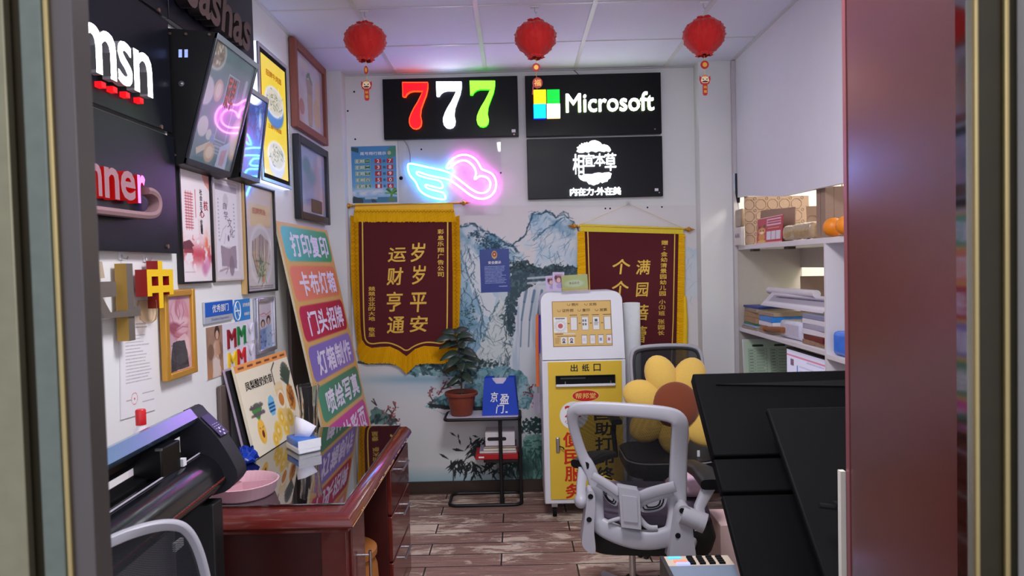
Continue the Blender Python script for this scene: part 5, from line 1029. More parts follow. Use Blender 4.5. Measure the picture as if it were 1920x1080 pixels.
ec = extr(cap, YF_, YF_+.075, PBM, 'end_cap', .004)
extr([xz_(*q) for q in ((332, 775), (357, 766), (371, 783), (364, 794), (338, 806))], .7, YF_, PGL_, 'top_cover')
extr([xz_(*q) for q in ((322, 800), (338, 806), (338, 818), (322, 822))], .7, YF_, PB, 'carriage_rail')
extr([xz_(*q) for q in ((318, 800), (326, 806), (322, 836), (314, 838))], .7, YF_, PB, 'rear_panel')
extr([xz_(*q) for q in ((326, 846), (350, 850), (352, 866), (326, 868))], .7, YF_, PB, 'rear_apron')
plt = [xz_(*q) for q in chaikin([(350, 856), (376, 850), (398, 858), (414, 876), (420, 893), (425, 897), (424, 905), (408, 921), (352, 925)], 1)]
extr(plt, .7, YF_, mat('platen_gloss', (12, 12, 16), .22, spec=.55, coat=.15, var=.1), 'platen', 0, None, True)
a = xz_(374, 850.5); ws = MB().tube([(a[0]+SHX*(YF_-y), y, a[1]+.001) for y in (.7, YF_)], .0022, mat('pale_strip', (170, 164, 176), .4), 6).build('cutting_strip', pl)
a = xz_(424, 892); b = MB(); RD = mat('red_scale', (150, 60, 50), .5)
for k in range(80): y = .8+k*.0146; b.obox((a[0]+SHX*(YF_-y)+.001, y, a[1]-.002), (.001, 0, 0), (0, .004, 0), (.002, 0, .004), RD)
b.build('red_ruler', pl); pp = at(372, 950, X=a[0]+SHX*.35); MB().box(a[0]+.008, a[0]+.016, 1.64, 1.68, .875, .895, WHITEP).build('white_latch', pl)
cx_ = xz_(352, 825); o = MB().box(cx_[0]-.03, cx_[0]+.045, 1.74, 1.84, cx_[1]-.045, cx_[1]+.035, PB).build('carriage', pl, bevel=.004)
MB().box(cx_[0]+.03, cx_[0]+.046, 1.738, 1.745, cx_[1]+.03, cx_[1]+.036, STEEL).box(cx_[0]+.036, cx_[0]+.05, 1.842, 1.86, cx_[1]-.04, cx_[1]-.02, WHITEP).build('carriage_trim', o)
A, Bq = [Vector((p[0], YF_+.006, p[1])) for p in (xz_(373, 784), xz_(402, 812))]; F = Fr(A, (0, 1, 0), (A-Bq), None); F.N = F.U.cross(F.V)
if F.N.z < 0: F.N = -F.N
L_ = (A-Bq).length; b = MB(); PUR = mat('panel_overlay', (58, 44, 84), .45); WI = mat('panel_white', (200, 196, 214), .5)
b.fbox(F, .004, .058, -L_*1.3, 0, .001, .0025, PUR).build('control_panel', ec)
b = MB()
for k in range(3):
    for j in range(3): b.fbox(F, .014+.013*k, .022+.013*k, -L_*.62-.008*j, -L_*.60-.008*j, .0026, .0034, WI)
for a_ in (0, 1.57, 3.14, 4.71): b.fbox(F, .03+.011*math.cos(a_)-.003, .03+.011*math.cos(a_)+.003, -L_*1.08+.011*math.sin(a_)-.003, -L_*1.08+.011*math.sin(a_)+.003, .0026, .004, WI)
b.build('control_keys', ec)
b = MB(); b.box(-.965, -.853, 1.90, 1.96, .05, .90, BLACK).box(-.99, -.83, 1.89, 1.97, 0, .06, BLACK).box(-.94, -.90, .8, 1.9, .30, .36, BLACK).box(-.95, -.86, .76, .84, .0, .90, BLACK).build('stand', pl, bevel=.004)
o = MB().box(LW+.002, -1.0, 1.3, 2.12, 0, .86, mat('white_cabinet', (214, 210, 210), .5)).build('low_cabinet', bevel=.003); tag(o, 'low white cabinet between the left wall and the plotter', 'cabinet')
t = thing('glue_bottle', (-1.045, 1.9, .86), 'white plastic bottle with a red cap behind the plotter', 'bottle'); MB().lathe((-1.045, 1.9, .8605), [(0, 0), (.032, 0), (.035, .006), (.035, .20), (.028, .235), (.013, .26), (.013, .275), (0, .276)], mat('milky_plastic', (222, 214, 218), .35), 26).build('body', t)
MB().lathe((-1.045, 1.9, 1.128), [(.0135, 0), (.0135, .04), (.011, .043), (0, .043)], mat('red_cap', (196, 24, 30), .35), 24).build('cap', t)
# ================================================================== C-SHAPED SIDE TABLE
TBK = mat('black_powder_coat', (22, 22, 23), .45, var=.1); MARB = mat('white_marble_top', (216, 208, 220), .25, var=.1, scale=8)
tx0, tx1, ty0, ty1, tz = -.478, .008, 4.41, 4.655, .578
t = thing('side_table', ((tx0+tx1)/2, 4.53, 0), 'black framed side table with a pale marble top standing before the mural', 'side table')
def rrect(x0, x1, y0, y1, r_, z, k=5):
    out = []
    for cx_, cy_, a0 in ((x1-r_, y1-r_, 0), (x0+r_, y1-r_, 1), (x0+r_, y0+r_, 2), (x1-r_, y0+r_, 3)):
        for i in range(k+1): a = (a0+i/k)*math.pi/2; out.append((cx_+r_*math.cos(a), cy_+r_*math.sin(a), z))
    return out
MB().tube(rrect(tx0, tx1, ty0, ty1, .03, tz-.012), .0105, TBK, 10, closed=True).build('top_rim', t)
Ft = Fr((0, 0, 0), (1, 0, 0), (0, 1, 0), (0, 0, 1)); MB().prism(Ft, [p[:2] for p in rrect(tx0+.01, tx1-.01, ty0+.01, ty1-.01, .025, 0)], tz-.016, tz-.002, MARB).build('table_top', t)
MB().tube(rrect(tx0+.015, tx1-.002, ty0, ty1, .05, .011), .0105, TBK, 10, closed=True).build('base_loop', t)
MB().cyl((tx1-.004, ty0+.03, .01), (tx1-.004, ty0+.03, tz), .0105, TBK).build('post', t); MB().cyl((tx1-.004, ty1-.03, .01), (tx1-.004, ty1-.03, tz), .0105, TBK).build('post', t); MB().cyl((-.122, ty0+.018, .01), (-.122, ty0+.018, tz-.01), .0125, TBK).tube([(-.122, ty0, .011), (-.122, ty1, .011)], .0105, TBK, 8).build('post', t)
zs = .292; MB().prism(Ft, [p[:2] for p in rrect(-.235, .0, ty0+.02, ty1-.01, .02, 0)], zs-.012, zs, TBK).build('shelf', t)
BKG = 'books and boxes on the lower shelf of the side table'
def bk(x0, x1, y0, y1, z0, z1, m, label, pages=True, cat='book'):
    r_ = thing('book' if cat == 'book' else 'carton', ((x0+x1)/2, (y0+y1)/2, z0), label, cat, BKG)
    if pages:
        PAG = mat('book_pages', (226, 216, 198), .8, var=.1, scale=200); MB().box(x0+.003, x1-.002, y0+.003, y1-.003, z0+.002, z1-.002, PAG).build('pages', r_); MB().box(x0, x1, y0, y1, z0+.0003, z0+.0025, m).box(x0, x1, y0, y1, z1-.0025, z1-.0002, m).box(x0, x0+.003, y0, y1, z0+.001, z1-.001, m).build('cover', r_)
    else: MB().box(x0, x1, y0, y1, z0+.0003, z1-.0003, m).build('box', r_, bevel=.002)
    return r_
yb0, yb1 = 4.475, 4.635
r_ = bk(-.287, -.012, yb0-.02, yb1, zs, zs+.036, mat('red_carton', (176, 30, 34), .4), 'flat red box at the bottom of the stack under the side table', False, 'box'); Fq = Fr((-.287, yb0-.0202, zs), (1, 0, 0), (0, 0, 1), (0, -1, 0)); MB().fquad(Fq, .02, .055, .012, .022, .0006, INKW).build('printed_mark', r_)
bk(-.262, -.02, yb0, yb1, zs+.036, zs+.054, mat('mauve_cover', (150, 140, 170), .5), 'wide mauve covered book right on the red box'); bk(-.235, -.025, yb0, yb1, zs+.054, zs+.072, mat('cream_cover', (216, 206, 190), .5), 'cream book in the middle of the stack under the side table'); bk(-.232, -.022, yb0-.004, yb1, zs+.072, zs+.084, mat('dark_edge_cover', (70, 50, 50), .5), 'thin dark edged book just below the white box')
r_ = bk(-.222, -.03, yb0, yb1, zs+.084, zs+.172, mat('white_carton', (222, 216, 218), .5), 'white box with a dark rounded label on top of the stack under the side table', False, 'box'); Fq = Fr((-.222, yb0-.0002, zs+.084), (1, 0, 0), (0, 0, 1), (0, -1, 0)); MB().prism(Fq, [(.025+.012*(1-abs(math.cos(a)))*0+(.10 if math.cos(a) > 0 else 0)+.012*math.cos(a), .046+.012*math.sin(a)) for a in np.linspace(0, 6.283, 21)[:-1]], .0004, .0008, INKB).build('label', r_)
# potted plant
px_, py_ = -.374, 4.52; t = thing('potted_plant', (px_, py_, tz), 'leafy rubber plant in a brown plastic pot on the side table', 'plant'); TC = mat('terracotta_plastic', (126, 58, 40), .5, var=.1)
MB().lathe((px_, py_, tz), [(0, .001), (.066, .001), (.070, .006), (.092, .122), (.092, .126), (.108, .130), (.110, .146), (.104, .152), (.094, .148), (.088, .128), (0, .124)], TC, 36).build('pot', t)
MB().lathe((px_, py_, tz+.124), [(.09, .0), (.05, .008), (0, .006)], mat('potting_soil', (44, 32, 26), .95, bump=.8, scale=80), 24).build('soil', t)
stem = [(px_, py_, tz+.125), (px_+.004, py_, tz+.22), (px_-.004, py_-.005, tz+.34), (px_-.006, py_, tz+.45), (px_-.03, py_, tz+.53)]
MB().tube(stem, [.006, .005, .0045, .004, .003], mat('plant_stem', (62, 56, 44), .7), 8).build('stem', t)
LF = mat('dark_leaf', (50, 66, 54), .35, var=.25, scale=20, spec=.6); r = random.Random(12)
def leafm(base, d, L, W, droop=.3):
    d = Vector(d).normalized(); side = d.cross(Vector((0, -.75, .66))).normalized(); up = side.cross(d); vs = []; n = 7
    for i in range(n):
        s_ = i/(n-1); wv_ = W*math.sin(math.pi*min(1, s_*.92+.04))**.8; c_ = Vector(base)+d*(L*s_)-Vector((0, 0, droop*L*s_*s_)); vs += [c_-side*wv_+up*wv_*.25, c_, c_+side*wv_+up*wv_*.25]
    fs = []
    for i in range(n-1): a = i*3; fs += [(a, a+1, a+4, a+3), (a+1, a+2, a+5, a+4)]
    return vs, fs
for k, (hh, ang, L, up_) in enumerate(((.53, 2.7, .10, .5), (.53, .5, .11, .7), (.52, 1.6, .09, .9), (.50, 3.4, .13, .2), (.50, -.4, .12, .5), (.49, -1.8, .10, .3), (.46, .2, .12, .4), (.45, 3.0, .12, .1), (.44, -1.2, .10, .2), (.42, 2.2, .11, .2), (.41, -.6, .13, .0), (.39, 3.5, .12, .0), (.38, .8, .12, .1), (.36, -2.2, .11, -.1), (.35, .1, .14, .2), (.34, 3.1, .11, -.2), (.33, -1.4, .11, .0), (.31, -.3, .12, .2), (.30, 2.6, .12, .0), (.29, 1.2, .10, .0), (.27, -.8, .10, -.2), (.25, 3.4, .09, -.3), (.20, 3.0, .10, .4))):
    q = max(0, min(1, (hh-.125)/.405)); i = min(3, int(q*4)); f = q*4-i; bp = Vector(stem[i]).lerp(Vector(stem[i+1]), f)
    vs, fs = leafm(bp, (math.cos(ang), math.sin(ang)*.8, up_), L*1.08, .028 if L > .095 else .021, .35); MB().add(vs, fs, LF, True).build('leaf', t, solid=.0008)
# blue carrier bag
t = thing('carrier_bag', (-.115, 4.53, tz), 'bright blue carrier bag with white characters on the side table', 'bag'); BB = mat('blue_nonwoven', (22, 66, 186), .6, var=.08, scale=150, bump=.1)
x0, x1, y0, y1, zt_ = -.238, -.002, 4.47, 4.575, .818
V = [(x0, y0, tz), (x1, y0, tz), (x1+.004, y1, tz), (x0+.01, y1, tz), (x0+.018, y0+.03, zt_), (x1-.024, y0+.03, zt_), (x1-.012, y1-.02, zt_+.004), (x0+.03, y1-.02, zt_+.004)]
cut = [(.26, 1), (.30, .93), (.40, .84), (.62, .84), (.72, .93), (.76, 1)]
def fp(s_, q, f=True):
    a, b_, c_, d_ = (V[0], V[1], V[5], V[4]) if f else (V[3], V[2], V[6], V[7]); A = Vector(a).lerp(Vector(b_), s_); Bv = Vector(d_).lerp(Vector(c_), s_); return A.lerp(Bv, q)
b = MB(); fr_ = [fp(0, 0), fp(1, 0), fp(1, 1)]+[fp(s_, q) for s_, q in cut[::-1]]+[fp(0, 1)]; b.add(fr_, [tuple(range(len(fr_)))], BB); bk_ = [fp(0, 0, 0), fp(1, 0, 0), fp(1, 1, 0)]+[fp(s_, q, 0) for s_, q in cut[::-1]]+[fp(0, 1, 0)]; b.add(bk_, [tuple(range(len(bk_)))[::-1]], BB)
b.add(V, [(0, 3, 2, 1)], BB); b.add([V[1], V[2], V[6], V[5], ((V[1][0]+V[2][0])/2-.02, (y0+y1)/2, (tz+zt_)/2+.05)], [(0, 1, 4), (1, 2, 4), (2, 3, 4), (3, 0, 4)], BB); b.add([V[3], V[0], V[4], V[7], (x0+.03, (y0+y1)/2, (tz+zt_)/2+.05)], [(0, 1, 4), (1, 2, 4), (2, 3, 4), (3, 0, 4)], BB); b.build('bag_body', t)
b = MB(); b.add([(x0+.05, 4.52, tz+.01), (x1-.05, 4.52, tz+.01), (x1-.05, 4.525, zt_-.005), (x0+.05, 4.525, zt_-.005)], [(0, 1, 2, 3)], mat('bag_content', (206, 200, 216), .6)); b.build('paper_content', t, solid=.004)
Fq = F4(fp(0, 0), fp(1, 0), fp(0, 1)); Fq = Fr(Fq.p(0, 0), Fq.U, (fp(.5, 1)-fp(.5, 0)), None); Fq.V = Fq.V.normalized(); Fq.N = Fq.U.cross(Fq.V)
MB().text(Fq, '京', .056, .085, .108, .150, INKW, .001, .016, .15).text(Fq, '盈', .116, .070, .178, .135, INKW, .001, .016, .15).text(Fq, '门', .090, .012, .145, .068, INKW, .001, .016, .15).fquad(Fq, .152, .166, .014, .024, .001, INKW).build('lettering', t)

# ================================================================== SELF-SERVICE PRINT KIOSK
KX0, KX1, KY, KB = .146, .652, 4.17, 4.52; KW = mat('kiosk_white', (226, 226, 232), .35, var=.02); KYL = mat('kiosk_yellow', (232, 194, 62), .4, var=.05, scale=5)
kt = thing('print_kiosk', ((KX0+KX1)/2, 4.34, 0), 'white self service print kiosk with a yellow door standing between mural and chairs', 'kiosk')
MB().box(KX0, KX1, KY, KB, .09, .965, KW).build('cabinet', kt, bevel=.008)
FK = Fr((0, KY, 0), (1, 0, 0), (0, 0, 1), (0, -1, 0)); lean = .075
hp = []
for cx_, cz_, a0 in ((KX1-.062, 1.318, 0), (KX0+.062, 1.318, 1)):
    for i in range(7): a = (a0+i/6)*math.pi/2; hp.append((cx_+.058*math.cos(a), cz_+.058*math.sin(a)))
hp = [(KX0+.004, .97), (KX1-.004, .97)]+hp
b = MB(); n = len(hp); f0 = [(x, KY+lean*(z-.97)/.41, z) for x, z in hp]; f1 = [(x, KB, z) for x, z in hp]; b.add(f0, [tuple(range(n))], KW); b.add(f1, [tuple(range(n))[::-1]], KW); b.add(f0+f1, [(i, n+i, n+(i+1) % n, (i+1) % n) for i in range(n)], KW, True); b.build('head', kt, bevel=.006, angle=.5)
FH = Fr((0, KY, .97), (1, 0, 0), (0, lean, .41), None); FH.N = FH.U.cross(FH.V)
sx0, sx1, sz0, sz1 = .222, .574, .082, .352
c = Canvas(0, 120, 0, 95, 170, 134, (222, 180, 92)); 
c.ell(11, 46, 1, 1, (222, 180, 92)); c.rect(1, 29, 33, 66, (238, 236, 236)); c.lines(5, 26, 34, 38, 1, (60, 50, 50), 2, .9, 2, .1)
for k in range(44): a = k/44*6.283; c.line([(15+8.5*math.cos(a), 52+8.5*math.sin(a)), (15+(11.5+2*(k % 3))*math.cos(a), 52+(11.5+2*(k % 3))*math.sin(a))], .55, (110, 120, 120), .5)
c.ell(15, 52, 5.2, 5.2, (196, 70, 66))
for k, x in enumerate((36, 59, 82, 105)):
    c.rect(x, x+14.5, 33, 62, (120, 110, 96)); c.rect(x+.8, x+13.7, 34, 61, (232, 230, 226)); c.lines(x-1, x+15, 28, 30.5, 1, (90, 64, 30), 1.4, .9, k, .1); c.line([(x-5, 47), (x-2.5, 47)], 1.6, (60, 40, 20))
    if k == 1: [c.rect(x+2+5*i, x+5.5+5*i, 39+8*j, 44+8*j, (70, 70, 80), .8) for i in range(2) for j in range(2)]
    if k == 2: c.rect(x+4, x+10, 38, 44, (60, 60, 66)); c.lines(x+3, x+12, 45, 52, 3, (110, 110, 110), 1, .8); 
c.lines(4, 22, 68, 70.5, 1, (110, 60, 30), 1.6, .9, 5, 0); c.lines(8, 46, 73, 75.5, 1, (110, 80, 40), 1.4, .9, 5, 0); c.rect(20, 45, 67.4, 70.5, (226, 214, 190)); c.lines(3, 13, 77, 90, 6, (150, 110, 50), .7, .8, 4)
for k, x in enumerate((15, 31)): c.rect(x, x+12, 76, 90, (236, 234, 230)); c.ell(x+6, 82, 3, 3.4, (50, 50, 54)); c.poly([(x+2, 89), (x+4, 85), (x+8, 85), (x+10, 89)], (70, 70, 80)); c.ell(x+6, 82.4, 1.6, 2, (226, 196, 180))
for k, x in enumerate((58, 75, 92, 109)): c.rect(x, x+11, 72, 92, (120, 110, 96)); c.rect(x+.7, x+10.3, 73, 91, (232, 228, 230)); c.rect(x+3, x+8, 79, 85, ((200, 206, 220), (226, 206, 216), (110, 130, 170), (196, 80, 90))[k], .8)
Fs = Fr(FH.p(sx0, sz0, .0016), FH.U, FH.V, FH.N); w, h = sx1-sx0, sz1-sz0; o = MB().fbox(FH, sx0-.004, sx1+.004, sz0-.004, sz1+.004, -.001, .001, mat('panel_brown', (150, 110, 50), .5)).build('instruction_panel', kt); c.on('print', Fs, w, h, PG, o)
BR = mat('ink_brown', (110, 76, 28), .6, var=0); T = MB()
for s_, u0, v0, u1, v1 in (('照片', .33, .90, .45, .965), ('文档', .63, .90, .76, .965), ('证件照', .16, .765, .36, .835), ('复印', .51, .765, .64, .835), ('发票', .81, .765, .94, .835)):
    T.text(Fs, s_, w*u0, h*v0, w*u1, h*v1, BR, .001, .012); T.tube([Fs.p(w*(u0-.075), h*(v1-.012), .001), Fs.p(w*(u0-.07), h*(v0+.02), .001), Fs.p(w*(u0-.045), h*(v0+.01), .001), Fs.p(w*(u0-.03), h*(v0+.02), .001), Fs.p(w*(u0-.028), h*(v1-.012), .001)], .0012, BR, 5)
T.build('lettering', o)
dr = MB().fbox(FK, .182, .627, .12, .958, .0005, .006, KYL).build('door', kt, bevel=.002); PKx = lambda pts: zp(pts, 0, 0, 1, Y=KY-.007); FD = Fr((0, KY-.0062, 0), (1, 0, 0), (0, 0, 1), (0, -1, 0)); T = MB()
def kt_(s_, x0, y0, x1, y1, m, bold=.012): (a, b_), (c_, d_) = PKx([(x0, y1), (x1, y0)]); T.text(FD, s_, a, b_, c_, d_, m, .0004, bold)
for i, ch in enumerate('出纸口'): kt_(ch, 1070+i*21.5, 683-i*.5, 1083+i*21.5, 697-i*.5, INKB, .02)
for ch, y in (('便', 810), ('民', 842), ('服', 874), ('务', 906)): kt_(ch, 1056+(y-810)*.05, y, 1088+(y-810)*.05, y+29, mat('ink_vermilion', (206, 44, 22), .5, var=0), .025)
for ch, y in (('自', 763), ('助', 791), ('打', 819), ('印', 847), ('终', 875), ('端', 903)): kt_(ch, 1114+(y-763)*.04, y, 1147+(y-763)*.04, y+26, INKB, .025)
(ox, oz), = PKx([(1098, 742)]); el = lambda rx, rz, n_=40: [(ox+rx*math.cos(a), oz+rz*math.sin(a)) for a in np.linspace(0, 6.283, n_)[:-1]]
T.prism(FD, el(.083, .037), 0, .0006, mat('oval_cream', (240, 200, 140), .5, var=0)).prism(FD, el(.079, .033), .0006, .0012, mat('oval_red', (206, 40, 30), .5, var=0))
a, b_ = ox-.062, ox+.062; T.text(FD, '帮邦堂', a, oz-.017, b_, oz+.017, mat('ink_palegold', (246, 206, 110), .5, var=0), .0016, .012)
(ox, oz), = PKx([(1076, 779)]); T.prism(FD, el(.085, .085), 0, .0006, INKW).text(FD, '24', ox-.055, oz-.01, ox+.05, oz+.06, MATS['oval_red'], .001, .03).text(FD, '小时', ox-.055, oz-.05, ox+.01, oz-.022, INKR, .001, .01); T.build('lettering', dr)
(a, b_), (c_, d_) = PKx([(1042, 725), (1153, 702)])
s_ = MB(); s_.fbox(FD, a, c_, b_+.012, d_, -.004, .001, MATTE).fbox(FD, a, a+.006, b_, d_, 0, .012, BLACK).fbox(FD, c_-.006, c_, b_, d_, 0, .012, BLACK).fbox(FD, a, c_, d_-.005, d_, 0, .01, BLACK).build('output_slot', kt)
MB().fbox(FD, a, c_, b_, b_+.014, 0, .022, KW).build('slot_lip', kt, bevel=.003); MB().fbox(FD, a+.055, a+.06, b_+.014, b_+.03, .004, .012, STEEL).build('paper_guide', kt); MB().fbox(FD, c_-.03, c_-.025, b_+.014, b_+.03, .004, .012, STEEL).build('paper_guide', kt); MB().fbox(FD, a+.03, a+.18, d_-.022, d_-.012, .001, .004, mat('slot_grey', (60, 62, 64), .4)).build('slot_bar', kt)
(lx, lz), = PKx([(1046, 834)]); MB().fbox(FD, lx-.012, lx+.012, lz-.046, lz+.046, 0, .012, STEEL).build('lock_plate', dr, bevel=.005); MB().tube([FD.p(lx+.008, lz-.006, .014), FD.p(lx+.03, lz-.012, .024), FD.p(lx+.036, lz-.024, .02)], .004, BLACK, 8).build('lock_key', dr)
for x, y in ((KX0+.06, KY+.05), (KX1-.06, KY+.05), (KX0+.06, KB-.05), (KX1-.06, KB-.05)):
    MB().box(x-.018, x+.018, y-.018, y+.018, .062, .09, STEEL).cyl((x-.012, y, .031), (x+.012, y, .031), .031, MATTE).build('caster', kt)
# cards on the kiosk
def card(name, pts, Y, label, paint, cat):
    P = [at(x, y, Y=Y) for x, y in pts]; F = F4(P[0], P[1], P[2]); w, h = (P[1]-P[0]).length, (P[2]-P[0]).length; F.O.z = max(F.O.z, 1.378); tt_ = thing(name, F.O, label, cat); MB().fbox(F, 0, w, 0, h, -.004, -.0005, mat('card_white', (216, 206, 222), .4)).build('card', tt_); paint().on('print', F, w, h, PG, tt_); return tt_, F, w, h
def pc1(): c = Canvas(0, 50, 0, 70, 60, 84, (206, 190, 222)); c.ell(25, 26, 15, 14, (120, 50, 70), .9, .3); c.ell(26, 30, 9, 9, (226, 180, 170)); c.ell(14, 20, 6, 8, (90, 40, 60)); c.lines(8, 44, 6, 12, 1, (196, 110, 120), 2); c.ell(30, 52, 14, 9, (176, 150, 206), .8); return c
card('picture_card', [(1024, 546), (1044, 545), (1020, 518)], 4.235, 'small lilac picture card leaning at the left end of the kiosk top', pc1, 'card'); card('picture_card', [(1036, 545), (1058, 545), (1025, 512)], 4.222, 'pale tilted picture card between the lilac card and the green packet on the kiosk', pc1, 'card')
def pc2(): c = Canvas(0, 110, 0, 62, 120, 70, (206, 214, 130)); c.ell(52, 32, 46, 18, (190, 220, 140)); c.ell(52, 34, 40, 14, (226, 232, 190), .9, .2); c.rect(0, 110, 54, 62, (216, 200, 110)); return c
g_, F, w, h = card('card_packet', [(1054, 546), (1103, 543), (1050, 517)], 4.21, 'pale green card packet in clear film on top of the kiosk', pc2, 'packet'); MB().text(F, '食品安全', w*.28, h*.40, w*.68, h*.56, mat('ink_olive', (120, 140, 70), .5, var=0), .0008, .01).build('lettering', g_); MB().fbox(F, -.006, w+.012, -.0, h+.006, .002, .004, ACR).build('film', g_)
# lanyards on the kiosk's left flank
for k, (dx, m, lb) in enumerate(((0, mat('orange_ribbon', (214, 106, 50), .6), 'orange ribbon lanyard with a clear badge hung on the left side of the kiosk'), (.011, mat('violet_ribbon', (70, 60, 176), .6), 'violet blue ribbon lanyard hung on the left side of the kiosk beside the orange one'))):
    t = thing('lanyard', (KX0-.02, 4.25, .7), lb, 'lanyard', 'lanyards on the kiosk'); x = KX0-.012-.013*(1-k); yk = .04*k; z1, z0 = 1.24, (.80 if k == 0 else 1.0)
    MB().tube([(x+.006, 4.24+yk, z1), (x, 4.235+yk, z1-.15), (x-.002+dx*.3, 4.23+yk, z0)], 1, m, 8, flat=(.008, .0015), up=(1, 0, 0)).tube([(x+.008, 4.262+yk, z1), (x+.004, 4.256+yk, z1-.15), (x+.003, 4.245+yk, z0+.01)], 1, m, 8, flat=(.008, .0015), up=(1, 0, 0)).build('ribbon', t)
    MB().tube([(KX0+.002, 4.25+yk, z1), (x+.006, 4.25+yk, z1+.004)], .003, STEEL, 6).tube([(x, 4.235+yk, z0), (x, 4.235+yk, z0-.04)], .0025, STEEL, 6).build('clip', t)
    if k == 0: MB().box(x-.03, x+.010, 4.232, 4.238, z0-.16, z0-.04, mat('badge_pouch', (196, 190, 206), .2, trans=.6, ior=1.2, var=0)).build('badge_pouch', t)
o = MB().lathe((.748, 4.50, 0), [(0, 0), (.055, 0), (.055, 1.285), (.045, 1.287), (.043, 1.25), (0, 1.25)], mat('white_roll', (222, 226, 230), .5), 32).build('paper_roll'); tag(o, 'tall white paper roll standing on end behind the kiosk', 'paper roll')
# ================================================================== MESH OFFICE CHAIRS
def meshfab(name, col, op):
    m = mat(name, col, .7, spec=.2, var=.05); nt = m.node_tree; b = nt.nodes['Principled BSDF']; out = nt.nodes['Material Output']
    tr = nt.nodes.new('ShaderNodeBsdfTransparent'); mx = nt.nodes.new('ShaderNodeMixShader'); tc = nt.nodes.new('ShaderNodeTexCoord'); ck = nt.nodes.new('ShaderNodeTexChecker'); ck.inputs['Scale'].default_value = 520
    mr = nt.nodes.new('ShaderNodeMapRange'); mr.inputs[3].default_value = op-.15; mr.inputs[4].default_value = op+.15
    nt.links.new(tc.outputs['Object'], ck.inputs['Vector']); nt.links.new(ck.outputs['Fac'], mr.inputs[0]); nt.links.new(mr.outputs[0], mx.inputs[0]); nt.links.new(tr.outputs[0], mx.inputs[1]); nt.links.new(b.outputs[0], mx.inputs[2]); nt.links.new(mx.outputs[0], out.inputs['Surface']); return m
MESHA = meshfab('open_black_mesh', (20, 19, 20), .8); MESHB = meshfab('dense_black_mesh', (40, 42, 46), .9); CHW = mat('chair_white_nylon', (162, 160, 167), .4, var=.02); SEATF = mat('seat_fabric', (86, 76, 92), .9, var=.15, scale=120, bump=.2); SEATB = mat('seat_shell_black', (12, 12, 13), .7)
def starbase(c, t, m, R=.30, a0=.3, seat_z=.42):
    x, y = c; MB().cyl((x, y, .12), (x, y, .19), .028, BLACK, n=20).cyl((x, y, .18), (x, y, seat_z), .0145, STEEL, n=16).build('gas_lift', t)
    for k in range(5):
        a = a0+k*2*math.pi/5; d = Vector((math.cos(a), math.sin(a), 0)); p = Vector((x, y, .115)); o = MB().tube([p, p+d*R*.5+Vector((0, 0, -.012)), p+d*R+Vector((0, 0, -.042))], [.026, .022, .016], m, 10).build('base_leg', t); q = p+d*R
        s_ = Vector((-d.y, d.x, 0)); MB().tube([q+s_*.008+Vector((0, 0, -.09)), q+s_*.026+Vector((0, 0, -.09))], .0245, BLACK, 16).tube([q-s_*.026+Vector((0, 0, -.09)), q-s_*.008+Vector((0, 0, -.09))], .0245, BLACK, 16).cyl(q+Vector((0, 0, -.09)), q+Vector((0, 0, -.035)), .007, STEEL).build('caster', o)
# -- white chair in front, back towards the camera
A_ = lambda x, y: (980+x/4.5, 660+y/4.5); B_ = lambda x, y: (1000+x/3.857, 800+y/3.857)
def cp(q, dy=0): Y = 2.70-(q[0]-1180)*.0005; p = at(q[0], q[1], Y=Y); return p+Vector((0, dy, 0))
ch = thing('office_chair', (.50, 2.95, 0), 'white framed mesh office chair with open back turned to the camera beside the copier', 'chair')
loop = [B_(460, 700), B_(472, 570), B_(458, 430), B_(405, 300), A_(520, 920), A_(460, 740), A_(423, 600), A_(424, 505), A_(475, 472), A_(700, 478), A_(900, 490), A_(1130, 512), A_(1260, 535), A_(1325, 575), A_(1342, 650), A_(1342, 800), A_(1340, 900), B_(1068, 400), B_(1058, 560), B_(1045, 700), B_(1015, 785), B_(910, 815), B_(800, 822), B_(690, 808), B_(560, 765), B_(490, 728)]
wd = [30, 24, 24, 25, 21, 20, 21, 25, 26, 26, 26, 27, 28, 31, 32, 32, 32, 33, 34, 35, 36, 36, 36, 36, 35, 33]
def chl(P, k):
    P = [np.array(p, float) for p in P]
    for _ in range(k): P = sum([[P[i]*.75+P[(i+1) % len(P)]*.25, P[i]*.25+P[(i+1) % len(P)]*.75] for i in range(len(P))], [])
    return P
lw = chl([np.array([*p, w_]) for p, w_ in zip(loop, wd)], 2)
depth = lambda q: .05*math.sin(max(0, min(1, (q[1]-765)/250))*math.pi)
MB().tube([cp((q[0], q[1]), depth(q)) for q in lw], [q[2]/1300*2.7/2 for q in lw], CHW, 14, closed=True, flat=(.55, 1.0), up=(0, 1, 0)).build('back_frame', ch)
inn = chl([np.array(p, float) for p in loop[3:18]+[B_(1000, 440), B_(760, 490), B_(600, 420), B_(440, 330)]], 1); gp = [cp((q[0], q[1]), .012+depth(q)) for q in inn]; cen = sum(gp, Vector())/len(gp)
ms = MB(); n = len(gp); vs = []
for s_ in (1, .66, .33): vs += [cen+(p-cen)*s_ for p in gp]
vs.append(cen); ms.add(vs, [(i, (i+1) % n, n+(i+1) % n, n+i) for i in range(n)]+[(n+i, n+(i+1) % n, 2*n+(i+1) % n, 2*n+i) for i in range(n)]+[(2*n+i, 2*n+(i+1) % n, 3*n) for i in range(n)], MESHA, True); ms.build('mesh_back', ch)
bz = lambda pts, dy=0, k=1: [cp(B_(*p), dy) for p in chaikin(pts, k, False)]
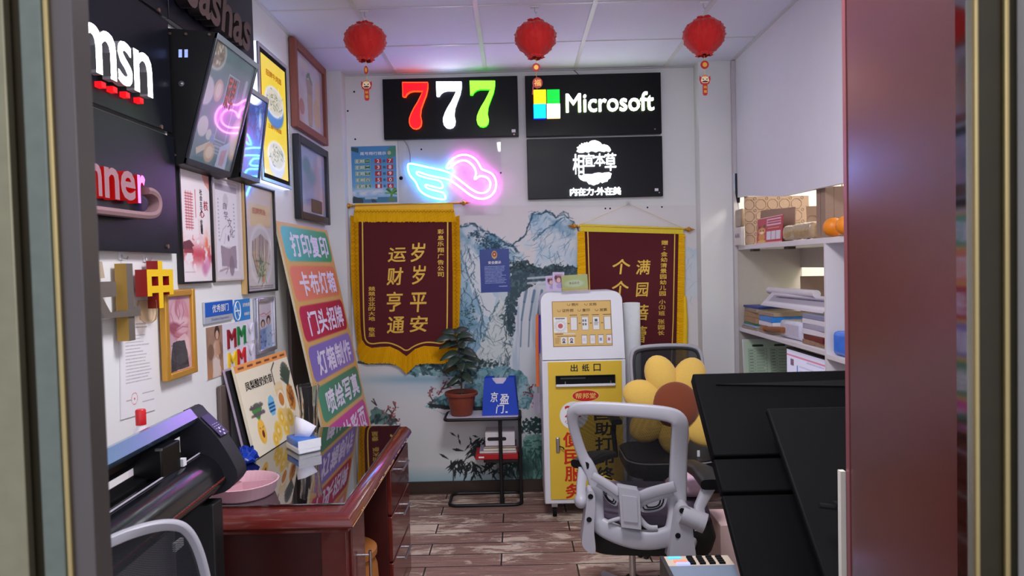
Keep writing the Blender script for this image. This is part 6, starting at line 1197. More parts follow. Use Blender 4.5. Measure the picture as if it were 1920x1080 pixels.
MB().tube(bz([(425, 345), (520, 400), (620, 470)], -.012, 2), .0165, CHW, 12, flat=(.6, 1), up=(0, 1, 0)).tube(bz([(735, 520), (800, 485), (880, 458), (1020, 425)], -.012, 2), .021, CHW, 12, flat=(.5, 1), up=(0, 1, 0)).tube(bz([(745, 580), (830, 530), (1010, 478)], -.006, 2), .010, CHW, 10, flat=(.6, 1), up=(0, 1, 0)).tube(bz([(460, 410), (540, 460), (620, 530)], -.006, 2), .010, CHW, 10, flat=(.6, 1), up=(0, 1, 0)).build('back_brace', ch)
def plate(pts, dy0, dy1, m, name, par, bev=.004, k=0):
    q = [cp(B_(*p)) for p in (chaikin(pts, k) if k else pts)]; f = [p+Vector((0, dy0, 0)) for p in q]; g_ = [p+Vector((0, dy1, 0)) for p in q]; n = len(q); b = MB(); ar = sum(q[i].x*q[(i+1) % n].z-q[(i+1) % n].x*q[i].z for i in range(n)); F_ = [tuple(range(n)), tuple(range(n, 2*n))[::-1]]+[(i, n+i, n+(i+1) % n, (i+1) % n) for i in range(n)]
    if ar < 0: F_ = [x[::-1] for x in F_]
    b.add(f+g_, F_[:2], m).add(f+g_, F_[2:], m, k > 0); return b.build(name, par, bevel=bev)
hb = plate([(605, 415), (755, 440), (768, 718), (625, 700)], -.04, .012, CHW, 'back_hub', ch, .008); plate([(628, 470), (735, 485), (742, 665), (640, 655)], -.045, -.038, CHW, 'hub_cover', hb, .003)
for pts, nm in (([(500, 470), (620, 500), (630, 620), (560, 590), (515, 530)], 'l'), ([(768, 500), (985, 480), (995, 560), (960, 635), (860, 660), (775, 650)], 'r')):
    o = plate(pts, .055, .068, CHW, 'lumbar_pad', ch, .004, 2); cxq, cyq = np.mean(pts, 0); b = MB()
    for s_ in (.72, .48): b.tube([cp(B_(cxq+(p[0]-cxq)*s_, cyq+(p[1]-cyq)*s_), .0535) for p in chaikin(pts, 1)], .0028, MATTE, 6, closed=True)
    b.build('slots', o)
MB().tube(bz([(630, 655), (580, 668), (540, 682)], -.01), .008, CHW, 10).build('lever', ch); MB().tube(bz([(755, 640), (800, 700), (840, 725), (895, 725)], -.012), .0085, CHW, 10, flat=(.7, 1.2), up=(0, 1, 0)).build('lever', ch)
for pts, holes in (([(385, 445), (412, 436), (440, 460), (436, 600), (428, 720), (442, 840), (440, 880), (405, 888), (350, 842), (342, 800), (352, 720), (370, 600)], ((405, 478), (395, 642))), ([(1022, 570), (1050, 540), (1098, 545), (1122, 575), (1128, 650), (1136, 760), (1150, 860), (1160, 930), (1155, 960), (962, 958), (966, 880), (990, 720), (1008, 640)], ((1055, 578), (1026, 755)))):
    o = plate(pts, -.045, .03, CHW, 'arm_bracket', ch, .006, 1); b = MB()
    for hx, hy in holes: p = cp(B_(hx, hy), -.046); b.lathe(p, [(.0105, -.001), (.0105, .0015), (.006, .002), (0, .0005)], MATTE, 16, (0, -1, 0))
    b.build('bolt_holes', o)
el = cp(B_(345, 535)); MB().ball(el+Vector((0, .0, 0)), .028, .035, .030, CHW).tube([el, cp(B_(350, 440), .03), cp(B_(372, 330), .06)], [.020, .019, .022], CHW, 12, flat=(.7, 1), up=(0, 1, 0)).build('arm', ch)
er0, er1 = cp(B_(1060, 610), -.03), cp(B_(1190, 665), -.03); MB().cyl(er0, er1, .036, CHW, n=24).cyl(er1, er1+(er1-er0).normalized()*.02, .038, CHW, n=24).tube([er1, cp(B_(1200, 580), .0), cp(B_(1285, 452), .03)], [.022, .02, .024], CHW, 12, flat=(.7, 1), up=(0, 1, 0)).build('arm', ch)
p0, p1 = cp(B_(360, 300), .05), at(*B_(548, 196), Y=3.0)
MB().tube([p0+Vector((-.01, 0, 0)), p0.lerp(p1, .5)+Vector((0, 0, .012)), p1], [.042, .045, .036], BLACK, 14, flat=(.42, 1), up=(0, 0, 1)).build('arm_pad', ch)
p0 = cp(B_(1290, 420), .03); MB().tube([p0+Vector((-.0, -.03, 0)), p0+Vector((.0, .1, .012)), p0+Vector((-.02, .25, .0))], [.042, .045, .036], BLACK, 14, flat=(.5, 1), up=(0, 0, 1)).build('arm_pad', ch)
Rz = Matrix.Rotation(R_(-7), 3, 'Z'); sc_ = Vector((.545, 2.985, 0))
def seat(name, hx, hy, z0, z1, m, par, rad, bev, c_=sc_, R=Rz, sag=0):
    o2 = rrect(-hx, hx, -hy, hy, rad, 0, 6); b = MB(); P0 = [c_+R @ Vector((x*.94, y*.94, 0))+Vector((0, 0, z0)) for x, y, _ in o2]; P1 = [c_+R @ Vector((x, y, 0))+Vector((0, 0, (z0+z1)/2)) for x, y, _ in o2]; P2 = [c_+R @ Vector((x*.95, y*.95, 0))+Vector((0, 0, z1)) for x, y, _ in o2]; n = len(o2)
    b.add(P0+P1+P2, [tuple(range(n))[::-1], tuple(range(2*n, 3*n))], m); b.add(P0+P1+P2, [(k*n+i, k*n+(i+1) % n, (k+1)*n+(i+1) % n, (k+1)*n+i) for k in (0, 1) for i in range(n)], m, True); return b.build(name, par, bevel=bev)
seat('seat_shell', .27, .245, .362, .475, SEATB, ch, .11, .01); seat('seat_cushion', .255, .235, .475, .525, SEATF, ch, .11, .015)
pt = cp(B_(1215, 785)); p = cp(B_(1222, 788), -.0); MB().box(p.x-.010, p.x+.012, 2.705, 2.709, p.z-.01, p.z+.012, WHITEP).build('care_tag', ch)
MB().tube([cp(B_(1130, 935), .02), cp(B_(1200, 900), .10), cp(B_(1270, 850), .22)], .018, CHW, 10).build('arm_support', ch)
starbase((.475, 2.96), ch, CHW, .30, .62, .37)
o = MB().ball((.74, 3.0, .572), .11, .10, .046, mat('pink_cotton', (206, 172, 186), .9, bump=.3, scale=40), R=None).build('seat_cloth'); tag(o, 'pale pink cushion lying on the seat of the white office chair', 'cushion')

o = MB().box(.86, 1.06, 2.97, 3.17, .0005, .40, mat('pale_pink_carton', (214, 184, 180), .6)).build('carton', bevel=.004); tag(o, 'pale pink carton on the floor right of the white office chair', 'box')
# -- chair with the sunflower cushion, facing the camera
fc = thing('office_chair', (.83, 3.85, 0), 'black and white mesh office chair facing the camera behind the white one, carrying the sunflower cushion', 'chair'); fc['label'] = 'black seated mesh chair facing the camera, carrying the sunflower cushion'
def q2(px, py, Y=3.95): return at(px, py, Y=Y)
ol = chaikin([(1182, 662), (1196, 651), (1248, 647), (1300, 648), (1316, 660), (1318, 720), (1312, 790), (1290, 812), (1225, 812), (1196, 792), (1186, 720)], 2)
MB().tube([q2(*p, 3.95+(p[1]-650)*-.0006) for p in ol], .0115, CHW, 10, closed=True).build('back_frame', fc)
gp = [q2(*p, 3.948+(p[1]-650)*-.0006) for p in ol]; cen = sum(gp, Vector())/len(gp); b = MB(); n = len(gp); b.add([cen+(p-cen)*.97 for p in gp]+[cen+Vector((0, .03, 0))], [(i, (i+1) % n, n) for i in range(n)], MESHB, True); b.build('mesh_back', fc)
b = MB(); b.tube([cen+(p-cen)*.93+Vector((0, -.004, 0)) for p in gp], .008, mat('black_trim_band', (34, 36, 40), .6), 8, closed=True); b.build('back_trim', fc)
sc2 = Vector((.80, 3.76, 0)); I3 = Matrix.Identity(3); seat('seat', .245, .23, .425, .515, mat('black_leatherette', (26, 26, 29), .45, spec=.5), fc, .12, .012, sc2, I3); MB().tube([sc2+Vector((x*.985, y*.985, .506)) for x, y, _ in rrect(-.245, .245, -.23, .23, .12, 0, 6)], .0035, mat('grey_piping', (150, 150, 152), .5), 6, closed=True).build('seat_piping', fc)
MB().tube([(.80, 3.95, .44), (.81, 4.02, .5), (.82, 3.965, .70)], .022, BLACK, 10).build('back_support', fc)
for s_ in (-1, 1): MB().tube([(.80+s_*.26, 3.86, .46), (.80+s_*.275, 3.84, .60), (.80+s_*.275, 3.80, .68)], .014, BLACK, 10).tube([(.80+s_*.275, 3.70, .69), (.80+s_*.275, 3.93, .69)], 1, BLACK, 10, flat=(.014, .03), up=(0, 0, 1)).build('arm', fc)
starbase((.81, 3.82), fc, CHW, .29, .3, .43)
cu = thing('sunflower_cushion', (.835, 3.72, .516), 'yellow sunflower cushion with a brown plush centre sitting on the black seated chair', 'cushion')
PY = mat('yellow_plush', (232, 190, 92), .95, var=.1, scale=150, bump=.4, sheen=.3); PBR = mat('brown_plush', (128, 62, 34), .95, var=.12, scale=150, bump=.4, sheen=.3); cc = at(1266, 760, Y=3.735)
tilt = Matrix.Rotation(R_(-14), 3, 'X')
for k in range(7):
    a = math.pi/2+.36+k*2*math.pi/7; d = tilt @ Vector((math.cos(a), 0, math.sin(a))); c0 = cc+d*.175+tilt @ Vector((0, .015, 0))
    c0.z = max(c0.z, .625)
    Rm = tilt @ Matrix.Rotation(-(a-math.pi/2), 3, 'Y'); MB().ball(c0, .088, .05, .115, PY, 20, 12, Rm).build('petal', cu)
MB().ball(cc+tilt @ Vector((0, -.025, 0)), .125, .055, .125, PBR, 32, 16, tilt).build('plush_centre', cu); p = at(1309, 826, Y=3.62); MB().box(p.x-.006, p.x+.008, p.y, p.y+.003, .517, .55, WHITEP).build('care_tag', cu)

# -- chair at the lower left, only its back in view
lc = thing('office_chair', (-.86, 1.10, 0), 'white framed mesh chair at the lower left, close to the plotter and the door', 'chair'); 
def q3(px, py): return at(px, py, Y=1.22+(px-300)*.0009)
ol = [(392, 1130), (385, 1085), (372, 1035), (355, 1000), (335, 984), (300, 984), (250, 997), (205, 1016), (160, 1036), (140, 1050), (128, 1080), (126, 1130), (130, 1250), (150, 1330), (350, 1330), (395, 1250)]; ol = chaikin(ol, 2)
MB().tube([q3(*p) for p in ol], .0098, CHW, 10, closed=True, flat=(.8, 1), up=(0, 1, 0)).build('back_frame', lc); gp = [q3(*p)+Vector((0, -.002, 0)) for p in ol]; cen = sum(gp, Vector())/len(gp); n = len(gp); b = MB(); b.add([cen+(p-cen)*.98 for p in gp]+[cen+Vector((0, .02, 0))], [(i, (i+1) % n, n) for i in range(n)], MESHB, True); b.build('mesh_back', lc)
sq = Vector((-.66, 1.06, 0)); bz_ = min(p.z for p in gp); MB().tube([(cen.x, cen.y+.015, bz_+.05), (-.62, 1.16, .55), (-.60, 1.10, .46)], .022, CHW, 10).build('back_support', lc)
seat('seat', .19, .16, .42, .49, SEATB, lc, .10, .01, Vector((-.60, 1.0, 0)), I3); starbase((-.58, 1.0), lc, CHW, .22, .3, .43)

# ================================================================== RIGHT SIDE: COPIER, COUNTER, MONITORS
cpr = thing('copier', (.53, 2.1, 0), 'low grey copier with coloured keys on its control strip below the monitors', 'copier'); CG = mat('copier_grey', (112, 124, 140), .4); CD = mat('copier_dark', (52, 48, 48), .5)
yN, yF, zt_ = 2.085, 2.155, .617; x0 = .432
b = MB(); b.box(x0, .645, 1.95, yF, 0, zt_-.05, CD); b.build('cabinet', cpr, bevel=.004)
b = MB(); V = [(x0+.012, 1.955, .50), (.645, 1.955, .50), (.645, yN, zt_), (x0+.012, yN, zt_), (x0+.012, 1.955, zt_-.06), (.645, 1.955, zt_-.06)]
b.add([(x0+.012, 1.96, zt_-.052), (.645, 1.96, zt_-.052), (.645, yN, zt_), (x0+.012, yN, zt_), (x0+.012, yN, zt_-.052), (.645, yN, zt_-.052)], [(0, 1, 2, 3), (0, 3, 4), (1, 5, 2), (3, 2, 5, 4)], CG).build('sloped_front', cpr)
st_ = MB().box(x0, .645, yN, yF, zt_-.05, zt_, mat('key_strip', (196, 180, 160), .5)).box(x0, x0+.012, 1.96, yF, zt_-.05, zt_+.002, CD).build('control_strip', cpr)
KB_ = MATTE
for k, (u, v, col, e) in enumerate(((.022, .055, (90, 180, 230), .3), (.034, .030, (240, 120, 90), .3), (.040, .012, (120, 130, 255), .7))):
    MB().box(x0+u, x0+u+.04, yN+v-.008, yN+v+.006, zt_+.0003, zt_+.004, glow('key_%d' % k, col, e)).build('key', st_)
b = MB()
for j in range(4):
    for i in range(4): b.box(x0+.08+j*.030-i*.0*.006, x0+.098+j*.030, yN+.006+i*.015, yN+.015+i*.015, zt_+.0003, zt_+.006, KB_)
b.build('number_keys', st_)
ct = thing('counter', (.98, 1.83, 0), 'dark counter under the two black monitors, mostly hidden behind them', 'counter'); MB().box(.66, 1.40, 1.62, 2.05, .57, .60, WOODD).build('counter_top', ct, bevel=.003); MB().box(.68, 1.38, 1.66, 2.03, 0, .57, WOODD).build('cabinet', ct)
MBK = mat('monitor_black', (6, 6, 7), .6, spec=.1, var=.1, scale=400, bump=.12); MBL = mat('monitor_edge', (52, 50, 58), .35, spec=.5)
def slabm(name, yt, zt2, yb, zb, x0, x1, th, label, splits=(), m=MBK, foot=.601):
    t = thing(name, ((x0+x1)/2, yb, foot), label, 'monitor', 'black monitors on the counter'); d = Vector((0, yb-yt, zb-zt2)); L = d.length; d.normalize(); nrm = Vector((0, -d.z*-1, 0)); nrm = Vector((1, 0, 0)).cross(d).normalized()
    if nrm.y > 0: nrm = -nrm
    kf = (foot-zt2)/d.z; F = Fr((x0, yt, zt2), (1, 0, 0), -d, nrm); cuts = [0]+list(splits)+[kf]; w = x1-x0
    for i in range(len(cuts)-1):
        a, c_ = cuts[i], cuts[i+1]; off = .0 if i == 0 else -.010*i
        b = MB(); b.fbox(F, .0, w, -c_+.002, -a-(.002 if i else 0), -th, off, m); b.build('back_panel', t, bevel=.006)
    return t, F, w
m1, F1_, w1 = slabm('monitor', 2.44, 1.147, 1.90, .664, .616, 1.34, .045, 'large black monitor back with stepped lower panels, leaning on the counter', (.338, .46), foot=.637)
MB().prism(F1_, [(.07, -.055), (w1, -.045), (w1, -.085)], -.004, .006, MATTE).build('bulge_recess', m1)
m2, F2_, w2 = slabm('monitor', 2.2, 1.07, 1.806, .72, .79, 1.36, .025, 'smaller black monitor back in front of the large one, beside the red wood panel', (), mat('monitor_charcoal', (12, 12, 13), .6, spec=.12, var=.1, scale=400, bump=.12), foot=.622)
p = at(1560, 947, Y=1.86); MB().tube([p+Vector((-.035, -.0, 0)), p+Vector((.02, 0, -.008))], .008, MATTE, 8).tube([p+Vector((0, 0, 0)), p+Vector((.04, .02, -.01))], .012, MATTE, 8).build('cable_plug', m2)
o = MB().box(.737, .749, 1.585, 1.60, 0, 1.05, mat('ivory_board', (206, 202, 190), .5)).build('white_strip'); tag(o, 'narrow ivory board standing against the far edge of the red wood panel', 'board')
# tall red wood panel and the glass door's metal stiles
RW_ = mat('red_wood_veneer', (74, 25, 24), .24, var=.2, scale=9, spec=1.0, ior=1.9)
wp = thing('wood_cabinet_side', (.80, 1.38, 0), 'tall red brown wood veneer side panel at the right, before the metal door frame', 'cabinet side'); MB().box(.75, .775, 1.178, 1.578, 0, 2.7, RW_).build('panel', wp); MB().box(.748, .776, 1.566, 1.5815, 0, 2.7, mat('red_wood_edge', (120, 66, 70), .3)).build('edge_band', wp); MB().box(.746, .776, 1.150, 1.1775, 0, 2.7, mat('mirror_edge', (170, 168, 166), .06, metal=1)).build('metal_edge', wp)
d1 = MB()
def bar(x0, x1, y0, y1, m, name): o = MB().box(x0, x1, y0, y1, 0, 2.6, m).build(name, None, bevel=.0012); return struct(o)
GREYG = mat('grey_lacquer_stile', (78, 71, 68), .3, metal=.35, var=.08, scale=5); BRUSH = mat('brushed_green_grey', (92, 98, 88), .4, metal=.4, var=.15, scale=90)
for nm, parts in (('door_1', ((-.4155, -.3750, .600, .625, GREYG), (-.3980, -.3935, .596, .600, GOLDALU), (-.4165, -.3980, .594, .600, BRUSH), (-.4300, -.4165, .600, .610, DARKALU), (-.64, -.4270, .590, .599, ALU))), ('door_2', ((.4016, .4215, .604, .620, mat('pale_bronze', (150, 148, 134), .25, metal=.6)), (.3956, .3992, .598, .603, GOLDALU), (.3992, .4220, .6005, .604, DARKALU), (.4200, .4242, .596, .6005, GOLDALU), (.4242, .4320, .598, .603, DARKALU), (.4310, .64, .585, .598, mat('grey_jamb', (150, 144, 140), .5))))):
    e = bpy.data.objects.new(nm, None); COL.objects.link(e); e['kind'] = 'structure'; e.location = ((parts[0][0]), .6, 0)
    for k, (x0, x1, y0, y1, m) in enumerate(parts): MB().box(x0, x1, y0, y1, 0, 2.6, m).build(('stile', 'edge_strip', 'outer_strip', 'gasket', 'jamb', 'wall_jamb')[k], e, bevel=.001)
# ================================================================== WHITE SHELF UNIT ON THE RIGHT
SHW = mat('white_melamine', (222, 216, 220), .4, var=.02); SHB = mat('beige_back_shaded_side', (186, 176, 170), .7, var=.05)
sh = thing('shelf_unit', (1.67, 3.6, 0), 'white open shelf unit recessed under the right wall board, full of papers', 'shelf'); X0, X1 = 1.462, 1.88
YA, YD, YE = 4.578, 3.285, 2.6
MB().box(X0, X1, YE, YA, 1.612, 1.640, SHW).build('top_board', sh, bevel=.002); MB().box(X0, X1, YD+.008, YA-.018, 1.080, 1.105, SHW).build('shelf_board', sh, bevel=.002); MB().box(X0, X1, YE+.018, YD-.008, 1.066, 1.091, SHW).build('shelf_board', sh, bevel=.002); MB().box(X0, X1, YD+.008, YA-.018, .66, .685, SHW).build('shelf_board', sh, bevel=.002); MB().box(X0, X1, YE+.018, YD-.008, .60, .625, SHW).build('shelf_board', sh, bevel=.002)
MB().box(X0, X1, YA-.018, YA, 0, 1.612, SHB).build('side_panel', sh); MB().box(X0, X1, YD-.008, YD+.008, 0, 1.612, SHW).build('divider_panel', sh); MB().box(X0, X1, YE, YE+.018, 0, 1.612, SHW).build('side_panel', sh)  # far side panel takes the beige of the backs as painted-in shadow
MB().box(X1-.012, X1, YD+.008, YA-.018, 1.488, 1.612, SHB).build('upper_back', sh); MB().box(X1-.012, X1, YD+.008, YA-.018, 0, 1.080, SHB).build('lower_back', sh); MB().box(X1-.012, X1, YE+.018, YD-.008, 0, 1.612, SHB).build('bay_back', sh)
for y in (4.35, 3.80): MB().box(X0+.02, X0+.06, y-.03, y+.03, 1.598, 1.612, mat('dark_bracket', (72, 66, 62), .5, metal=.4)).build('shelf_bracket', sh)
KR = mat('kraft_card', (150, 124, 108), .8, var=.08, scale=60); KRD = mat('kraft_print_line', (110, 84, 66), .8, var=0); ZT = 1.6405
# things on the top board, far to near
t = thing('long_handled_brush', (1.475, 4.56, ZT), 'white handled brush with a black head standing at the far end of the shelf top', 'brush')
MB().tube([(1.482, 4.553, ZT+.005), (1.476, 4.555, ZT+.15), (1.470, 4.560, ZT+.30)], [.009, .0085, .008], WHITEP, 10).tube([(1.481, 4.552, ZT+.02), (1.480, 4.553, ZT+.05)], .012, BLACK, 10).build('handle', t); hd_ = MB().tube([(1.468, 4.56, ZT+.28), (1.463, 4.56, ZT+.34), (1.458, 4.562, ZT+.47)], [.011, .016, .013], BLACK, 12, flat=(1, 1.2), up=(1, 0, 0)).build('brush_head', t); MB().box(1.438, 1.447, 4.55, 4.572, ZT+.36, ZT+.47, mat('pale_bristle', (196, 216, 232), .6)).build('bristles', hd_)
t = thing('small_box', (1.49, 4.5, ZT), 'small white box with pencil writing overhanging the far end of the shelf top', 'box'); MB().box(1.432, 1.455, 4.40, 4.53, ZT, ZT+.115, mat('offwhite_box', (214, 204, 200), .6)).build('carton', t, bevel=.003); Fq = Fr((1.432, 4.40, ZT), (1, 0, 0), (0, 0, 1), (0, -1, 0)); Fw = Fr((1.4318, 4.53, ZT), (0, -1, 0), (0, 0, 1), (-1, 0, 0)); b = MB()
for k in range(4): b.tube([Fw.p(.02+k*.022, .05, .0005), Fw.p(.026+k*.022, .075, .0005), Fw.p(.034+k*.022, .048, .0005)], .0012, GI, 5)
b.build('writing', t)
o = MB().box(1.434, 1.459, 4.40, 4.52, ZT+.1155, ZT+.23, mat('wrapped_parcel', (150, 124, 100), .25, var=.3, scale=30, bump=.6, coat=.5)).build('wrapped_parcel', bevel=.008); tag(o, 'brown parcel in shiny film on top of the small white box', 'parcel')
def cardboard(P, name, label, th=.004, pat=0):
    P = [Vector(p) for p in P]; F = F4(P[0], P[1], P[3]); t = thing(name, P[0], label, 'cardboard'); b = MB(); uv = [((p-P[0]).dot(F.U), (p-P[0]).dot(F.V)) for p in P]; b.prism(F, uv, -th, 0, KR).build('panel', t)
    if pat:
        b = MB(); us = [u for u, _ in uv]; vs = [v for _, v in uv]; r_ = .034
        for i in range(12):
            for j in range(6):
                cx_, cy_ = min(us)+.03+i*.075, min(vs)+.03+j*.075
                if not (min(us)+.02 < cx_ < max(us)-.03 and min(vs)+.02 < cy_ < max(vs)-.03): continue
                b.tube([F.p(cx_+r_*math.cos(a), cy_+r_*math.sin(a), .0008) for a in [math.pi/8+k*math.pi/4 for k in range(8)]], .0011, KRD, 4, closed=True)
                b.tube([F.p(cx_+.0375+.009*math.cos(a), cy_+.0375+.009*math.sin(a), .0008) for a in [k*math.pi/3 for k in range(6)]], .0011, KRD, 4, closed=True)
        b.build('printed_octagons', t)
    return t
cardboard([(1.466, 4.42, ZT), (1.875, 4.42, ZT), (1.875, 4.43, 1.944), (1.466, 4.43, 1.948)], 'cardboard_sheet', 'tall octagon printed cardboard sheet facing the camera at the far end of the shelf top', pat=1)
cardboard([(1.538, 4.39, ZT), (1.538, 3.82, ZT), (1.546, 3.835, 1.83), (1.549, 4.37, 1.852)], 'cardboard_flap', 'plain cardboard panel along the shelf edge behind the red card', pat=0)
cardboard([(1.60, 3.80, ZT), (1.86, 3.80, ZT), (1.86, 3.81, 1.83), (1.60, 3.81, 1.83)], 'cardboard_sheet', 'lower octagon printed cardboard between the film wrapped bundle and the paper bag', pat=1)
# red greeting card with a small animal figure
P = [at(1419, 455, X=1.468), at(1466, 453, X=1.468), at(1430, 407, X=1.475)]; P[0].z = P[1].z = ZT; F = F4(*P); w, h = (P[1]-P[0]).length, .15
t = thing('greeting_card', P[0], 'red printed card with a spotted cartoon animal leaning on the plain cardboard panel', 'card'); MB().fbox(F, 0, w, 0, h, -.003, -.0004, mat('card_red', (176, 40, 60), .5)).build('card', t); c = Canvas(0, 100, 0, 100, 90, 90, (196, 44, 70)); c.rect(0, 100, 0, 3, (240, 190, 200)); c.rect(0, 100, 96, 100, (246, 170, 180)); c.rect(40, 94, 56, 88, (232, 222, 236)); c.line([(58, 56), (58, 88)], 1.5, (150, 40, 70)); c.line([(76, 56), (76, 88)], 1.5, (150, 40, 70)); c.rect(40, 94, 8, 34, (236, 200, 220)); c.lines(44, 92, 12, 30, 2, (190, 40, 70), 6, .9, 2, 0); c.lines(44, 90, 40, 48, 1, (240, 190, 140), 3)
c.ell(20, 76, 13, 18, (230, 150, 60)); c.ell(20, 52, 15, 14, (236, 162, 70)); c.ell(10, 36, 5, 6, (90, 40, 30)); c.ell(30, 34, 5, 6, (90, 40, 30)); c.ell(14, 50, 2, 3, (60, 30, 24)); c.ell(26, 50, 2, 3, (60, 30, 24)); c.ell(20, 58, 8, 5, (246, 226, 210)); c.ell(20, 92, 18, 5, (240, 200, 90)); c.on('print', F, w, h, PG, t)
# film wrapped bundle
b = MB(); bm = bmesh.new(); bmesh.ops.create_grid(bm, x_segments=2, y_segments=2, size=1); bm.free(); FLM = mat('film_wrapped_straw', (176, 150, 116), .18, var=.35, scale=45, bump=.8, coat=.7)
rr_ = random.Random(3); prof = []
n = 18; vs = []
for i in range(n):
    y = 3.44+.40*i/(n-1)
    for j in range(10):
        a = 2*math.pi*j/10; e = .6; ca = math.copysign(abs(math.cos(a))**e, math.cos(a)); sa = math.copysign(abs(math.sin(a))**e, math.sin(a)); k = (1 if 0 < i < n-1 else .6)*rr_.uniform(.92, 1.06); vs.append((1.500+.034*ca*k, y, max(ZT+.0005, ZT+.045+.044*sa*k)))
b.add(vs, [(i*10+j, (i+1)*10+j, (i+1)*10+(j+1) % 10, i*10+(j+1) % 10) for i in range(n-1) for j in range(10)]+[tuple(range(10)), tuple(range((n-1)*10, n*10))[::-1]], FLM, True); o = b.build('wrapped_bundle', sub=1); tag(o, 'straw coloured bundle in crinkled clear film lying on the shelf top left of the oranges', 'bundle')
# kraft bag
t = thing('paper_bag', (1.6, 3.34, ZT), 'brown kraft paper bag with a twisted handle standing behind the oranges', 'bag'); b = MB(); b.box(1.488, 1.73, 3.33, 3.43, ZT, 1.885, KR); b.build('bag_body', t, bevel=.002); MB().tube([(1.57, 3.335, 1.88), (1.575, 3.335, 1.935), (1.67, 3.335, 1.945), (1.68, 3.335, 1.88)], .004, mat('paper_cord', (196, 160, 96), .8), 8).build('handle', t); MB().tube([(1.4878, 3.38, ZT+.01), (1.4878, 3.38, 1.875)], .001, KRD, 4).tube([(1.53, 3.3298, ZT+.01), (1.53, 3.3298, 1.88)], .0008, KRD, 4).build('fold_lines', t)
ORG = mat('orange_peel', (226, 132, 26), .4, var=.08, scale=200, bump=.3)
def orange(px, py, X, lb):
    p = at(px, py, X=X); r_ = .047; t = thing('orange', (p.x, p.y, ZT), lb, 'orange', 'oranges on the shelf top'); MB().ball((p.x, p.y, ZT+r_*.95), r_, r_, r_*.95, ORG, 24, 14).build('fruit', t); MB().lathe((p.x, p.y, ZT+r_*1.88), [(.005, 0), (.004, .003), (0, .003)], mat('stalk_green', (90, 96, 50), .7), 8).build('stalk', t)
orange(1563, 422, 1.478, 'left orange of the two on the shelf top, beside the film wrapped bundle'); orange(1588, 424, 1.475, 'right orange of the two on the shelf top, half hidden by the wood panel')

# middle shelf
ZM = 1.1055
def flat(name, x0, x1, y0, y1, z0, z1, m, lb, cat, grp=None, skew=0, bev=.002):
    c_ = Vector(((x0+x1)/2, (y0+y1)/2, (z0+z1)/2)); R = Matrix.Rotation(skew, 3, 'Z'); o = MB().obox(c_, R @ Vector(((x1-x0)/2, 0, 0)), R @ Vector((0, (y1-y0)/2, 0)), (0, 0, (z1-z0)/2-.0003), m).build(name, bevel=bev); return tag(o, lb, cat, grp)
EN = mat('manila_envelope', (170, 136, 104), .75, var=.12, scale=40); EN2 = mat('grey_manila', (160, 140, 124), .75, var=.1); PAP = mat('white_paper', (222, 216, 224), .8, var=.06, scale=160); GRN = mat('green_folder', (70, 130, 90), .5); BLF = mat('blue_folder', (36, 60, 140), .45); BLB = mat('bright_blue_bag', (50, 130, 214), .3, var=.3, scale=50, bump=.4)
G1 = 'papers in the far stack on the middle shelf'; G2 = 'papers in the second stack on the middle shelf'; G3 = 'papers in the near stack on the middle shelf'
z = ZM
for k, (h_, m, lb, dx, sk) in enumerate(((.016, EN2, 'grey manila envelope at the bottom of the far shelf stack', -.012, .05), (.012, mat('pale_blue_paper', (160, 176, 206), .7), 'pale blue folder near the bottom of the far shelf stack', -.01, -.03), (.014, GRN, 'green folder in the far shelf stack', 0, .02), (.034, EN, 'thick manila envelope in the middle of the far shelf stack', -.004, -.04), (.034, EN, 'worn manila envelope under the top one in the far shelf stack', .004, .03), (.024, EN2, 'grey brown envelope below the blue folder in the far shelf stack', 0, -.05), (.014, BLF, 'dark blue folder on top of the far shelf stack', 0, .04))):
    flat('envelope' if m in (EN, EN2) else 'folder', 1.475+dx+.012, 1.72, 4.28, 4.53, z, z+h_, m, lb, 'envelope' if m in (EN, EN2) else 'folder', G1, sk); z += h_
z = ZM
for k, (h_, m, lb, sk, nm) in enumerate(((.014, EN2, 'flat envelope at the bottom of the second shelf stack', .03, 'envelope'), (.03, EN, 'manila envelope right above the bottom one of the second shelf stack', -.04, 'envelope'), (.026, PAP, 'sheaf of white paper in the second shelf stack', .03, 'paper_sheaf'), (.034, BLB, 'bright blue plastic bag on the second shelf stack', -.02, 'plastic_bag'), (.022, EN2, 'crumpled envelope lying on the bright blue bag', .05, 'envelope'))):
    flat(nm, 1.482, 1.70, 4.02, 4.235, z, z+h_, m, lb, nm.replace('_', ' '), G2, sk); z += h_
# near stack
z = ZM+.001
BKS = [(.022, mat('speckled_box', (150, 116, 92), .6, var=.6, scale=60), 'speckled brown box at the bottom of the near shelf stack', 'box'), (.028, mat('red_album', (110, 34, 34), .4), 'dark red album in the near shelf stack', 'album'), (.028, PAP, 'block of pale paper right on the dark red album', 'paper block'), (.026, mat('grey_paper', (170, 166, 186), .7), 'block of lilac grey paper in the near shelf stack', 'paper block'), (.026, PAP, 'block of white paper below the top of the near shelf stack', 'paper block'), (.024, mat('grey_blue_paper', (140, 140, 170), .7), 'blue grey paper block on top of the near shelf stack', 'paper block')]
for h_, m, lb, cat in BKS: flat(cat.replace(' ', '_'), 1.484, 1.74, 3.345, 3.60, z, z+h_, m, lb, cat, G3, random.Random(lb).uniform(-.05, .05)); z += h_
ztop = z
FLM2 = mat('clear_plastic_bag', (206, 206, 226), .15, var=.15, scale=30, bump=1.0, coat=.6)
flat('plastic_bag', 1.49, 1.72, 3.66, 3.93, ZM, ZM+.10, FLM2, 'clear crinkled plastic bag of papers between the second and the near shelf stack', 'plastic bag', None, .04, .02)
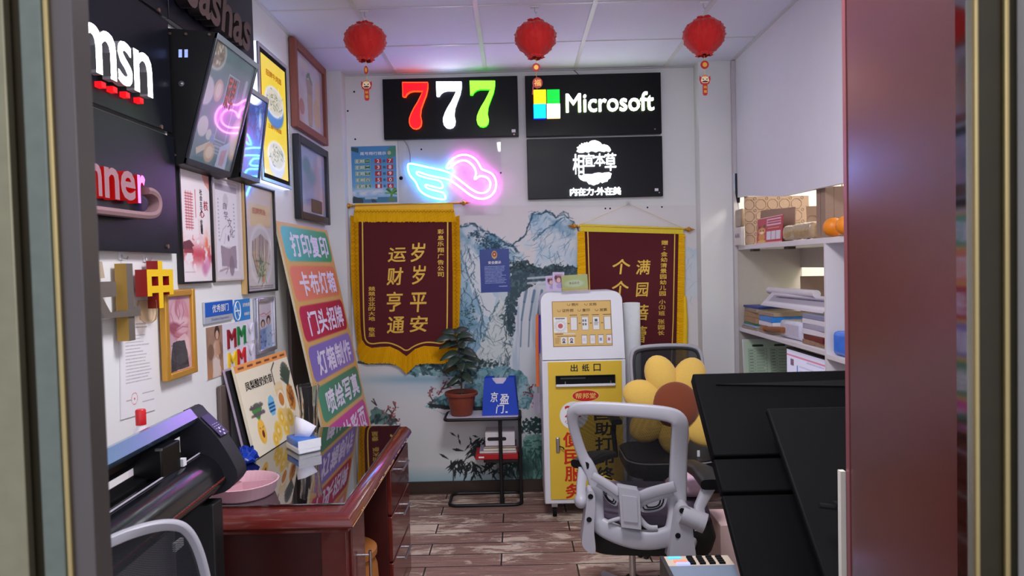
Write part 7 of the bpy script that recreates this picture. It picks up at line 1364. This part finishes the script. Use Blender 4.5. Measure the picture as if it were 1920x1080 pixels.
t = thing('wooden_handle', (1.478, 3.95, ZM), 'turned wooden handle poking out over the shelf edge below the bright blue bag', 'wooden handle'); MB().lathe((1.471, 4.10, ZM+.030), [(0, -.01), (.016, -.006), (.019, .004), (.016, .016), (.010, .022), (.013, .03), (.015, .08), (.018, .20), (.016, .26), (0, .262)], mat('turned_wood', (140, 82, 40), .4, var=.2), 18, (.02, -1, .06)).build('handle', t)
# rolled print on top
t = thing('rolled_print', (1.6, 3.85, ztop), 'large printed sheet half rolled up across the tops of the shelf stacks', 'print roll'); b = MB(); b.tube([(1.60, 4.38, 1.350), (1.56, 3.60, 1.358)], .021, PAP, 18).build('roll', t)
c = Canvas(0, 100, 0, 40, 120, 48, (214, 208, 220)); c.rect(8, 100, 6, 26, (170, 164, 178)); c.lines(16, 96, 9, 15, 1, (80, 76, 96), 4, .9, 2, 0); c.blend(np.exp(-((c.Y-30)/4)**2), (232, 230, 236), .8)
F = F4((1.492, 4.24, 1.268), (1.490, 3.36, 1.275), (1.560, 4.32, 1.338)); c.on('sheet', F, .86, .105, PM, t); MB().fbox(F, 0, .86, 0, .105, -.003, -.0006, PAP).build('sheet_back', t)
flat('folder', 1.47, 1.75, 3.303, 3.309, ZM, 1.40, mat('lime_folder', (150, 190, 90), .5), 'thin lime green folder standing upright against the shelf divider', 'folder'); cardboard([(1.70, 4.14, ZM), (1.86, 4.05, ZM), (1.86, 4.06, 1.44), (1.70, 4.15, 1.44)], 'backing_card', 'pinkish brown card standing before the bright opening at the back of the shelf')
# lower compartment
ZL = .6855
t = thing('timetable_board', (1.6, 4.5, ZL), 'pale green two column timetable in a clear frame on the lower shelf', 'timetable'); F = F4((1.476, 4.47, ZL+.014), (1.79, 4.47, ZL+.014), (1.476, 4.50, 1.005)); w, h = .31, .32; c = Canvas(0, 100, 0, 100, 120, 120, (196, 216, 190))
for x0 in (8, 54):
    for k in range(14): y = 16+k*6; c.line([(x0, y), (x0+38, y)], .8, (120, 150, 124), .8); c.lines(x0+2, x0+10, y+1.5, y+4.5, 1, (110, 130, 120), 1.6, .8, k, 0); c.lines(x0+16, x0+36, y+1.5, y+4.5, 1, (120, 140, 126), 1.6, .7, k+40, .3)
    for x in (0, 13, 38): c.line([(x0+x, 16), (x0+x, 100)], .8, (120, 150, 124), .8)
    c.lines(x0+10, x0+30, 7, 12, 1, (50, 60, 56), 4, 1, 3, 0)
MB().fbox(F, -.012, w+.012, -.012, h+.012, -.008, -.001, mat('clear_frame', (206, 210, 206), .2, spec=.6)).build('frame', t, bevel=.003); c.on('print', F, w, h, PG, t)
t = thing('display_screen', (1.5, 3.6, ZL), 'lit page display with a black edge on the lower shelf right of the green timetable', 'screen'); F = F4((1.502, 3.87, ZL+.03), (1.502, 3.32, ZL+.03), (1.502, 3.87, 1.055)); w, h = .55, .34; MB().fbox(F, 0, w, 0, h, -.03, 0, BLACK).build('case', t, bevel=.004); MB().box(1.51, 1.6, 3.5, 3.7, ZL, ZL+.032, BLACK).build('foot', t)
c = Canvas(0, 100, 0, 60, 120, 72, (206, 204, 230)); c.rect(0, 100, 5, 6.6, (196, 110, 140)); c.rect(10, 18, 9, 16, (110, 80, 110)); c.rect(10, 18, 26, 34, (96, 70, 96)); c.rect(26, 28, 14, 44, (60, 110, 190)); c.lines(32, 70, 12, 40, 6, (140, 140, 176), 1, .7, 3, .5); c.rect(46, 48, 26, 28, (50, 60, 110)); c.lines(50, 90, 6.5, 10, 1, (130, 130, 170), 1); c.on('screen', Fr(F.p(.012, .01, .0008), F.U, F.V, F.N), w-.02, h-.02, paintmat('page_screen', .3, emit=.15), t)
# near bay
flat('tissue_pack', 1.475, 1.60, 2.95, 3.24, 1.0915, 1.205, mat('blue_pack', (60, 120, 226), .25, var=.35, scale=22, bump=.3), 'bright blue plastic pack on the near bay shelf beside the wood panel', 'pack', None, .03, .02)
